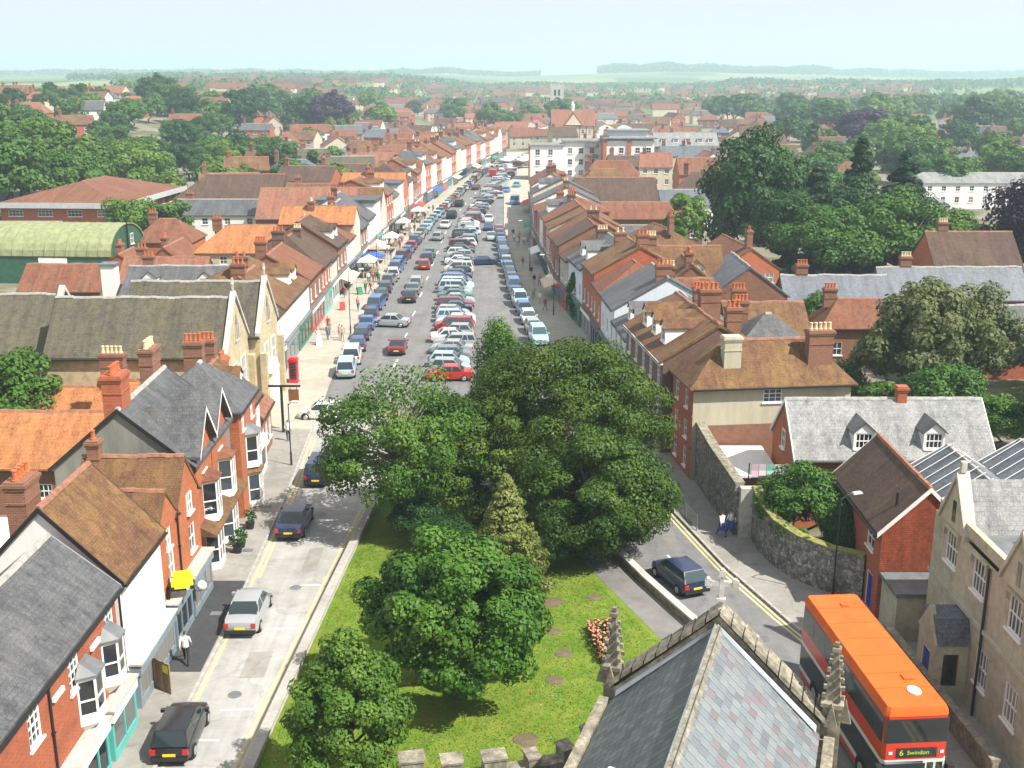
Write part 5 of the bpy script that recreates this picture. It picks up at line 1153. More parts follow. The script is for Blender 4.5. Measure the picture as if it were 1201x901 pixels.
wf = thing('flue_stack', 'square white flue stack beside the hall roof', 'flue', (-44.3, 121, 0)); mb = MB(); mb.box(-.75, .75, -.75, .75, -1, 7.2); mb.build('flue_shaft', W_WHITE, wf); mb = MB(); mb.box(-.9, .9, -.9, .9, 7.2, 7.45); mb.build('flue_cap', LEAD, wf)
bo = House('market_hall', 'large building with broad orange-red roof running back from the street', -41.5, -25.5, 180, 191, 'x', 5.2, 9.6, 'bbrown', 'pale', category='hall', far=True, win={'-y': [(2.6, 1.4, 1.0, 5)], '+x': [(5.0, 1.4, 1.0, 3)]})

# ------------------------------------------------------------------ street rows farther out
AWN = {k: plain('awning_' + k, c, .8, 0, .06) for k, c in {'white': (.75, .74, .7), 'cream': (.65, .52, .33), 'blue': (.03, .10, .5), 'red': (.5, .05, .04), 'green': (.04, .22, .14)}.items()}
SHOPM = [SHOPGREEN, SHOPBLUE, WHITE, SHOPRED, SHOPGREY, BLACK, TEAL]
WN = {'red': 'red brick', 'orange': 'orange brick', 'bbrown': 'brown brick', 'white': 'white painted', 'cream': 'cream rendered', 'tan': 'tan rendered', 'blue': 'pale blue', 'pink': 'pinkish', 'dark': 'dark brick', 'hung': 'tile-hung', 'gstone': 'grey stone', 'ystone': 'yellow stone', 'grey': 'grey'}
RN = {'brown': 'brown tiled', 'dbrown': 'dark brown', 'orange': 'orange', 'red': 'red tiled', 'pale': 'pale red', 'stone': 'grey-green', 'slate': 'grey slate', 'lslate': 'light slate', 'bslate': 'blue slate'}
RV = random.Random(42)
def row(side, specs, y, far_y=170):
    n = 0
    for i, (w, ev, rd, wl, rf_, ax, dep) in enumerate(specs):
        if ax == 'x' and i % 4: ax = 'y'; dep = 9
        rd += RV.uniform(-.7, .7) if rd - ev > 1 else 0; ev += RV.uniform(-.35, .35); dep += RV.uniform(-1.5, 2); hp = (w * .3, w * .3) if RV.random() < .16 and rd - ev > 1 and ax == 'y' else (0, 0)
        if RV.random() < .3: rf_ = RV.choice(['dbrown', 'brown', 'slate', 'red', 'stone'])
        y0, y1 = y, y + w - .06; ym = (y0 + y1) / 2
        fx = xlf(ym) if side < 0 else xrf(ym)
        s1 = (xlf(y1) - xlf(y0)) / w if side < 0 else (xrf(y1) - xrf(y0)) / w
        x0, x1 = (fx - dep, fx) if side < 0 else (fx, fx + dep)
        far = y0 > far_y; front = '+x' if side < 0 else '-x'
        nf = 3 if ev > 7.6 else 2; nw = max(1, int(w / 2.3)); wr = [(3.4, 1.45, .95, nw)]
        if nf == 3: wr.append((6.0, 1.3, .95, nw))
        lab = f"{WN[wl]} house with {RN[rf_]} roof, {ordinal(i)} in {'left' if side < 0 else 'right'} shop row from {'stone hall' if side < 0 else 'dark terrace'}"
        chs = ((w * .12 if ax == 'y' else dep * .4, RV.uniform(-.8, .8), RV.uniform(.6, .9), RV.uniform(.8, 1.5), rd + RV.uniform(.6, 1.4), RV.choice([2, 3, 4]), random.choice([B_DARK, B_BROWN, B_BROWN]), random.choice([TERRA, TERRA, CREAMPOT])),) if rd - ev > .5 and RV.random() < .8 else ()
        sw = {'-y': [(ev - 1.9, 1.2, .9, [dep * .3, dep * .7])]} if random.random() < .5 else {}
        h = House('shop_house', lab, x0, x1, y0, y1, ax, ev, rd, wl, rf_, rot=-math.degrees(math.atan(s1)), win={front: wr, **sw}, chim=chs, hip=hp, far=far, group='shop houses along the high street', gutter=not far,
                  flat=rd - ev < .5, dorm=((front, w * .35, ev + .5, 1.1, 1.1), (front, w * .7, ev + .5, 1.1, 1.1)) if ax == 'y' and random.random() < .3 and w > 6 and rd - ev > 2.4 else ())
        sp = h.shopfront(front, .25, w - .35, SHOPM[(i * 3 + 1 + (side > 0)) % 7], 2.8, .2, max(2, int(w / 2)), None if i % 3 else WHITE, AWN[['white', 'cream', 'blue', 'red', 'green'][i % 5]] if (i % 4 == 2 and y > 120) else None)
        y += w
row(-1, [(6.5, 5.6, 5.9, 'white', 'slate', 'y', 8), (7, 5.8, 8.8, 'white', 'brown', 'y', 9), (8.5, 5.9, 9.3, 'white', 'brown', 'y', 10), (9, 6.2, 9.0, 'bbrown', 'orange', 'y', 9), (7, 6.0, 8.6, 'red', 'dbrown', 'y', 9), (6, 5.6, 8.4, 'cream', 'brown', 'x', 10),
         (8, 6.6, 9.4, 'bbrown', 'brown', 'y', 10), (7, 6.2, 8.6, 'white', 'red', 'y', 9), (6, 7.4, 10, 'cream', 'orange', 'x', 11), (7.5, 6.2, 9, 'bbrown', 'slate', 'y', 9), (8, 6.6, 9.6, 'white', 'slate', 'x', 11), (6.5, 8.2, 8.5, 'white', 'slate', 'y', 9), (7, 6.4, 9, 'pink', 'brown', 'x', 11),
         (8, 8, 11, 'red', 'red', 'y', 10), (7, 7, 9.6, 'cream', 'slate', 'x', 10), (7, 8.3, 8.6, 'white', 'slate', 'y', 9), (8, 6.8, 10, 'orange', 'orange', 'x', 10), (7, 7.8, 10.6, 'white', 'brown', 'y', 9), (7, 7, 10, 'bbrown', 'red', 'x', 10), (8, 8, 11, 'red', 'brown', 'y', 10),
         (8, 7.6, 10.4, 'white', 'red', 'x', 10), (8, 8.4, 11.4, 'orange', 'slate', 'y', 10), (8, 8, 11, 'white', 'brown', 'x', 10), (8, 7.6, 10.5, 'red', 'red', 'y', 10), (9, 8.6, 11.5, 'pink', 'brown', 'y', 10), (9, 8.2, 11.5, 'white', 'red', 'x', 10), (9, 8, 11, 'red', 'red', 'y', 10),
         (9, 8.6, 11.6, 'cream', 'slate', 'x', 10), (9, 8.2, 11.2, 'white', 'brown', 'y', 10), (10, 8.6, 11.6, 'red', 'red', 'y', 10), (10, 8.6, 11.6, 'white', 'brown', 'y', 10), (10, 8.6, 11.6, 'orange', 'red', 'x', 10), (10, 8, 11, 'white', 'slate', 'y', 10), (10, 8.2, 11, 'red', 'brown', 'y', 10), (10, 7.6, 10.4, 'cream', 'red', 'y', 10), (10, 8, 11, 'pink', 'brown', 'y', 10), (10, 8, 11, 'white', 'red', 'x', 10), (10, 8, 11, 'red', 'slate', 'y', 10)], 96.2)
# right row: tan corner house, dark terrace, then shops
tan = House('corner_house', 'corner house with tan rendered side wall and hipped mossy roof', 12.0, 23.2, 73.2, 78.4, 'x', 6.9, 9.3, 'tan', 'brown', rot=7, hip=(2.6, 2.4), ov=.35, sub=1.5,
            win={'-y': [(5.5, 1.25, 1.35, [5.6], 'six')], '-x': [(4.9, 1.3, .8, [1.2, 3.6], 'sash'), (2.7, 1.3, .8, [1.2, 3.6], 'sash'), (.6, 1.4, .8, [1.2, 3.6], 'sash')]},
            chim=((2.9, -1.35, 1.2, .85, 10.0, 0, W_TAN), (9.2, -1.3, 1.75, .85, 10.25, 5, B_BROWN, CREAMPOT)))
sk = MB(); sk.box(-tan.L / 2 + .4, tan.L / 2 - 4.2, -tan.D / 2 - .06, -tan.D / 2 + .02, -.5, 4.0); sk.build('brick_lower_wall', B_BROWN, tan.o)
rb_ = MB(); rb_.box(-tan.L / 2 - .06, -tan.L / 2 - .004, -tan.D / 2 - .02, tan.D / 2, 6.55, 6.8); rb_.build('string_course', B_RED, tan.o)
ff = MB(); panel(ff, (-tan.L / 2 - .012, tan.D / 2), (0, -1), tan.D, -1, 6.5, [(u - .42, u + .42, z, z + h) for u in (1.2, 3.6) for z, h in ((4.88, 1.34), (2.68, 1.34), (.58, 1.44))], .02); ff.build('brick_facing', B_RED, tan.o)
for z in (2.35, 4.6): s_ = MB(); s_.box(-tan.L / 2 - .1, -tan.L / 2 - .014, -tan.D / 2, tan.D / 2, z, z + .14); s_.build('string_course', B_RED, tan.o)
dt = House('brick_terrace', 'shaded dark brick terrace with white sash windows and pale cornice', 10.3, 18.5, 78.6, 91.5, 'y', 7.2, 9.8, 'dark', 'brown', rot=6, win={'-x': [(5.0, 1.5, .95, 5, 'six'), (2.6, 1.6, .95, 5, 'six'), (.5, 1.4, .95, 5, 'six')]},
           dorm=(('-x', 3.5, 7.6, 1.3, 1.25, 'gable', WHITE), ('-x', 6.6, 7.6, 1.3, 1.25, 'gable', WHITE), ('-x', 9.6, 7.6, 1.3, 1.25, 'gable', WHITE)), chim=((.8, -1.2, .8, 1.1, 10.9, 3, B_BROWN), (6.4, -1.0, .9, 1.6, 11.2, 4, B_BROWN)), category='terrace')
cn = MB(); cn.box(-dt.L / 2, dt.L / 2, dt.D / 2, dt.D / 2 + .35, 6.85, 7.08); cn.build('cornice', WHITE, dt.o)
row(1, [(8.2, 5.6, 8.2, 'blue', 'slate', 'y', 9), (8.4, 6.4, 9.2, 'blue', 'slate', 'y', 9), (6, 6.6, 9.2, 'orange', 'red', 'y', 8), (7, 7.2, 10, 'red', 'brown', 'y', 9), (9, 6.6, 9.6, 'blue', 'slate', 'y', 9), (6, 6, 8.4, 'gstone', 'slate', 'y', 9), (7, 7, 9.6, 'bbrown', 'brown', 'x', 9), (7, 6.4, 9.4, 'orange', 'red', 'x', 9),
        (6, 7.2, 9.4, 'tan', 'brown', 'y', 8), (7, 7.4, 9.8, 'red', 'red', 'x', 9), (7, 7.2, 9.6, 'white', 'slate', 'y', 9), (7, 7.4, 9.8, 'orange', 'orange', 'x', 9), (8, 6.4, 8.8, 'bbrown', 'red', 'y', 9), (8, 6.8, 9.4, 'white', 'slate', 'y', 9), (8, 6, 8.4, 'red', 'brown', 'x', 9), (9, 7, 9, 'cream', 'slate', 'y', 9),
        (9, 6.4, 9, 'red', 'red', 'y', 9), (9, 7, 9.6, 'white', 'brown', 'x', 9), (10, 7, 9.6, 'orange', 'red', 'y', 9), (10, 5.4, 7.6, 'white', 'slate', 'y', 9)], 92.0, 150)

# ------------------------------------------------------------------ right-hand near buildings
sh = House('cottage', 'brick cottage with pale weathered slate roof and two white gabled dormers', 17.4, 29.6, 64.4, 70.4, 'x', 4.6, 7.5, 'orange', 'lslate', barge=WHITE, win={'-y': [(1.0, 1.2, 1.1, [2.4, 9.6])], '-x': [(4.2, 1.2, .8, [3.0])]}, chim=((7.2, 0, .6, .6, 8.3, 0, B_RED),),
           dorm=(('-y', 4.2, 4.75, 1.3, 1.2, 'gable', WHITE, T_SLATE, 'wide'), ('-y', 8.5, 4.75, 1.3, 1.2, 'gable', WHITE, T_SLATE, 'wide')))
bh = House('brick_house', 'brick house with brown tiled roof, tile-hung gable and white bargeboard by the flint wall', 18.8, 23.2, 52.0, 60.6, 'y', 5.0, 7.3, 'red', 'dbrown', rot=-1, barge=WHITE, win={'-x': [(3.3, 1.2, 1.2, [6.9], 'case'), (3.4, 1.1, 1.3, [1.8], 'wide'), (.9, 1.1, .9, [4.0])]}, doors=(('-x', 7.3, 1.0, 2.1, plain('paint_royal_blue', (.03, .05, .28), .4)),))
th = MB(); th.add([(-2.2, 0, 2.75), (2.2, 0, 2.75), (2.2, 0, 5.0), (0, 0, 7.28), (-2.2, 0, 5.0)], ((0, 1, 2, 3, 4),)); th.build('tile_hung_gable', TILEHUNG, bh.o, (-bh.L / 2 - .03, 0, 0), -pi / 2)
vt = MB(); vt.cyl(0, 0, 5.2, 6.7, .07, n=8); vt.build('vent_pipe', BLACK, bh.o, (-bh.L / 2 + .9, 1.3, 0))
lo = House('stone_lodge', 'low stone room with flat lead roof and small white window below the brick gable', 18.9, 23.0, 49.6, 51.9, 'x', 2.5, 2.7, 'gstone', LEAD, flat=True, ov=.12, win={'-y': [(1.0, 1.0, .9, [1.9], 'case')]}, category='outbuilding')
go = House('gothic_villa', 'grey stone gothic villa with two parapet gables and white mullioned windows', 20.2, 32, 37.5, 49.3, 'y', 7.2, 7.4, 'gstone', LEAD, flat=True, ov=-.3, category='villa',
           win={'-x': [(5.4, 1.6, 1.3, [2.2, 5.3, 8.9], 'wide'), (1.6, 1.7, 1.2, [6.5, 9.4], 'wide'), (1.6, 1.6, .9, [2.0], 'sash')]})
for u in (2.2, 8.9):
    x, y = go.pos('N', u); w = 2.9; g_ = MB()
    g_.prism([(x - w / 2, 7.2), (x + w / 2, 7.2), (x, 9.6)], y - .35, y + .06, 'y'); gg = g_.build('gable', ST_GREY, go.o)
    c_ = MB()
    for s_ in (-1, 1): c_.prism([(x + s_ * (w / 2 + .12), 7.15), (x, 9.65), (x, 9.95), (x + s_ * (w / 2 + .12), 7.42)][::-s_], y - .42, y + .16, 'y')
    c_.box(x - .12, x + .12, y - .25, y + .0, 9.9, 10.4); c_.build('gable_coping', ST_WHITE, gg)
    sl = MB(); sl.box(x - .16, x + .16, y + .05, y + .09, 7.5, 8.5); sl.build('slit_window', GLASS, gg)
    r = MB(); prof = [(x - w / 2, 7.25), (x, 9.4), (x + w / 2, 7.25), (x + w / 2, 7.4), (x, 9.55), (x - w / 2, 7.4)]; r.prism(prof[::-1], y - 4.5, y - .36, 'y'); r.build('gable_roof', T_LSLATE, gg)
for u in (2.2, 5.3, 8.9):
    x, y = go.pos('N', u); hm = MB(); hm.box(x - .85, x + .85, y + .004, y + .14, 7.02, 7.14); hm.box(x - .85, x - .72, y + .004, y + .14, 6.6, 7.02); hm.box(x + .72, x + .85, y + .004, y + .14, 6.6, 7.02); hm.build('hood_mould', ST_GREY, go.o)
sc_ = MB(); sc_.box(-go.L / 2, go.L / 2, go.D / 2 + .003, go.D / 2 + .12, 4.1, 4.28); sc_.build('string_course', ST_GREY, go.o)
pw = MB(); pw.box(-go.L / 2 + .4, go.L / 2 - .4, go.D / 2 - .3, go.D / 2 - .003, 7.4, 7.95); pw.build('parapet', ST_GREY, go.o)
lt = MB(); lt.box(-3.2, 1.0, -.5, 3.2, 7.4, 8.5); lt.build('roof_lantern', BLACK, go.o); lt = MB(); lt.box(-3.3, 1.1, -.6, 3.3, 8.5, 8.65); lt.build('lantern_roof', W_WHITE, go.o)
x, y = go.pos('N', 9.0); dr = MB(); dr.cyl(x + 2.6, y + .1, 0, 7.1, .06, n=6); dr.build('drainpipe', BLACK, go.o)
# porch
x, y = go.pos('N', 4.0); x = 1.7; pz = MB(); panel(pz, (x + 1.0, y + 1.5), (-1, 0), 2.0, -.5, 2.9, [(.5, 1.5, 0, 2.3)]); panel(pz, (x + 1.0, y), (0, 1), 1.5, -.5, 2.9, []); panel(pz, (x - 1.0, y + 1.5), (0, -1), 1.5, -.5, 2.9, [(.4, 1.1, .8, 2.4)]); po = pz.build('porch', ST_GREY, go.o)
pr_ = MB(); pr_.prism([(x - 1.15, 2.9), (x + 1.15, 2.9), (x + .7, 4.0), (x - .7, 4.0)], y + .02, y + 1.45, 'y'); pr_.build('porch_roof', T_BSLATE, po)
OB('porch_door', door_mesh(1.0, 2.3, MATS['paint_royal_blue']), po, (x, y + 1.5, 0), pi)
pg = MB(); pg.prism([(x - 1.1, 2.9), (x + 1.1, 2.9), (x + .55, 3.6), (x, 4.35), (x - .55, 3.6)], y + 1.3, y + 1.55, 'y'); pg.build('porch_gable', ST_GREY, po)
for i, (x0, lab) in enumerate(((23.6, 'left grey glazed rooflight ridge behind the brick house'), (28.3, 'right grey glazed rooflight ridge at the right edge'))):
    h = House('roof_light', lab, x0, x0 + 4.2, 55.2 + i, 62 + i, 'y', 4.8, 6.2, 'gstone', 'bslate', barge=WHITE, category='rooflight')
    for j in range(7):
        for sg in (-1, 1):
            q = MB(); k_ = 1.4 / 2.1; xx = -h.L / 2 + h.L * (j + .5) / 7
            q.add([(xx - .05, sg * 2.3, 4.85), (xx + .05, sg * 2.3, 4.85), (xx + .05, 0, 6.42), (xx - .05, 0, 6.42)], ((0, 1, 2, 3) if sg < 0 else (3, 2, 1, 0),)); q.build('glazing_bar', WHITE, h.roof)
# walls and gardens on the right
wall_line('flint_wall', [(14.7, 62.6), (14.75, 60.5), (15.1, 58.6), (15.9, 56.7), (17.2, 55.2), (18.75, 54.2)], [3.3, 3.0, 2.75, 2.65, 2.6, 2.6], .45, ST_FLINT, 'curved flint garden wall with mossy coping', cope=plain('moss_coping', (.19, .19, .06), .95, 0, .5, 3))
wall_line('flint_wall', [(12.9, 73.0), (13.2, 68.5), (13.75, 62.9)], [4.2, 3.8, 3.4], .5, ST_FLINT, 'shaded sloping flint wall below the tan house', cope=ST_LICHEN)
wall_line('flint_wall', [(13.75, 62.6), (14.75, 62.6)], 3.3, .5, ST_WHITE, 'short pale stone pier between the two flint walls')
wall_line('area_wall', [(18.4, 49.3), (18.7, 44.0), (19.0, 38)], 1.1, .25, ST_LICHEN, 'low stone area wall in front of the gothic villa', cope=ST_LICHEN)
wall_line('garden_wall', [(20.0, 36.5), (30, 37.2)], 2.2, .4, ST_WHITE, 'pale stone wall at the bottom right corner', cope=ST_WHITE)
House('lean_to', 'white flat-roofed lean-to under the tan wall', 14.0, 17.0, 66.5, 72.2, 'y', 2.5, 2.65, 'bbrown', W_WHITE, flat=True, ov=.15, category='outbuilding')
wl = thing('washing_line', 'washing line with pink, green and lilac laundry behind the wall', 'washing line', (14.6, 64.4, 0))
for x_ in (0, 3.0): mb = MB(); mb.cyl(x_, 0, 0, 4.2, .04, n=6); mb.build('post', BLACK, wl)
for i, cl in enumerate(((.6, .42, .5), (.62, .5, .55), (.2, .5, .38), (.6, .58, .58), (.42, .38, .6), (.5, .46, .62))):
    mb = MB(); x_ = .15 + i * .47; mb.rings([[(x_, y_ - .01, z_), (x_ + .42, y_ - .01, z_), (x_ + .42, y_ + .01, z_), (x_, y_ + .01, z_)] for z_, y_ in ((4.1, 0), (3.7, .03), (3.3 + .1 * (i % 3), -.03))]); mb.build('cloth', plain(f'laundry_{i}', cl, .9, 0, .05), wl)
RB_ = [  # label, x0,x1,y0,y1,axis,eave,ridge,wall,roof,hip
 ('brown mansard-like roof with two arched white dormers', 13.4, 23, 118, 126, 'x', 5.2, 9.2, 'cream', 'brown', (0, 0)),
 ('brick building with slate roof and plain brick gable', 20.5, 28.4, 113, 123, 'y', 5.4, 8.4, 'bbrown', 'bslate', (0, 0)),
 ('long blue slate range behind the trees, left part', 28.4, 39.5, 113, 119, 'x', 4.2, 7.0, 'red', 'bslate', (0, 0)),
 ('long blue slate range behind the trees, right part', 39.8, 55.5, 117, 123, 'x', 4.2, 7.2, 'red', 'bslate', (0, 0)),
 ('red pantiled barn beside the pale tree', 29.8, 36, 104, 109, 'x', 4.0, 6.2, 'bbrown', 'red', (2, 0)),
 ('grey slate roofed cottage at the right edge', 44, 54, 100, 106, 'x', 4.2, 6.4, 'red', 'slate', (0, 0)),
 ('brown gabled villa beside the copper beech', 50.5, 61, 131, 140, 'x', 5.0, 9.0, 'orange', 'dbrown', (0, 0)),
 ('slate hip roof behind the tan house', 17, 24.5, 84, 92, 'x', 5.8, 8.6, 'bbrown', 'slate', (3.5, 3.5)),
 ('mossy low roof behind the dark terrace', 18.8, 26, 94, 101, 'x', 5.4, 7.8, 'bbrown', 'brown', (0, 0)),
 ('red brick wing behind the terrace chimneys', 13.8, 19, 100, 108, 'x', 6.4, 8.8, 'red', 'red', (0, 0)),
 ('brick stack house behind the slate roofs', 14.8, 21, 109, 116, 'y', 6.6, 9.2, 'bbrown', 'brown', (0, 0)),
 ('long brown-roofed hall behind the right-hand shops', 11.5, 26.5, 202, 214, 'x', 5.4, 9.4, 'bbrown', 'dbrown', (0, 0)),
 ('long purple-brown tiled range before the brown hall', 12.5, 32, 186, 194, 'x', 4.4, 6.8, 'bbrown', 'red', (0, 0)),
 ('grey flat-roofed workshop behind the shops', 11, 22, 160, 174, 'x', 4.6, 5.8, 'gstone', 'slate', (0, 0)),
 ('blue-grey roofed sheds beyond the big tree', 27.5, 41, 205, 215, 'x', 4.6, 7.0, 'white', 'bslate', (0, 0)),
 ('red-roofed house right of the apartment block', 39, 56, 262, 272, 'x', 5.4, 9.0, 'orange', 'red', (0, 0)),
 ('white modern building with pale blue roof', 88, 112, 240, 252, 'x', 5.4, 7.2, 'white', 'lslate', (0, 0)),
 ('low white-roofed store near the white building', 66, 84, 214, 222, 'x', 3.4, 4.2, 'cream', 'lslate', (0, 0))]
for i, (lab, x0, x1, y0, y1, ax, ev, rd, wl_, rf_, hp) in enumerate(RB_):
    L_ = x1 - x0 if ax == 'x' else y1 - y0
    House('backland_building', lab, x0, x1, y0, y1, ax, ev, rd, wl_, rf_, hip=hp, win={'-y': [(1.2, 1.3, 1.0, max(2, int((x1 - x0) / 3)))] + ([(ev - 1.7, 1.1, 1.0, max(2, int((x1 - x0) / 3)))] if ev > 4.6 else [])}, far=y0 > 130, category='building',
          chim=((L_ * .2, .2, 1.2, .7, rd + 1.1, 4, B_BROWN, CREAMPOT if i % 3 == 0 else TERRA),) if i in (0, 2, 3, 4, 6, 7, 8, 9, 10) else (), dorm=(('-y', 3.2, 5.9, 1.3, 1.2), ('-y', 6.8, 5.9, 1.3, 1.2)) if i == 0 else ())
# ------------------------------------------------------------------ bus
def bus(x, y, heading):
    o = thing('double_decker_bus', 'red double-decker bus with bright orange roof and black lower side', 'bus', (x, y, .004), heading)
    L_, W_, Hh = 9.6, 2.5, 4.3; hl, hw = L_ / 2, W_ / 2
    RED = paint('bus_red', (.60, .03, .01), .3); ORG = plain('bus_roof_orange', (.74, .115, .012), .5, 0, .13, 1.1); BG = paint('bus_glass', (.012, .016, .018), .06); BLK = paint('bus_black', (.02, .022, .024), .25); WHT = paint('bus_white', (.6, .62, .6), .35)
    def sect(z0, z1, e0=0.0, e1=0.0, x0=-hl, x1=hl, ch=.12):
        def rg(e, z): w, a, b = hw - e, x0 + e, x1 - e; c = ch; return [(a + c, -w, z), (b - c, -w, z), (b, -w + c, z), (b, w - c, z), (b - c, w, z), (a + c, w, z), (a, w - c, z), (a, -w + c, z)]
        return [rg(e0, z0), rg(e1, z1)]
    for nm, z0, z1, e0, e1, m in (('skirt', .28, .62, .03, 0, RED), ('white_band', .62, .86, 0, 0, WHT), ('lower_panel', .86, 1.95, 0, 0, BLK), ('waist_stripe', 1.95, 2.12, -.012, -.012, WHT), ('red_band', 2.12, 2.75, 0, 0, RED), ('upper_body', 2.75, 3.95, 0, .04, RED)):
        mb = MB(); mb.rings(sect(z0, z1, e0, e1)); mb.build(nm, m, o)
    mb = MB(); mb.rings(sect(3.95, 4.12, .02, .03) [:1] + sect(3.95, 4.14, .02, .05)[1:] + sect(4.14, Hh, .05, .12)[1:]); mb.build('roof', ORG, o, smooth='angle')
    for x_ in (-3.4, -2.0, -.6, .8, 2.2, 3.3): sm = MB(); sm.box(x_ - .03, x_ + .03, -hw + .16, hw - .16, Hh - .01, Hh + .012); sm.build('roof_seam', ORG, o)
    hatch = MB(); hatch.rings([[(.32 * cos(2*pi*i/14), .26 * sin(2*pi*i/14), z) for i in range(14)] for z in (0, .05)]); hatch.build('roof_vent', WHITE, o, (3.6, .3, Hh)); hb = MB(); hb.box(-.2, .2, -.2, .2, 0, .06); hb.build('roof_hatch', ORG, o, (2.6, .45, Hh)); hb = MB(); hb.box(-.15, .15, -.15, .15, 0, .06); hb.build('roof_hatch', ORG, o, (-3.6, .2, Hh))
    for sg in (-1, 1):
        for lv, z0, z1, xs in (('upper', 2.86, 3.72, [-4.5, -3.15, -1.75, -.35, 1.05, 2.45, 3.75, 4.62]), ('lower', 1.08, 1.9, [-3.1, -1.75, -.35, 1.05, 2.45, 3.5])):
            for a_, b_ in zip(xs, xs[1:]):
                g = MB(); y_ = sg * (hw + .008); q = [(a_ + .04, y_, z0), (b_ - .04, y_, z0), (b_ - .04, y_ - sg * .02, z1), (a_ + .04, y_ - sg * .02, z1)]; g.add(q if sg < 0 else q[::-1], ((0, 1, 2, 3),)); g.build('side_window', BG, o)
        st = MB(); y_ = sg * (hw + .004); q = [(-4.6, y_, 2.76), (4.6, y_, 2.76), (4.6, y_ - sg * .02, 3.82), (-4.6, y_ - sg * .02, 3.82)]; st.add(q if sg < 0 else q[::-1], ((0, 1, 2, 3),)); st.build('window_band', BLK, o)
        for xx in (-2.6, 3.0):
            ar = MB(); ar.rings([[(xx + .6 * cos(2*pi*i/16), sg * (hw + d_), .52 + .6 * sin(2*pi*i/16)) for i in range(16)][::-sg] for d_ in (-.2, .004)]); ar.build('wheel_arch', TRIM, o)
            w = MB(); w.rings([[(r_ * cos(2*pi*i/16), y_, r_ * sin(2*pi*i/16)) for i in range(16)] for r_, y_ in ((.3, .14), (.5, .13), (.5, -.13), (.3, -.14))]); wo = w.build('wheel', TYRE, o, (xx, sg * (hw - .11), .5), 0 if sg < 0 else pi)
            hb = MB(); hb.rings([[(r_ * cos(2*pi*i/12), y_, r_ * sin(2*pi*i/12)) for i in range(12)] for r_, y_ in ((.3, -.141), (.2, -.17), (.08, -.15))]); hb.build('hubcap', RIM, wo)
    def front(nm, m, y0, y1, z0, z1, d=.01, par=None): g = MB(); X_ = hl + d; g.box(hl - .06, X_, y0, y1, z0, z1); return g.build(nm, m, par or o)
    front('upper_windscreen', BG, -hw + .10, -.03, 2.9, 3.78); front('upper_windscreen', BG, .03, hw - .10, 2.9, 3.78); front('windscreen_surround', BLK, -hw + .04, hw - .04, 2.84, 3.84, .003)
    ds = front('destination_display', BLK, -.72, .85, 2.22, 2.62, .02)
    GLY = plain('display_lettering', (.55, .7, .05), .5, 0, 0)
    for txt, yy, sz in (('6', -.55, .34), ('Swindon', .10, .25)):
        cu = bpy.data.curves.new('lettering', 'FONT'); cu.body = txt; cu.size = sz; cu.align_x = 'CENTER' if txt != '6' else 'CENTER'; cu.align_y = 'CENTER'; cu.materials.append(GLY)
        tmp = bpy.data.objects.new('tmp', cu); COL.objects.link(tmp); me = bpy.data.meshes.new_from_object(tmp.evaluated_get(bpy.context.evaluated_depsgraph_get())); bpy.data.objects.remove(tmp)
        OB('lettering', me, ds, (hl + .026, yy + .02, 2.42), (pi / 2, 0, pi / 2))
    front('driver_windscreen', BG, -hw + .1, .35, 1.15, 2.05, .012); front('grille_panel', plain('bus_grey_green', (.16, .25, .25), .4), -hw + .08, .4, .45, 1.1, .015)
    dr = front('door', WHT, .45, hw - .05, .35, 2.06, .014)
    for y0, y1 in ((.52, .76), (.86, 1.12)): front('door_glass', BG, y0, y1, .5, 1.98, .022, dr)
    for y_ in (-.95, 1.05): front('marker_lamp', LAMP_CLEAR, y_ - .07, y_ + .07, 2.36, 2.48, .02)
    for y_ in (-.95, .25): front('headlight', LAMP_CLEAR, y_ - .12, y_ + .12, .55, .75, .03)
    for sg in (-1, 1): mb = MB(); mb.box(hl - .1, hl + .25, sg * (hw + .12) - .12, sg * (hw + .12) + .12, 1.5, 1.95); mb.build('mirror', TRIM, o)
    for nm, m, z0, z1 in (('rear_window', BG, 2.95, 3.7), ('engine_cover', BLK, .5, 1.5)): g = MB(); g.box(-hl - .012, -hl + .06, -hw + .15, hw - .15, z0, z1); g.build(nm, m, o)
bus(14.9, 41.5, R(-86))

# ------------------------------------------------------------------ cars near the viewer
H90 = pi / 2
car('hatchback', 'black', -13.95, 41.2, R(92), 'black hatchback car at the bottom of the left road'); car('saloon', 'silver', -13.6, 52.2, R(91), 'silver saloon parked on the left road beside the dark asphalt')
car('saloon', 'navy', -13.5, 64.2, R(90), 'dark blue saloon with bronze sheen in the tree shadow on the left road'); car('people carrier', 'navy', -13.4, 73.2, R(90), 'dark blue people carrier beside the lime tree')
car('hatchback', 'white', -15.6, 87.2, R(178), 'white hatchback turning out beside the lime tree'); car('hatchback', 'navy', 9.25, 56.3, R(112), 'navy hatchback parked beside the churchyard wall')
COLS = ['silver', 'black', 'dark blue', 'silver', 'grey', 'blue', 'white', 'green', 'silver', 'red', 'navy', 'pale blue', 'maroon', 'silver', 'teal', 'gold', 'black', 'blue', 'white', 'grey']
TYPES = ['hatchback', 'saloon', 'hatchback', 'estate', 'people carrier', 'hatchback', 'saloon', 'off-roader']
cr = random.Random(5)
def det(y): return 1 if y < 165 else 0
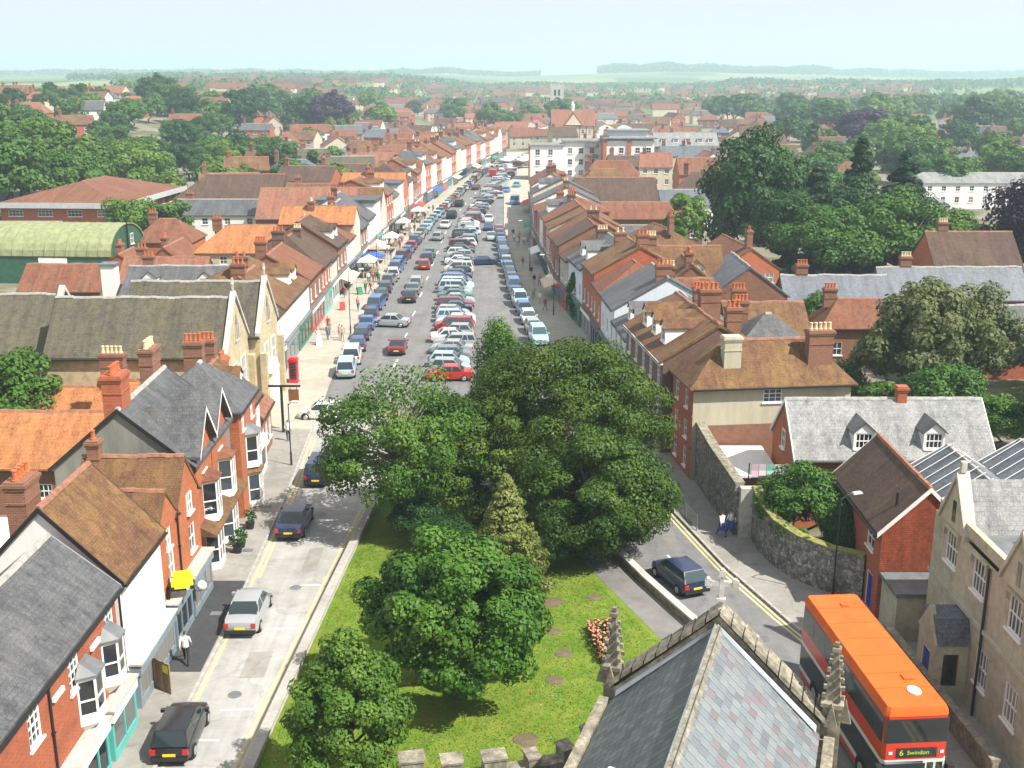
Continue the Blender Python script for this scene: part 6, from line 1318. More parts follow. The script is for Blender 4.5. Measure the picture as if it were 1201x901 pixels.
# left kerb
y = 101.5; i = 0; first = ['pale blue', 'white', 'dark blue', 'navy', 'blue', 'navy', 'blue', 'black', 'navy']
while y < 338:
    if not (113 < y < 114) and not (124 < y < 126):
        c = first[i] if i < 9 else cr.choice(COLS + ['black', 'navy', 'grey']); t = cr.choice(TYPES); x = xlk(y) + 1.25; dx = (xlk(y + 2) - xlk(y - 2)) / 4
        car(t, c, x, y, H90 - math.atan(dx) + cr.uniform(-.1, .1), f'{c} {t}, {ordinal(i)} car parked along the left-hand kerb from the lime tree', 'cars parked along the left kerb', det(y)); i += 1
    y += cr.choice([4.9, 5.2, 5.4, 5.9])
car('saloon', 'silver', -13.8, 122.5, R(172), 'silver saloon reversing across the left lane'); car('saloon', 'maroon', -11.7, 110.5, R(91), 'dark red saloon driving alone up the left lane')
q = [(137.5, 'black', 'saloon'), (142.5, 'grey', 'saloon'), (147.5, 'silver', 'estate'), (162, 'red', 'hatchback'), (167.5, 'navy', 'people carrier'), (173, 'green', 'saloon'), (192, 'silver', 'hatchback'), (208, 'white', 'saloon'), (223, 'black', 'off-roader'), (244, 'black', 'people carrier'), (282, 'maroon', 'saloon'), (322, 'red', 'van')]
for i, (y, c, t) in enumerate(q):
    x = -12.9 + (0 if y < 190 else (y - 190) * .025) + (0 if y < 260 else (y - 260) * .07); car(t, c, x, y, R(92 if y < 190 else 86) - (0 if y < 260 else .08), f'{c} {t}, {ordinal(i)} in the queue of traffic in the left lane', 'traffic queue in the left lane', det(y), name='van' if t == 'van' else 'car')
# central row, side by side
CXM = [(98, -5.8), (124, -6.5), (151, -7.6), (190, -8.2), (217, -8.0), (250, -6.3), (300, -3.2), (345, .8)]
y = 99.5; i = 0; cc = ['red', 'silver', 'pale blue', 'grey', 'silver', 'silver', 'white', 'silver', 'red', 'white', 'pale blue', 'silver', 'black', 'maroon', 'silver', 'green', 'silver', 'pale blue', 'white', 'blue']
while y < 335:
    c = cc[i] if i < 20 else cr.choice(['silver', 'silver', 'white', 'pale blue', 'silver', 'navy', 'grey', 'black', 'red', 'black', 'maroon', 'white']); t = cr.choice(TYPES[:7])
    car(t, c, lerp_tab(CXM, y) + cr.uniform(-.3, .3), y, (0 if cr.random() < .6 else pi) + R(cr.uniform(-6, 6)) + (0 if y < 210 else .18), f'{c} {t}, {ordinal(i)} car from the cypress end of the central parking row', 'cars in the central parking row', det(y)); i += 1
    y += cr.uniform(2.35, 2.75)
# right kerb
y = 114.5; i = 0
while y < 205:
    if y < 122 or i < 99:
        c = ['pale blue', 'silver', 'white', 'blue', 'pale blue', 'navy', 'blue', 'navy', 'black', 'blue', 'silver', 'dark blue', 'blue', 'navy', 'blue', 'dark blue', 'maroon', 'red', 'silver'][i % 19]; t = cr.choice(TYPES); dx = (xrk(y + 2) - xrk(y - 2)) / 4
        car(t, c, xrk(y) - 1.25, y, -H90 - math.atan(dx) + cr.uniform(-.04, .04), f'{c} {t}, {ordinal(i)} car parked along the right-hand kerb from the yew', 'cars parked along the right kerb', det(y)); i += 1
    y += cr.choice([4.9, 5.2, 5.5])
for i, (x, y, c, t, a_) in enumerate(((-4.4, 165.5, 'navy', 'saloon', 15), (-3.6, 192, 'silver', 'saloon', -88), (-4.4, 205, 'dark blue', 'hatchback', -90), (-4.5, 217, 'white', 'saloon', -90), (-2.8, 262, 'silver', 'hatchback', -95), (-1.4, 275, 'blue', 'saloon', -95), (.6, 248, 'blue', 'van', -95), (1.2, 288, 'teal', 'hatchback', -98))):
    car(t, c, x, y, R(a_), f'{c} {t}, {ordinal(i)} vehicle moving in the right lane', 'traffic in the right lane', det(y), name='van' if t == 'van' else 'car')
for i in range(14):
    y = 338 + cr.uniform(0, 55); f = .15 + .7 * (i + .5) / 14; c = cr.choice(['white', 'silver', 'white', 'navy', 'grey', 'red']); t = cr.choice(['van', 'van', 'saloon', 'people carrier'])
    xx = xlk(y) + (xrk(y) - xlk(y)) * f; car(t, c, xx, y, cr.uniform(0, 6.28), '', 'vehicles at the far end of the street', 0, name='van' if t == 'van' else 'car')
FAREND = [o for o in bpy.data.objects if o.get('group') == 'vehicles at the far end of the street']
for i, o in enumerate(sorted(FAREND, key=lambda o: proj(*o.location)[0])): o['label'] = f'{ordinal(i)} vehicle from the left in the far end jumble of the street'

# ------------------------------------------------------------------ people
person(12.75, 62.6, R(118), 'left of two walkers in white tops and blue skirts beside the flint wall', 'white', 'blue', 'walk', 1.66, 'two walkers by the flint wall', .125, 'blue')
person(13.35, 62.9, R(118), 'right of two walkers in white tops and blue skirts beside the flint wall', 'white', 'blue', 'stride', 1.68, 'two walkers by the flint wall', .125, 'blue')
person(-15.5, 47.4, R(100), 'person in white shirt and dark trousers on the dark asphalt patch', 'white', 'black', 'walk', 1.74, None, .13)
person(-17.2, 81.0, R(80), 'person in white shirt standing by the corner of the left pavement', 'white', 'navy', 'stand', 1.75, None, .125)
pc = random.Random(3); PE = []
for k in range(66):
    if k < 52: y = pc.uniform(112, 235); x = xlk(y) - pc.uniform(.5, max(.8, xlk(y) - xlf(y) - .9)) * (1 if pc.random() < .8 else .3)
    else: y = pc.uniform(120, 200); x = xrk(y) + pc.uniform(.5, max(.8, xrf(y) - xrk(y) - .6))
    PE.append((y, x, k < 52))
for side in (True, False):
    for i, (y, x, s_) in enumerate(sorted(p for p in PE if p[2] == side)):
        tp = pc.choice(['white', 'white', 'red', 'pink', 'grey', 'navy', 'green', 'beige', 'black']); bt = pc.choice(['denim', 'black', 'navy', 'beige', 'grey'])
        person(x, y, pc.uniform(0, 6.28) if pc.random() < .3 else pc.choice([1, -1]) * H90 + pc.uniform(-.3, .3), f'{ordinal(i)} pedestrian from the near end of the {"left" if side else "right"} shop pavement, in a {tp} top', tp, bt, pc.choice(['walk', 'stride', 'stand']), pc.uniform(1.6, 1.82), 'pedestrians on the ' + ('left' if side else 'right') + ' pavement', .125)

# ------------------------------------------------------------------ street furniture and small things
def lamp_post(x, y, h, label, arm=1.2, rot=0, z=0.12):
    o = thing('street_lamp', label, 'street lamp', (x, y, z), rot); mb = MB(); mb.cyl(0, 0, -.1, 1.0, .08, .07, 8); mb.cyl(0, 0, 1.0, h, .045, .035, 8); mb.build('post', BLACK, o)
    mb = MB(); mb.tube([(0, 0, h - .1), (arm * .4, 0, h + .12), (arm, 0, h + .15)], [.035, .035, .03], 6); mb.build('arm', BLACK, o)
    mb = MB(); mb.rings([[(arm + a_ * .30 * s_, b_ * .13 * s_, h + z_) for a_, b_ in ((-1, -1), (1, -1), (1, 1), (-1, 1))] for s_, z_ in ((.6, .06), (1, .12), (.8, .22))]); mb.build('lamp_head', plain('lamp_grey', (.5, .5, .48), .4), o)
lamp_post(17.3, 54.6, 5.6, 'slim black street lamp standing against the curved flint wall', 1.0, R(20)); lamp_post(-15.9, 75.5, 4.6, 'slim black street lamp on the left kerb beside the people carrier', .5, R(0))
for i, (x, y) in enumerate(((-17.6, 118), (-18.4, 150), (-17.6, 190), (4.9, 128), (2.6, 160))): lamp_post(x, y, 7, f'{ordinal(i)} tall street lamp along the shops of the high street', 1.4, 0 if x < 0 else pi)
sp = thing('sign_post', 'black timber gallows post with hanging brown inn sign', 'sign post', (-18.0, 83.2, .12))
mb = MB(); mb.box(-.09, .09, -.09, .09, -.1, 3.7); mb.build('post', BLACK, sp); mb = MB(); mb.box(-1.0, 1.5, -.07, .07, 3.702, 3.85); mb.build('beam', BLACK, sp)
mb = MB(); mb.box(.55, 1.35, -.05, .05, 2.55, 3.5); sb = mb.build('sign_board', plain('sign_brown', (.22, .09, .03), .6), sp)
for x_ in (.7, 1.2): mb = MB(); mb.box(x_ - .02, x_ + .02, -.02, .02, 3.5, 3.7); mb.build('hanger', BLACK, sb)
ks = thing('red_kiosk', 'bright red telephone kiosk beside the stone hall', 'kiosk', (-20.0, 98.2, .12)); ks.scale = (.85, .85, .85)
mb = MB(); mb.box(-.5, .5, -.5, .5, 0, .12); mb.box(-.45, .45, -.45, .45, .12, 2.35); mb.box(-.52, .52, -.52, .52, 2.35, 2.6)
mb.rings([[(a_ * .45 * s_, b_ * .45 * s_, z_) for a_, b_ in ((-1, -1), (1, -1), (1, 1), (-1, 1))] for s_, z_ in ((1, 2.6), (.9, 2.72), (.6, 2.8))]); mb.build('cabin', paint('kiosk_red', (.62, .01, .01), .35), ks)
for rt in (0, H90, pi, -H90):
    mb = MB()
    for r_ in range(6):
        for c_ in range(3): mb.box(-.33 + c_ * .23, -.33 + c_ * .23 + .2, -.47, -.455, .4 + r_ * .31, .66 + r_ * .31)
    g_ = mb.build('glazing', GLASS, ks, (0, 0, 0), rt)
yb = thing('yellow_box_sign', 'bright yellow box with black corner pads above the grey shopfront', 'box', (-16.1, 49.6, 3.1), R(15)); yb.scale = (.78, .78, .78)
mb = MB(); mb.box(-.65, .65, -.45, .45, 0, .5); mb.build('box', YELLOW, yb); mb = MB(); mb.box(-.55, .55, .05, .4, .5, .85); mb.build('upper_box', YELLOW, yb)
for a_ in (-.6, .6):
    for b_ in (-.42, .42): mb = MB(); mb.box(a_ - .12, a_ + .12, b_ - .1, b_ + .1, -.06, .16); mb.build('corner_pad', BLACK, yb)
mb = MB(); mb.box(-.95, .2, -.08, .08, -.3, -.06); mb.box(-.95, -.8, -.15, .15, -.9, -.06); mb.build('bracket', BLACK, yb)
gl = thing('globe_lamp', 'white globe lamp on a bracket over the grey shopfront', 'lamp', (-15.9, 52.0, 1.95)); mb = MB(); n = 12
mb.rings([[(.26 * cos(t) * cos(2*pi*i/n), .26 * cos(t) * sin(2*pi*i/n), .26 * sin(t)) for i in range(n)] for t in [-1.4 + .4 * k_ for k_ in range(8)]]); mb.build('globe', WHITE, gl, smooth=True); mb = MB(); mb.tube([(-.55, 0, -.1), (-.25, 0, -.32), (0, 0, -.26)], [.02, .02, .02], 6); mb.build('bracket', BLACK, gl)
hd = thing('hoarding', 'brown timber hoarding with a small yellow notice before the white house', 'hoarding', (-15.95, 45.0, .12), R(-35)); hd.scale = (.7, .7, .78)
for i in range(8): mb = MB(); mb.box(-.95 + i * .24, -.95 + i * .24 + .225, -.03, .03 + .01 * (i % 2), 0, 1.9 + .03 * (i % 3)); mb.build('plank', plain(f'timber_{i % 3}', ((.24, .15, .08), (.30, .2, .11), (.20, .13, .08))[i % 3], .85, 0, .2, 5), hd)
mb = MB(); mb.box(.3, .8, -.05, -.032, 1.3, 1.75); mb.build('notice', YELLOW, hd)
for i, (x, y) in enumerate(((-16.1, 60.2), (-16.1, 61.0), (-16.2, 63.8))):
    o = thing('planter', f'{ordinal(i)} dark planter with small green shrub before the oriel house', 'planter', (x, y, .12), 0, 'planters before the oriel house'); mb = MB(); mb.rings([[(r_ * cos(2*pi*k_/10), r_ * sin(2*pi*k_/10), z_) for k_ in range(10)] for r_, z_ in ((.2, 0), (.3, .45), (.26, .46))]); mb.build('pot', BLACK, o)
    P, N, sz, _ = crown('round', .38, .38, .4, 14, 260, .12, 40 + i, .4); OB('shrub', leaf_mesh('shrub', L_DARK, P + np.array([0, 0, .8]), N, sz, np.random.default_rng(2)), o)
rl = thing('pedestrian_railing', 'grey pedestrian guard rail on the right kerb below the terrace', 'railing', (0, 0, .12))
pts = [(xrk(y) + .25, y) for y in (63.5, 65.3, 67.1, 68.9, 70.7)]
for x, y in pts: mb = MB(); mb.cyl(x, y, 0, 1.0, .035, n=6); mb.build('post', LEAD, rl)
for (x0, y0), (x1, y1) in zip(pts, pts[1:]):
    mb = MB(); mb.tube([(x0, y0, .98), (x1, y1, .98)], [.025] * 2, 6); mb.tube([(x0, y0, .15), (x1, y1, .15)], [.025] * 2, 6)
    for k_ in range(1, 9): t = k_ / 9; xx, yy = x0 + (x1 - x0) * t, y0 + (y1 - y0) * t; mb.box(xx - .01, xx + .01, yy - .01, yy + .01, .15, .98)
    mb.build('rail_panel', LEAD, rl)
def parasol(x, y, col, label, r=1.5, h=2.5):
    o = thing('parasol', label, 'parasol', (x, y, .12)); mb = MB(); mb.cyl(0, 0, 0, h, .03, n=6); mb.cyl(0, 0, 0, .1, .3, n=8); mb.build('pole', BLACK, o); n = 8
    mb = MB(); mb.rings([[(r_ * cos(2*pi*i/n), r_ * sin(2*pi*i/n), z_) for i in range(n)] for r_, z_ in ((r, h - .55), (r * 1.0, h - .42), (r * .5, h - .12), (.04, h + .05))]); mb.build('canopy', AWN[col], o)
parasol(-20.2, 160.5, 'blue', 'bright blue parasol among the left pavement stalls', 1.7); parasol(7.0, 133.5, 'blue', 'blue parasol on the shaded right pavement', 1.5); parasol(6.6, 137, 'red', 'red parasol on the shaded right pavement'); parasol(5.8, 143, 'white', 'white parasol on the shaded right pavement')
def stall(x, y, rot, col, label, w=3.2, d_=2.4):
    o = thing('market_stall', label, 'market stall', (x, y, .12), rot)
    for a_ in (-w / 2, w / 2):
        for b_ in (-d_ / 2, d_ / 2): mb = MB(); mb.cyl(a_, b_, 0, 2.2, .03, n=6); mb.build('post', LEAD, o)
    mb = MB(); mb.prism([(-d_ / 2 - .15, 2.2), (d_ / 2 + .15, 2.2), (d_ / 2 + .15, 2.26), (0, 2.85), (-d_ / 2 - .15, 2.26)], -w / 2 - .1, w / 2 + .1, 'x'); mb.build('canopy', AWN[col], o)
    mb = MB(); mb.box(-w / 2 + .1, w / 2 - .1, -d_ / 2 + .1, d_ / 2 - .5, .75, .85); mb.build('table', plain('stall_table', (.3, .2, .12), .8), o)
    mb = MB()
    for i in range(6): mb.box(-w / 2 + .3 + i * .45, -w / 2 + .65 + i * .45, -d_ / 2 + .2, -d_ / 2 + .8, .852, 1.05 + .05 * (i % 3))
    mb.build('goods', plain('stall_goods', (.3, .2, .12), .8, 0, .6, 4), o, kind='stuff')
for i, (x, y, c) in enumerate(((-20.3, 154.5, 'white'), (-20.2, 167, 'cream'), (-19.6, 179, 'white'), (-19.4, 198, 'white'), (-18.3, 216, 'white'))): stall(x, y, H90, c, f'{c} canopied market stall, {ordinal(i)} along the left pavement', 3.4, 2.2)
for i in range(9):
    y = 352 + (i % 3) * 9; x = xlk(y) + 5 + (i // 3) * 5.0; stall(x, y, R(60), 'white', f'{ordinal(i)} white marquee stall at the far end of the street', 6, 4)
for i, (x, y, c) in enumerate(((-21.2, 113, 'white'), (-21.4, 131, 'red'), (-20.6, 141, 'green'))):
    o = thing('pavement_sign', f'{c} folding pavement sign, {ordinal(i)} along the left pavement', 'sign', (x + 1, y, .12), .3); mb = MB()
    for s_ in (-1, 1): mb.rings([[(-.3, s_ * .3 - .015, 0), (.3, s_ * .3 - .015, 0), (.3, s_ * .3 + .015, 0), (-.3, s_ * .3 + .015, 0)], [(-.3, s_ * .02 - .015, 1.0), (.3, s_ * .02 - .015, 1.0), (.3, s_ * .02 + .015, 1.0), (-.3, s_ * .02 + .015, 1.0)]])
    mb.build('boards', AWN[c], o)
# ------------------------------------------------------------------ mid-distance trees
for nm, lab, x, y, h, kd, m, v, q_, w in (
  ('oak_tree', 'tall dark rounded tree, largest right of the high street', 34.5, 160, 19.5, 'round', L_DARK, 1, 2, .82), ('fir_tree', 'dark conifer filling the gap right of the tallest tree', 42.5, 156, 15, 'cone', L_FIR, 2, 2, 1.4),
  ('fir_tree', 'pointed dark fir among the right-hand tree group', 49.5, 160, 19, 'cone', L_FIR, 0, 2, 1.15), ('cedar_tree', 'dark spreading cedar right of the pointed fir', 56, 160, 17, 'cone', L_FIR, 3, 2, 1.5),
  ('ash_tree', 'mid-green tree below the fir and cedar', 51, 148, 12, 'dome', L_OAK, 1, 2, 1.2), ('ash_tree', 'mid-green tree left below the dark group', 42, 146, 11, 'dome', L_OAK, 2, 2, 1.2), ('ash_tree', 'broad green tree behind the blue slate range', 59, 150, 10, 'dome', L_LIME, 3, 2, 1.3),
  ('yew_mass', 'dense dark evergreen mass low between the tallest tree and the fir', 38.5, 153, 12.5, 'dome', L_DARK, 0, 2, 1.15), ('yew_mass', 'dense dark evergreen mass under the pointed fir', 47.5, 156, 12.5, 'dome', L_DARK, 1, 2, 1.1), ('yew_mass', 'dense dark evergreen mass under the cedar', 55, 157, 12, 'dome', L_DARK, 2, 2, 1.15), ('shrub_tree', 'bright green bush right of the cedar', 68, 158, 7, 'dome', L_BRIGHT, 0, 1, 1.4), ('pear_tree', 'pale grey-green flowering tree beside the slate cottage', 33.2, 88.5, 11.6, 'round', L_PALE, 4, 2, .95), ('pear_tree', 'second pale-tipped tree leaning right of the slate cottage', 38.2, 91, 10, 'round', L_PALE, 5, 2, 1.0),
  ('hazel_tree', 'dark green bushy tree behind the cottage ridge', 32.5, 80, 6.5, 'dome', L_OAK, 0, 2, 1.2), ('hazel_tree', 'green shrubbery at the right edge above the rooflights', 40.5, 76, 7, 'dome', L_OAK, 3, 2, 1.2), ('hazel_tree', 'light green tree on the right edge', 46, 84, 10, 'round', L_BRIGHT, 2, 2, 1.0),
  ('copper_beech', 'dark purple copper beech at the right edge', 68.5, 140, 17, 'round', L_COPPER, 1, 2, 1.0), ('elder_bush', 'round elder bush behind the curved flint wall', 17.2, 60.4, 5.2, 'dome', L_OAK, 1, 2, 1.1), ('ivy_bush', 'dark ivy thicket against the brick house', 18.6, 57.6, 4.4, 'dome', L_DARK, 2, 2, .62),
  ('ivy_bush', 'lush shrub behind the flint wall corner', 16.4, 62.6, 4.2, 'dome', L_LIME, 3, 2, 1.0), ('plum_tree', 'bushy green tree at the left edge before the halls', -36.5, 77.5, 8.2, 'round', L_OAK, 3, 2, 1.0), ('plum_tree', 'second green tree at the left edge beside the orange roof', -39.5, 73.5, 7.2, 'round', L_BRIGHT, 1, 2, 1.0),
  ('birch_tree', 'green tree behind the barrel-roofed hall', -53.5, 174, 8.5, 'round', L_OAK, 4, 1, 1.15), ('birch_tree', 'light green tree between barrel hall and brick block', -61, 180, 9, 'round', L_BRIGHT, 2, 1, 1.0), ('garden_tree', 'bright green tree behind the right-hand shop roofs', 15.2, 139, 7, 'dome', L_BRIGHT, 1, 2, 1.4),
  ('garden_tree', 'loose light green tree beside the purple-brown range', 27.5, 176, 9.5, 'round', L_BRIGHT, 4, 1, .9), ('climber', 'green creeper mass on the shaded right-hand shopfront', 7.6, 126.0, 6.0, 'column', L_CYP, 1, 1, 1.0), ('garden_tree', 'small feathery tree before the blue slate range', 31.5, 110.5, 6.5, 'round', L_LIME, 5, 1, .8)):
    put_tree(nm, x, y, h, kd, m, v, q_, w, lab, z=0.05)
for i, (x, y, h, m) in enumerate(((26.5, 77.5, 3.6, L_OAK), (29.5, 83, 4.2, L_LIME), (27.5, 91, 4.0, L_OAK), (33, 96, 4.6, L_LIME), (31, 74, 3.0, L_BRIGHT), (39, 101, 5, L_OAK), (24.8, 97, 3.2, L_BRIGHT), (36, 79, 4.4, L_OAK), (22.5, 103, 3.6, L_LIME), (27, 104, 3.6, L_OAK), (46, 112, 5, L_LIME), (62, 124, 6, L_OAK), (58, 127, 5, L_BRIGHT), (48, 95, 5.5, L_OAK))):
    put_tree('garden_shrub', x, y, h, 'dome', m, i % 4, 1, 1.3, f'{ordinal(i)} garden shrub between the cottages right of the terrace', 'garden shrubs right of the terrace', .05, 'shrub')
# ------------------------------------------------------------------ landmark buildings beyond
ap = thing('apartment_block', 'white modern apartment block with brick frame and flat grey roofs', 'apartment block', (22, 312, 0))
def blk(o, nm, m, x0, x1, y0, y1, z0, z1): mb = MB(); mb.box(x0, x1, y0, y1, z0, z1); return mb.build(nm, m, o)
blk(ap, 'white_wing', W_WHITE, -17, -8, -4, 6, -1, 9.2); blk(ap, 'brick_end_wall', B_ORANGE, -17.4, -17.02, -4, 6, -1, 9.4); blk(ap, 'middle_wing', W_WHITE, -7.9, 3.4, -1, 9, -1, 10.2); blk(ap, 'right_wing', W_WHITE, 3.6, 16.5, -6, 6, -1, 10.8); blk(ap, 'brick_frame', B_ORANGE, 2.6, 3.55, -6.4, 6, -1, 11.2); blk(ap, 'brick_frame', B_ORANGE, 9.2, 10.2, -6.4, -6.05, -1, 11.2)
for n_, a_, b_, c_, d_, z in (('white_wing_roof', -17.3, -7.7, -4.4, 6.4, 9.2), ('middle_wing_roof', -8.1, 3.6, -1.6, 9.4, 10.2), ('right_wing_roof', 2.6, 17.2, -6.8, 6.6, 11.2)): blk(ap, n_, T_LSLATE, a_, b_, c_, d_, z + .002, z + .4)
blk(ap, 'penthouse', W_BLUE, 4.5, 15, -4, 5, 11.6, 13.2); blk(ap, 'penthouse_roof', T_LSLATE, 4, 15.5, -4.6, 5.6, 13.202, 13.5)
for xs, yy, zs in (([-15, -11.5], -4, [1, 4, 6.8]), ([-6, -3, 0], -1, [1, 4, 7]), ([5, 7.6, 12, 15], -6, [1, 4.2, 7.4])):
    for x_ in xs:
        for z_ in zs: put_window(ap, x_, yy - .09, z_, 0, 1.3, 1.6, 'sash', True)
for z_ in (2.9, 5.9, 8.8): blk(ap, 'balcony', LEAD, -2.0, 1.6, -2.6, -1.02, z_, z_ + .9)
tw = thing('town_hall', 'half-timbered cream town hall with steep pale red roof closing the street', 'town hall', (25, 470, 0)); tw.scale = (.78, .78, .78)
blk(tw, 'wall', W_CREAM, -11, 11, -6, 6, -1, 11)
mb = MB(); gable_roof(mb, 22, 12, 11, 18.5, .6, .6, .2); mb.build('roof', T_PALE, tw); mb = MB(); mb.prism([(-5, 11), (5, 11), (0, 17.5)], -6.8, 0, 'y'); mb.build('front_gable', T_PALE, tw); mb = MB(); mb.prism([(-4.2, 11), (4.2, 11), (0, 16.4)], -6.9, -6.78, 'y'); mb.build('gable_face', W_CREAM, tw)
for x_ in (-10.8, -7, -3.4, 0, 3.4, 7, 10.8): blk(tw, 'timber', plain('timber_brown', (.2, .1, .04), .8), x_ - .2, x_ + .2, -6.12, -6.003, 0, 11)
for x_ in (-8.8, -5.2, 5.2, 8.8):
    for z_ in (2, 6.5): put_window(tw, x_, -6.09, z_, 0, 1.5, 2.2, 'wide', True)
cp_ = MB(); cp_.cyl(0, 0, 18, 21, .9, .9, 8); cp_.cyl(0, 0, 21, 23, 1.1, .1, 8); cp_.build('cupola', W_WHITE, tw)
wd = thing('white_gabled_hall', 'bright white building with twin curved gables beyond the apartments', 'hall', (42, 460, 0)); wd.scale = (.72, .72, .8); blk(wd, 'wall', W_WHITE, -11, 11, -6, 6, -1, 7)
for x_ in (-5.2, 5.2): mb = MB(); mb.prism([(x_ + 5 * cos(pi * i / 10), 7 + 3.6 * sin(pi * i / 10)) for i in range(11)][::-1], -6.1, 6, 'y'); mb.build('curved_roof', W_WHITE, wd)
for x_ in (-7, -3, 3, 7): put_window(wd, x_, -6.09, 2.4, 0, 1.4, 2.0, 'sash', True)
ct = thing('church_tower', 'distant pale stone church tower at the far end of the street', 'church tower', (27, 690, 0)); blk(ct, 'tower', ST_WHITE, -4, 4, -4, 4, -1, 23); 
for a_ in (-3.4, -1.1, 1.1, 3.4): blk(ct, 'merlon', ST_WHITE, a_ - .6, a_ + .6, -4, -3.4, 23.002, 24)
for a_ in (-1.2, 1.2): blk(ct, 'belfry_window', GLASS, a_ - .6, a_ + .6, -4.05, -3.95, 17, 20.5)
gb = House('grey_roof_block', 'long grey-roofed modern block with row of rooflights', 47, 68, 372, 384, 'x', 5.5, 9.5, 'bbrown', 'lslate', win={'-y': [(1.5, 1.6, 1.2, 7)]}, far=True, category='building', dorm=tuple(('-y', u, 6.4, 1.6, 1.2, 'flat') for u in (3, 7, 11, 15, 18.5)))

# ------------------------------------------------------------------ town roofs farther out
fr = random.Random(21); FAR = []; placed = [(-80, 500, 22), (-92, 505, 18), (-152, 500, 18), (-112, 470, 16), (124, 402, 26), (118, 335, 16), (104, 296, 12), (108, 232, 12)] + [((r_[1] + r_[2]) / 2, (r_[3] + r_[4]) / 2, r_[2] - r_[1] + 4) for r_ in LB + RB_] + [(22, 312, 40), (28, 470, 26), (46, 460, 24), (57, 378, 24), (-80, 208, 40), (-66, 156, 28), (-33, 186, 20)] + [(o.location.x, o.location.y, o.scale.x * .8) for o in TREES]
RW = ['red', 'orange', 'bbrown', 'white', 'cream', 'red', 'pink', 'tan']; RR = ['red', 'brown', 'dbrown', 'pale', 'red', 'slate', 'brown', 'bslate', 'stone', 'dbrown']
def try_house(x, y, zone, wl=None, rf_=None, big=1.0):
    w, d_ = fr.uniform(8, 13) * big, fr.uniform(7, 9)
    if any(abs(x - a_) < (w + b_) / 2 + 1.5 and abs(y - c_) < 10.5 for a_, c_, b_ in placed): return
    if y < 420 and xlf(y) - 14 < x < xrf(y) + 13: return
    placed.append((x, y, w)); wl = wl or fr.choice(RW); rf_ = rf_ or fr.choice(RR); ev = fr.choice([4.6, 5.2, 5.4, 6.2]); ax = 'x' if fr.random() < .7 else 'y'
    z = min(ground_z(x + a_, y + b_) for a_ in (-w / 2, w / 2) for b_ in (-4, 4))
    hp = (2.5, 2.5) if fr.random() < .25 else (0, 0)
    x0, x1, y0, y1 = (x - w / 2, x + w / 2, y - d_ / 2, y + d_ / 2) if ax == 'x' else (x - d_ / 2, x + d_ / 2, y - w / 2, y + w / 2)
    h = House('town_house', 'x', x0, x1, y0, y1, ax, ev, ev + fr.uniform(2.4, 3.4), wl, rf_, rot=fr.uniform(-14, 14), base=z, hip=hp, far=True, sub=4.0, win={'-y': [(1.0, 1.3, 1.1, 3), (ev - 1.7, 1.2, 1.1, 3)]}, chim=((1.2, 0, .9, .7, ev + fr.uniform(4, 4.6), 2, fr.choice([B_BROWN, B_DARK])),), gutter=False)
    h.o['zone'] = zone; h.o['desc'] = f'{WN[wl]} house with {RN[rf_]} roof'; FAR.append(h.o)
for k in range(240):   # behind the left shop row
    y = fr.uniform(232, 520); x = xlf(min(y, 430)) - 20 - fr.random() ** 1.3 * (28 if y < 330 else 50); try_house(x, y, 'behind the left shop row')
for k in range(70):
    y = fr.uniform(128, 330); x = xrf(y) + 15 + fr.random() * (12 if 140 < y < 185 else 34); try_house(x, y, 'behind the right shop row')
for x, y in ((-22, 446), (-9, 452), (4, 458), (-34, 442), (15, 446), (-16, 476), (0, 482), (12, 486), (-30, 470), (-44, 452), (-8, 505), (10, 512), (-28, 500), (40, 425), (52, 430), (62, 424)): try_house(x, y, 'closing the far street end', None, None, 1.2)
for k in range(62): try_house(fr.uniform(-270, -95), fr.uniform(375, 600), 'on the wooded left hillside', None, fr.choice(['red', 'brown', 'pale', 'slate']))
for k in range(50): try_house(fr.uniform(50, 210), fr.uniform(265, 520), 'in the right-hand part of town')
for k in range(60): try_house(fr.uniform(18, 110), fr.uniform(330, 520), 'in the right-hand part of town')
for k in range(230):
    x = fr.uniform(-190, 230); y = 430 + 420 * fr.random() ** .8
    if sum(o['zone'].startswith('on the far') for o in FAR) < 125: try_house(x, y, 'on the far ' + ('left' if x < 20 else 'right') + ' town edge', None, None, 1.35)
for z_ in sorted({o['zone'] for o in FAR}):
    for i, o in enumerate(sorted((o for o in FAR if o['zone'] == z_), key=lambda o: proj(*o.location)[0])):
        o['label'] = f"{o['desc']} {z_}, {ordinal(i)} from left"; o['group'] = 'houses ' + z_
for o in FAR: del o['zone']; del o['desc']
# ------------------------------------------------------------------ trees farther out
tr_ = random.Random(8); TZ = {}
def far_tree(x, y, h, zone, m=None, kd=None, w=1.0, q_=0):
    if .35 < x / y < .47 and 140 < y < 242: return
    if not q_ and any(abs(x - a_) < b_ / 2 + 1 and abs(y - c_) < 6 for a_, c_, b_ in placed): return
    m = m or tr_.choice([L_OAK, L_OAK, L_DARK, L_LIME, L_OAK, L_DARK, L_BRIGHT]); kd = kd or tr_.choice(['round', 'round', 'dome', 'round', 'dome', 'cone'] if m is L_DARK else ['round', 'dome'])
    nm = {'cone': 'conifer_tree', 'round': 'broadleaf_tree', 'dome': 'broadleaf_tree'}[kd]
    o = put_tree(nm, x, y, h, kd, m, tr_.randrange(4), q_, w); TZ.setdefault((zone, {'leaf_oak': 'mid-green', 'leaf_dark': 'dark green', 'leaf_lime': 'leafy green', 'leaf_bright': 'bright green', 'leaf_copper': 'dark purple', 'leaf_yellow': 'yellow', 'leaf_pale': 'pale'}[m.name], 'conifer' if kd == 'cone' else 'tree'), []).append(o)
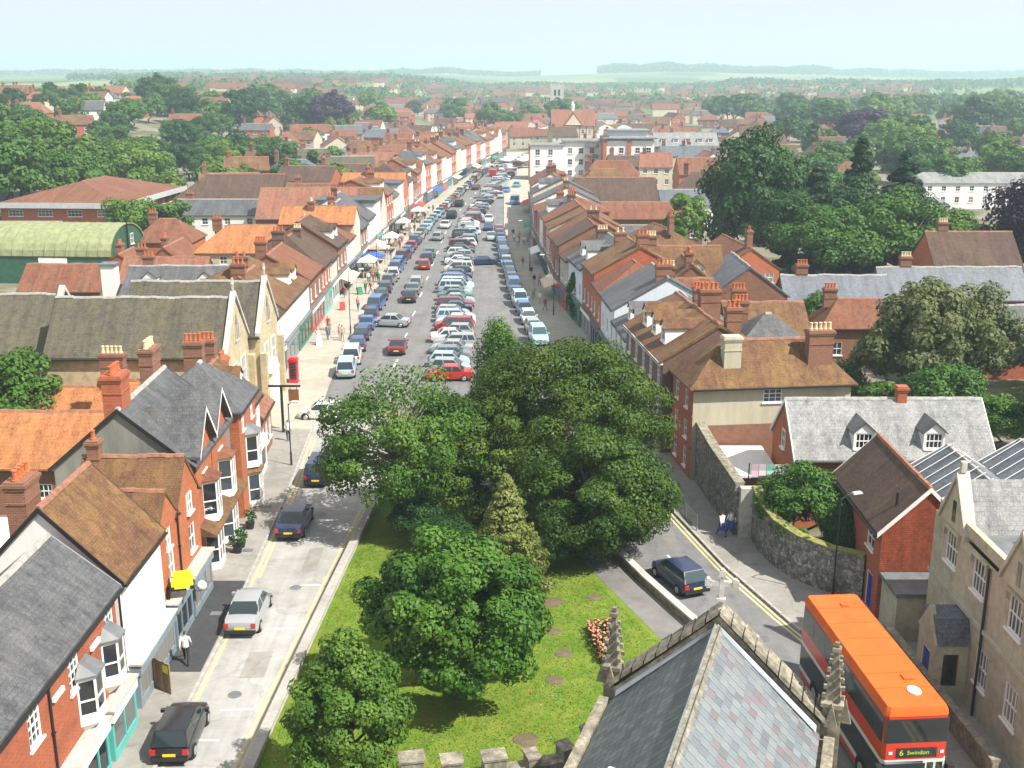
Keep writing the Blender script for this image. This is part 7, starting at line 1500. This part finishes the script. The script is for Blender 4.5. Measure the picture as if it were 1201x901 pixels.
for x, y, h in ((-96, 214, 17), (-106, 222, 18), (-88, 226, 14), (-101, 205, 13), (-112, 238, 19), (-92, 240, 15), (-104, 252, 18), (-120, 262, 20), (-84, 254, 14), (-116, 205, 15), (-110, 190, 14), (-96, 192, 11)): far_tree(x, y, h, 'massed at the left edge', w=1.05, q_=1)
for k in range(66): far_tree(tr_.uniform(-170, -58), tr_.uniform(240, 375), tr_.uniform(6.5, 11), 'on the lower left slope', w=1.1, q_=1 if k % 2 else 0)
for k in range(88): far_tree(tr_.uniform(-320, -72), tr_.uniform(340, 600), tr_.uniform(6.5, 11.5), 'on the left hillside', w=1.15)
for x, y, h, m in ((-80, 500, 19.5, L_COPPER), (-92, 505, 17, L_DARK), (-152, 500, 15, L_OAK), (-158, 508, 17, L_DARK), (-146, 512, 14, L_OAK), (-112, 470, 17, L_DARK), (-68, 332, 7, L_YELLOW), (-112, 345, 7, L_YELLOW), (-135, 470, 15, L_DARK), (-118, 520, 17, L_DARK)): far_tree(x, y, h, 'above the left rooftops', m, 'round', 1.15, 1)
for k in range(14): far_tree(tr_.uniform(-62, -30), tr_.uniform(240, 300), tr_.uniform(6, 10), 'in gardens behind the left shops', None, None, 1.2)
for k in range(24): far_tree(tr_.uniform(-140, 40), tr_.uniform(560, 780), tr_.uniform(10, 17), 'among the farthest roofs', None, None, 1.2)
for k in range(20): far_tree(tr_.uniform(60, 130), tr_.uniform(190, 300), tr_.uniform(7, 12), 'in the right-hand gardens', None, None, 1.2, 1)
for k in range(45): far_tree(tr_.uniform(85, 300), tr_.uniform(290, 480), tr_.uniform(9, 15), 'in the right-hand valley', None, None, 1.2)
for k in range(72): far_tree(tr_.uniform(125, 420), tr_.uniform(480, 800), tr_.uniform(12, 20), 'in the wooded right-hand background', None, None, 1.25)
far_tree(124, 402, 16.5, 'before the right-hand wood', L_COPPER, 'round', 1.6, 1); far_tree(104, 296, 13, 'before the white modern building', L_OAK, 'round', 1.2, 1); far_tree(108, 232, 12, 'before the white modern building', L_OAK, 'round', 1.15, 1); far_tree(118, 335, 14, 'by the right-hand roofs', L_BRIGHT, 'round', 1.3, 1); far_tree(121, 324, 11, 'by the right-hand roofs', L_LIME, 'round', 1.3, 1)
for (zone, cn_, kd), lst in TZ.items():
    for i, o in enumerate(sorted(lst, key=lambda o: proj(*o.location)[0])):
        o['label'] = f'{cn_} {kd} {zone}, {ordinal(i)} of its colour from left' if len(lst) > 1 else f'{cn_} {kd} standing {zone}'; o['group'] = 'trees ' + zone
# ------------------------------------------------------------------ farthest roofs and trees, too small to pick apart
dr_ = random.Random(77)
for lab, wl, rf_ in (('tiny far-off red roofed houses at the edge of the fields', W_CREAM, T_RED), ('tiny far-off grey and brown roofed houses at the edge of the fields', B_ORANGE, T_DBROWN)):
    mw, mr_ = MB(), MB()
    for k in range(170):
        y = dr_.uniform(840, 1700); x = dr_.uniform(-.30, .36) * y; z = ground_z(x, y) - 1; w = dr_.uniform(5, 10); d_ = 4.5; e = z + 6
        mw.box(x - w, x + w, y - d_, y + d_, z, e); mr_.prism([(y - d_ - .3, e), (y + d_ + .3, e), (y, e + 4)], x - w - .3, x + w + .3, 'x')
    o = thing('distant_rooftops', lab, 'rooftops', kind='stuff'); mw.build('walls', wl, o, kind='stuff'); mr_.build('roofs', rf_, o, kind='stuff')
g = np.random.default_rng(9); P = []
for k in range(420):
    y = g.uniform(820, 1800); x = g.uniform(-.36, .5) * y; h = g.uniform(8, 15); z = ground_z(x, y); d = unit(g.normal(size=(46, 3)) + [0, 0, .3]); P.append(d * np.array([h * .55, h * .55, h * .5]) * g.uniform(.6, 1, (46, 1)) + np.array([x, y, z + h * .5]))
P = np.concatenate(P); OB('distant_trees', leaf_mesh('distant_trees', L_OAK, P, unit(g.normal(size=P.shape) * .6 + [0, -.3, .6]), g.uniform(1.6, 3.2, len(P)), g), None, kind='stuff', label='scattered far-off trees between the town and the hills', category='trees')
# ------------------------------------------------------------------ distant woods and hedges
def belt(label, pts, depth, h, n, leaf, seed, m=L_OAK):
    g = np.random.default_rng(seed); P = []
    for k in range(n):
        t = g.random() * (len(pts) - 1); i = int(t); f = t - i; x = pts[i][0] + (pts[i + 1][0] - pts[i][0]) * f; y = pts[i][1] + (pts[i + 1][1] - pts[i][1]) * f + g.random() * depth
        hh = h * (.55 + .45 * abs(sin(x * .021 + seed)) * abs(sin(x * .0057 + 2 * seed)) + .25 * g.random()); P.append((x, y, ground_z(x, y) + hh * g.random() ** .5))
    P = np.array(P); N = unit(g.normal(size=P.shape) * .7 + [0, -.5, .6]); OB('distant_wood', leaf_mesh('distant_wood', m, P, N, np.full(len(P), leaf) * (.6 + .8 * g.random(len(P))), g), None, kind='stuff', label=label, category='wood')
belt('blue-green wood along the far ridge, centre right', [(270, 3500), (600, 3560), (980, 3500)], 150, 24, 9000, 10.5, 1); belt('hazy wood on the far right ridge', [(1050, 3700), (1500, 3850), (2300, 3800)], 150, 20, 7000, 11.5, 2); belt('hazy wood on the far left ridge', [(-2000, 3550), (-1050, 3450), (-400, 3600), (90, 3700)], 140, 15, 9000, 10.5, 3)
belt('dark tree belt across the valley on the right', [(150, 900), (400, 880), (700, 920)], 60, 12, 6000, 3.6, 4, L_DARK); belt('tree belt beyond the town roofs', [(-300, 1060), (0, 1100), (160, 1110)], 40, 8, 3500, 3.8, 5); belt('middle hedgerow trees across the right fields', [(350, 1850), (700, 1800), (1100, 1880)], 40, 11, 4500, 5.5, 6); belt('middle hedgerow trees across the centre fields', [(-700, 1800), (-250, 1900), (350, 1850)], 40, 9, 4500, 5.5, 7)
# ------------------------------------------------------------------ haze
mb = MB(); mb.box(-3600, 3600, -60, 5200, -14, 110)
hz, nt, bs = new_mat('haze_air'); nt.nodes.remove(bs); pv = nt.nodes.new('ShaderNodeVolumePrincipled'); pv.inputs['Color'].default_value = (.68, .88, 1, 1); pv.inputs['Density'].default_value = HAZE; pv.inputs['Anisotropy'].default_value = .2
nt.links.new(pv.outputs[0], nt.nodes['Material Output'].inputs['Volume']); mb.build('haze', hz, kind='stuff', label='thin pale blue summer haze over the town')
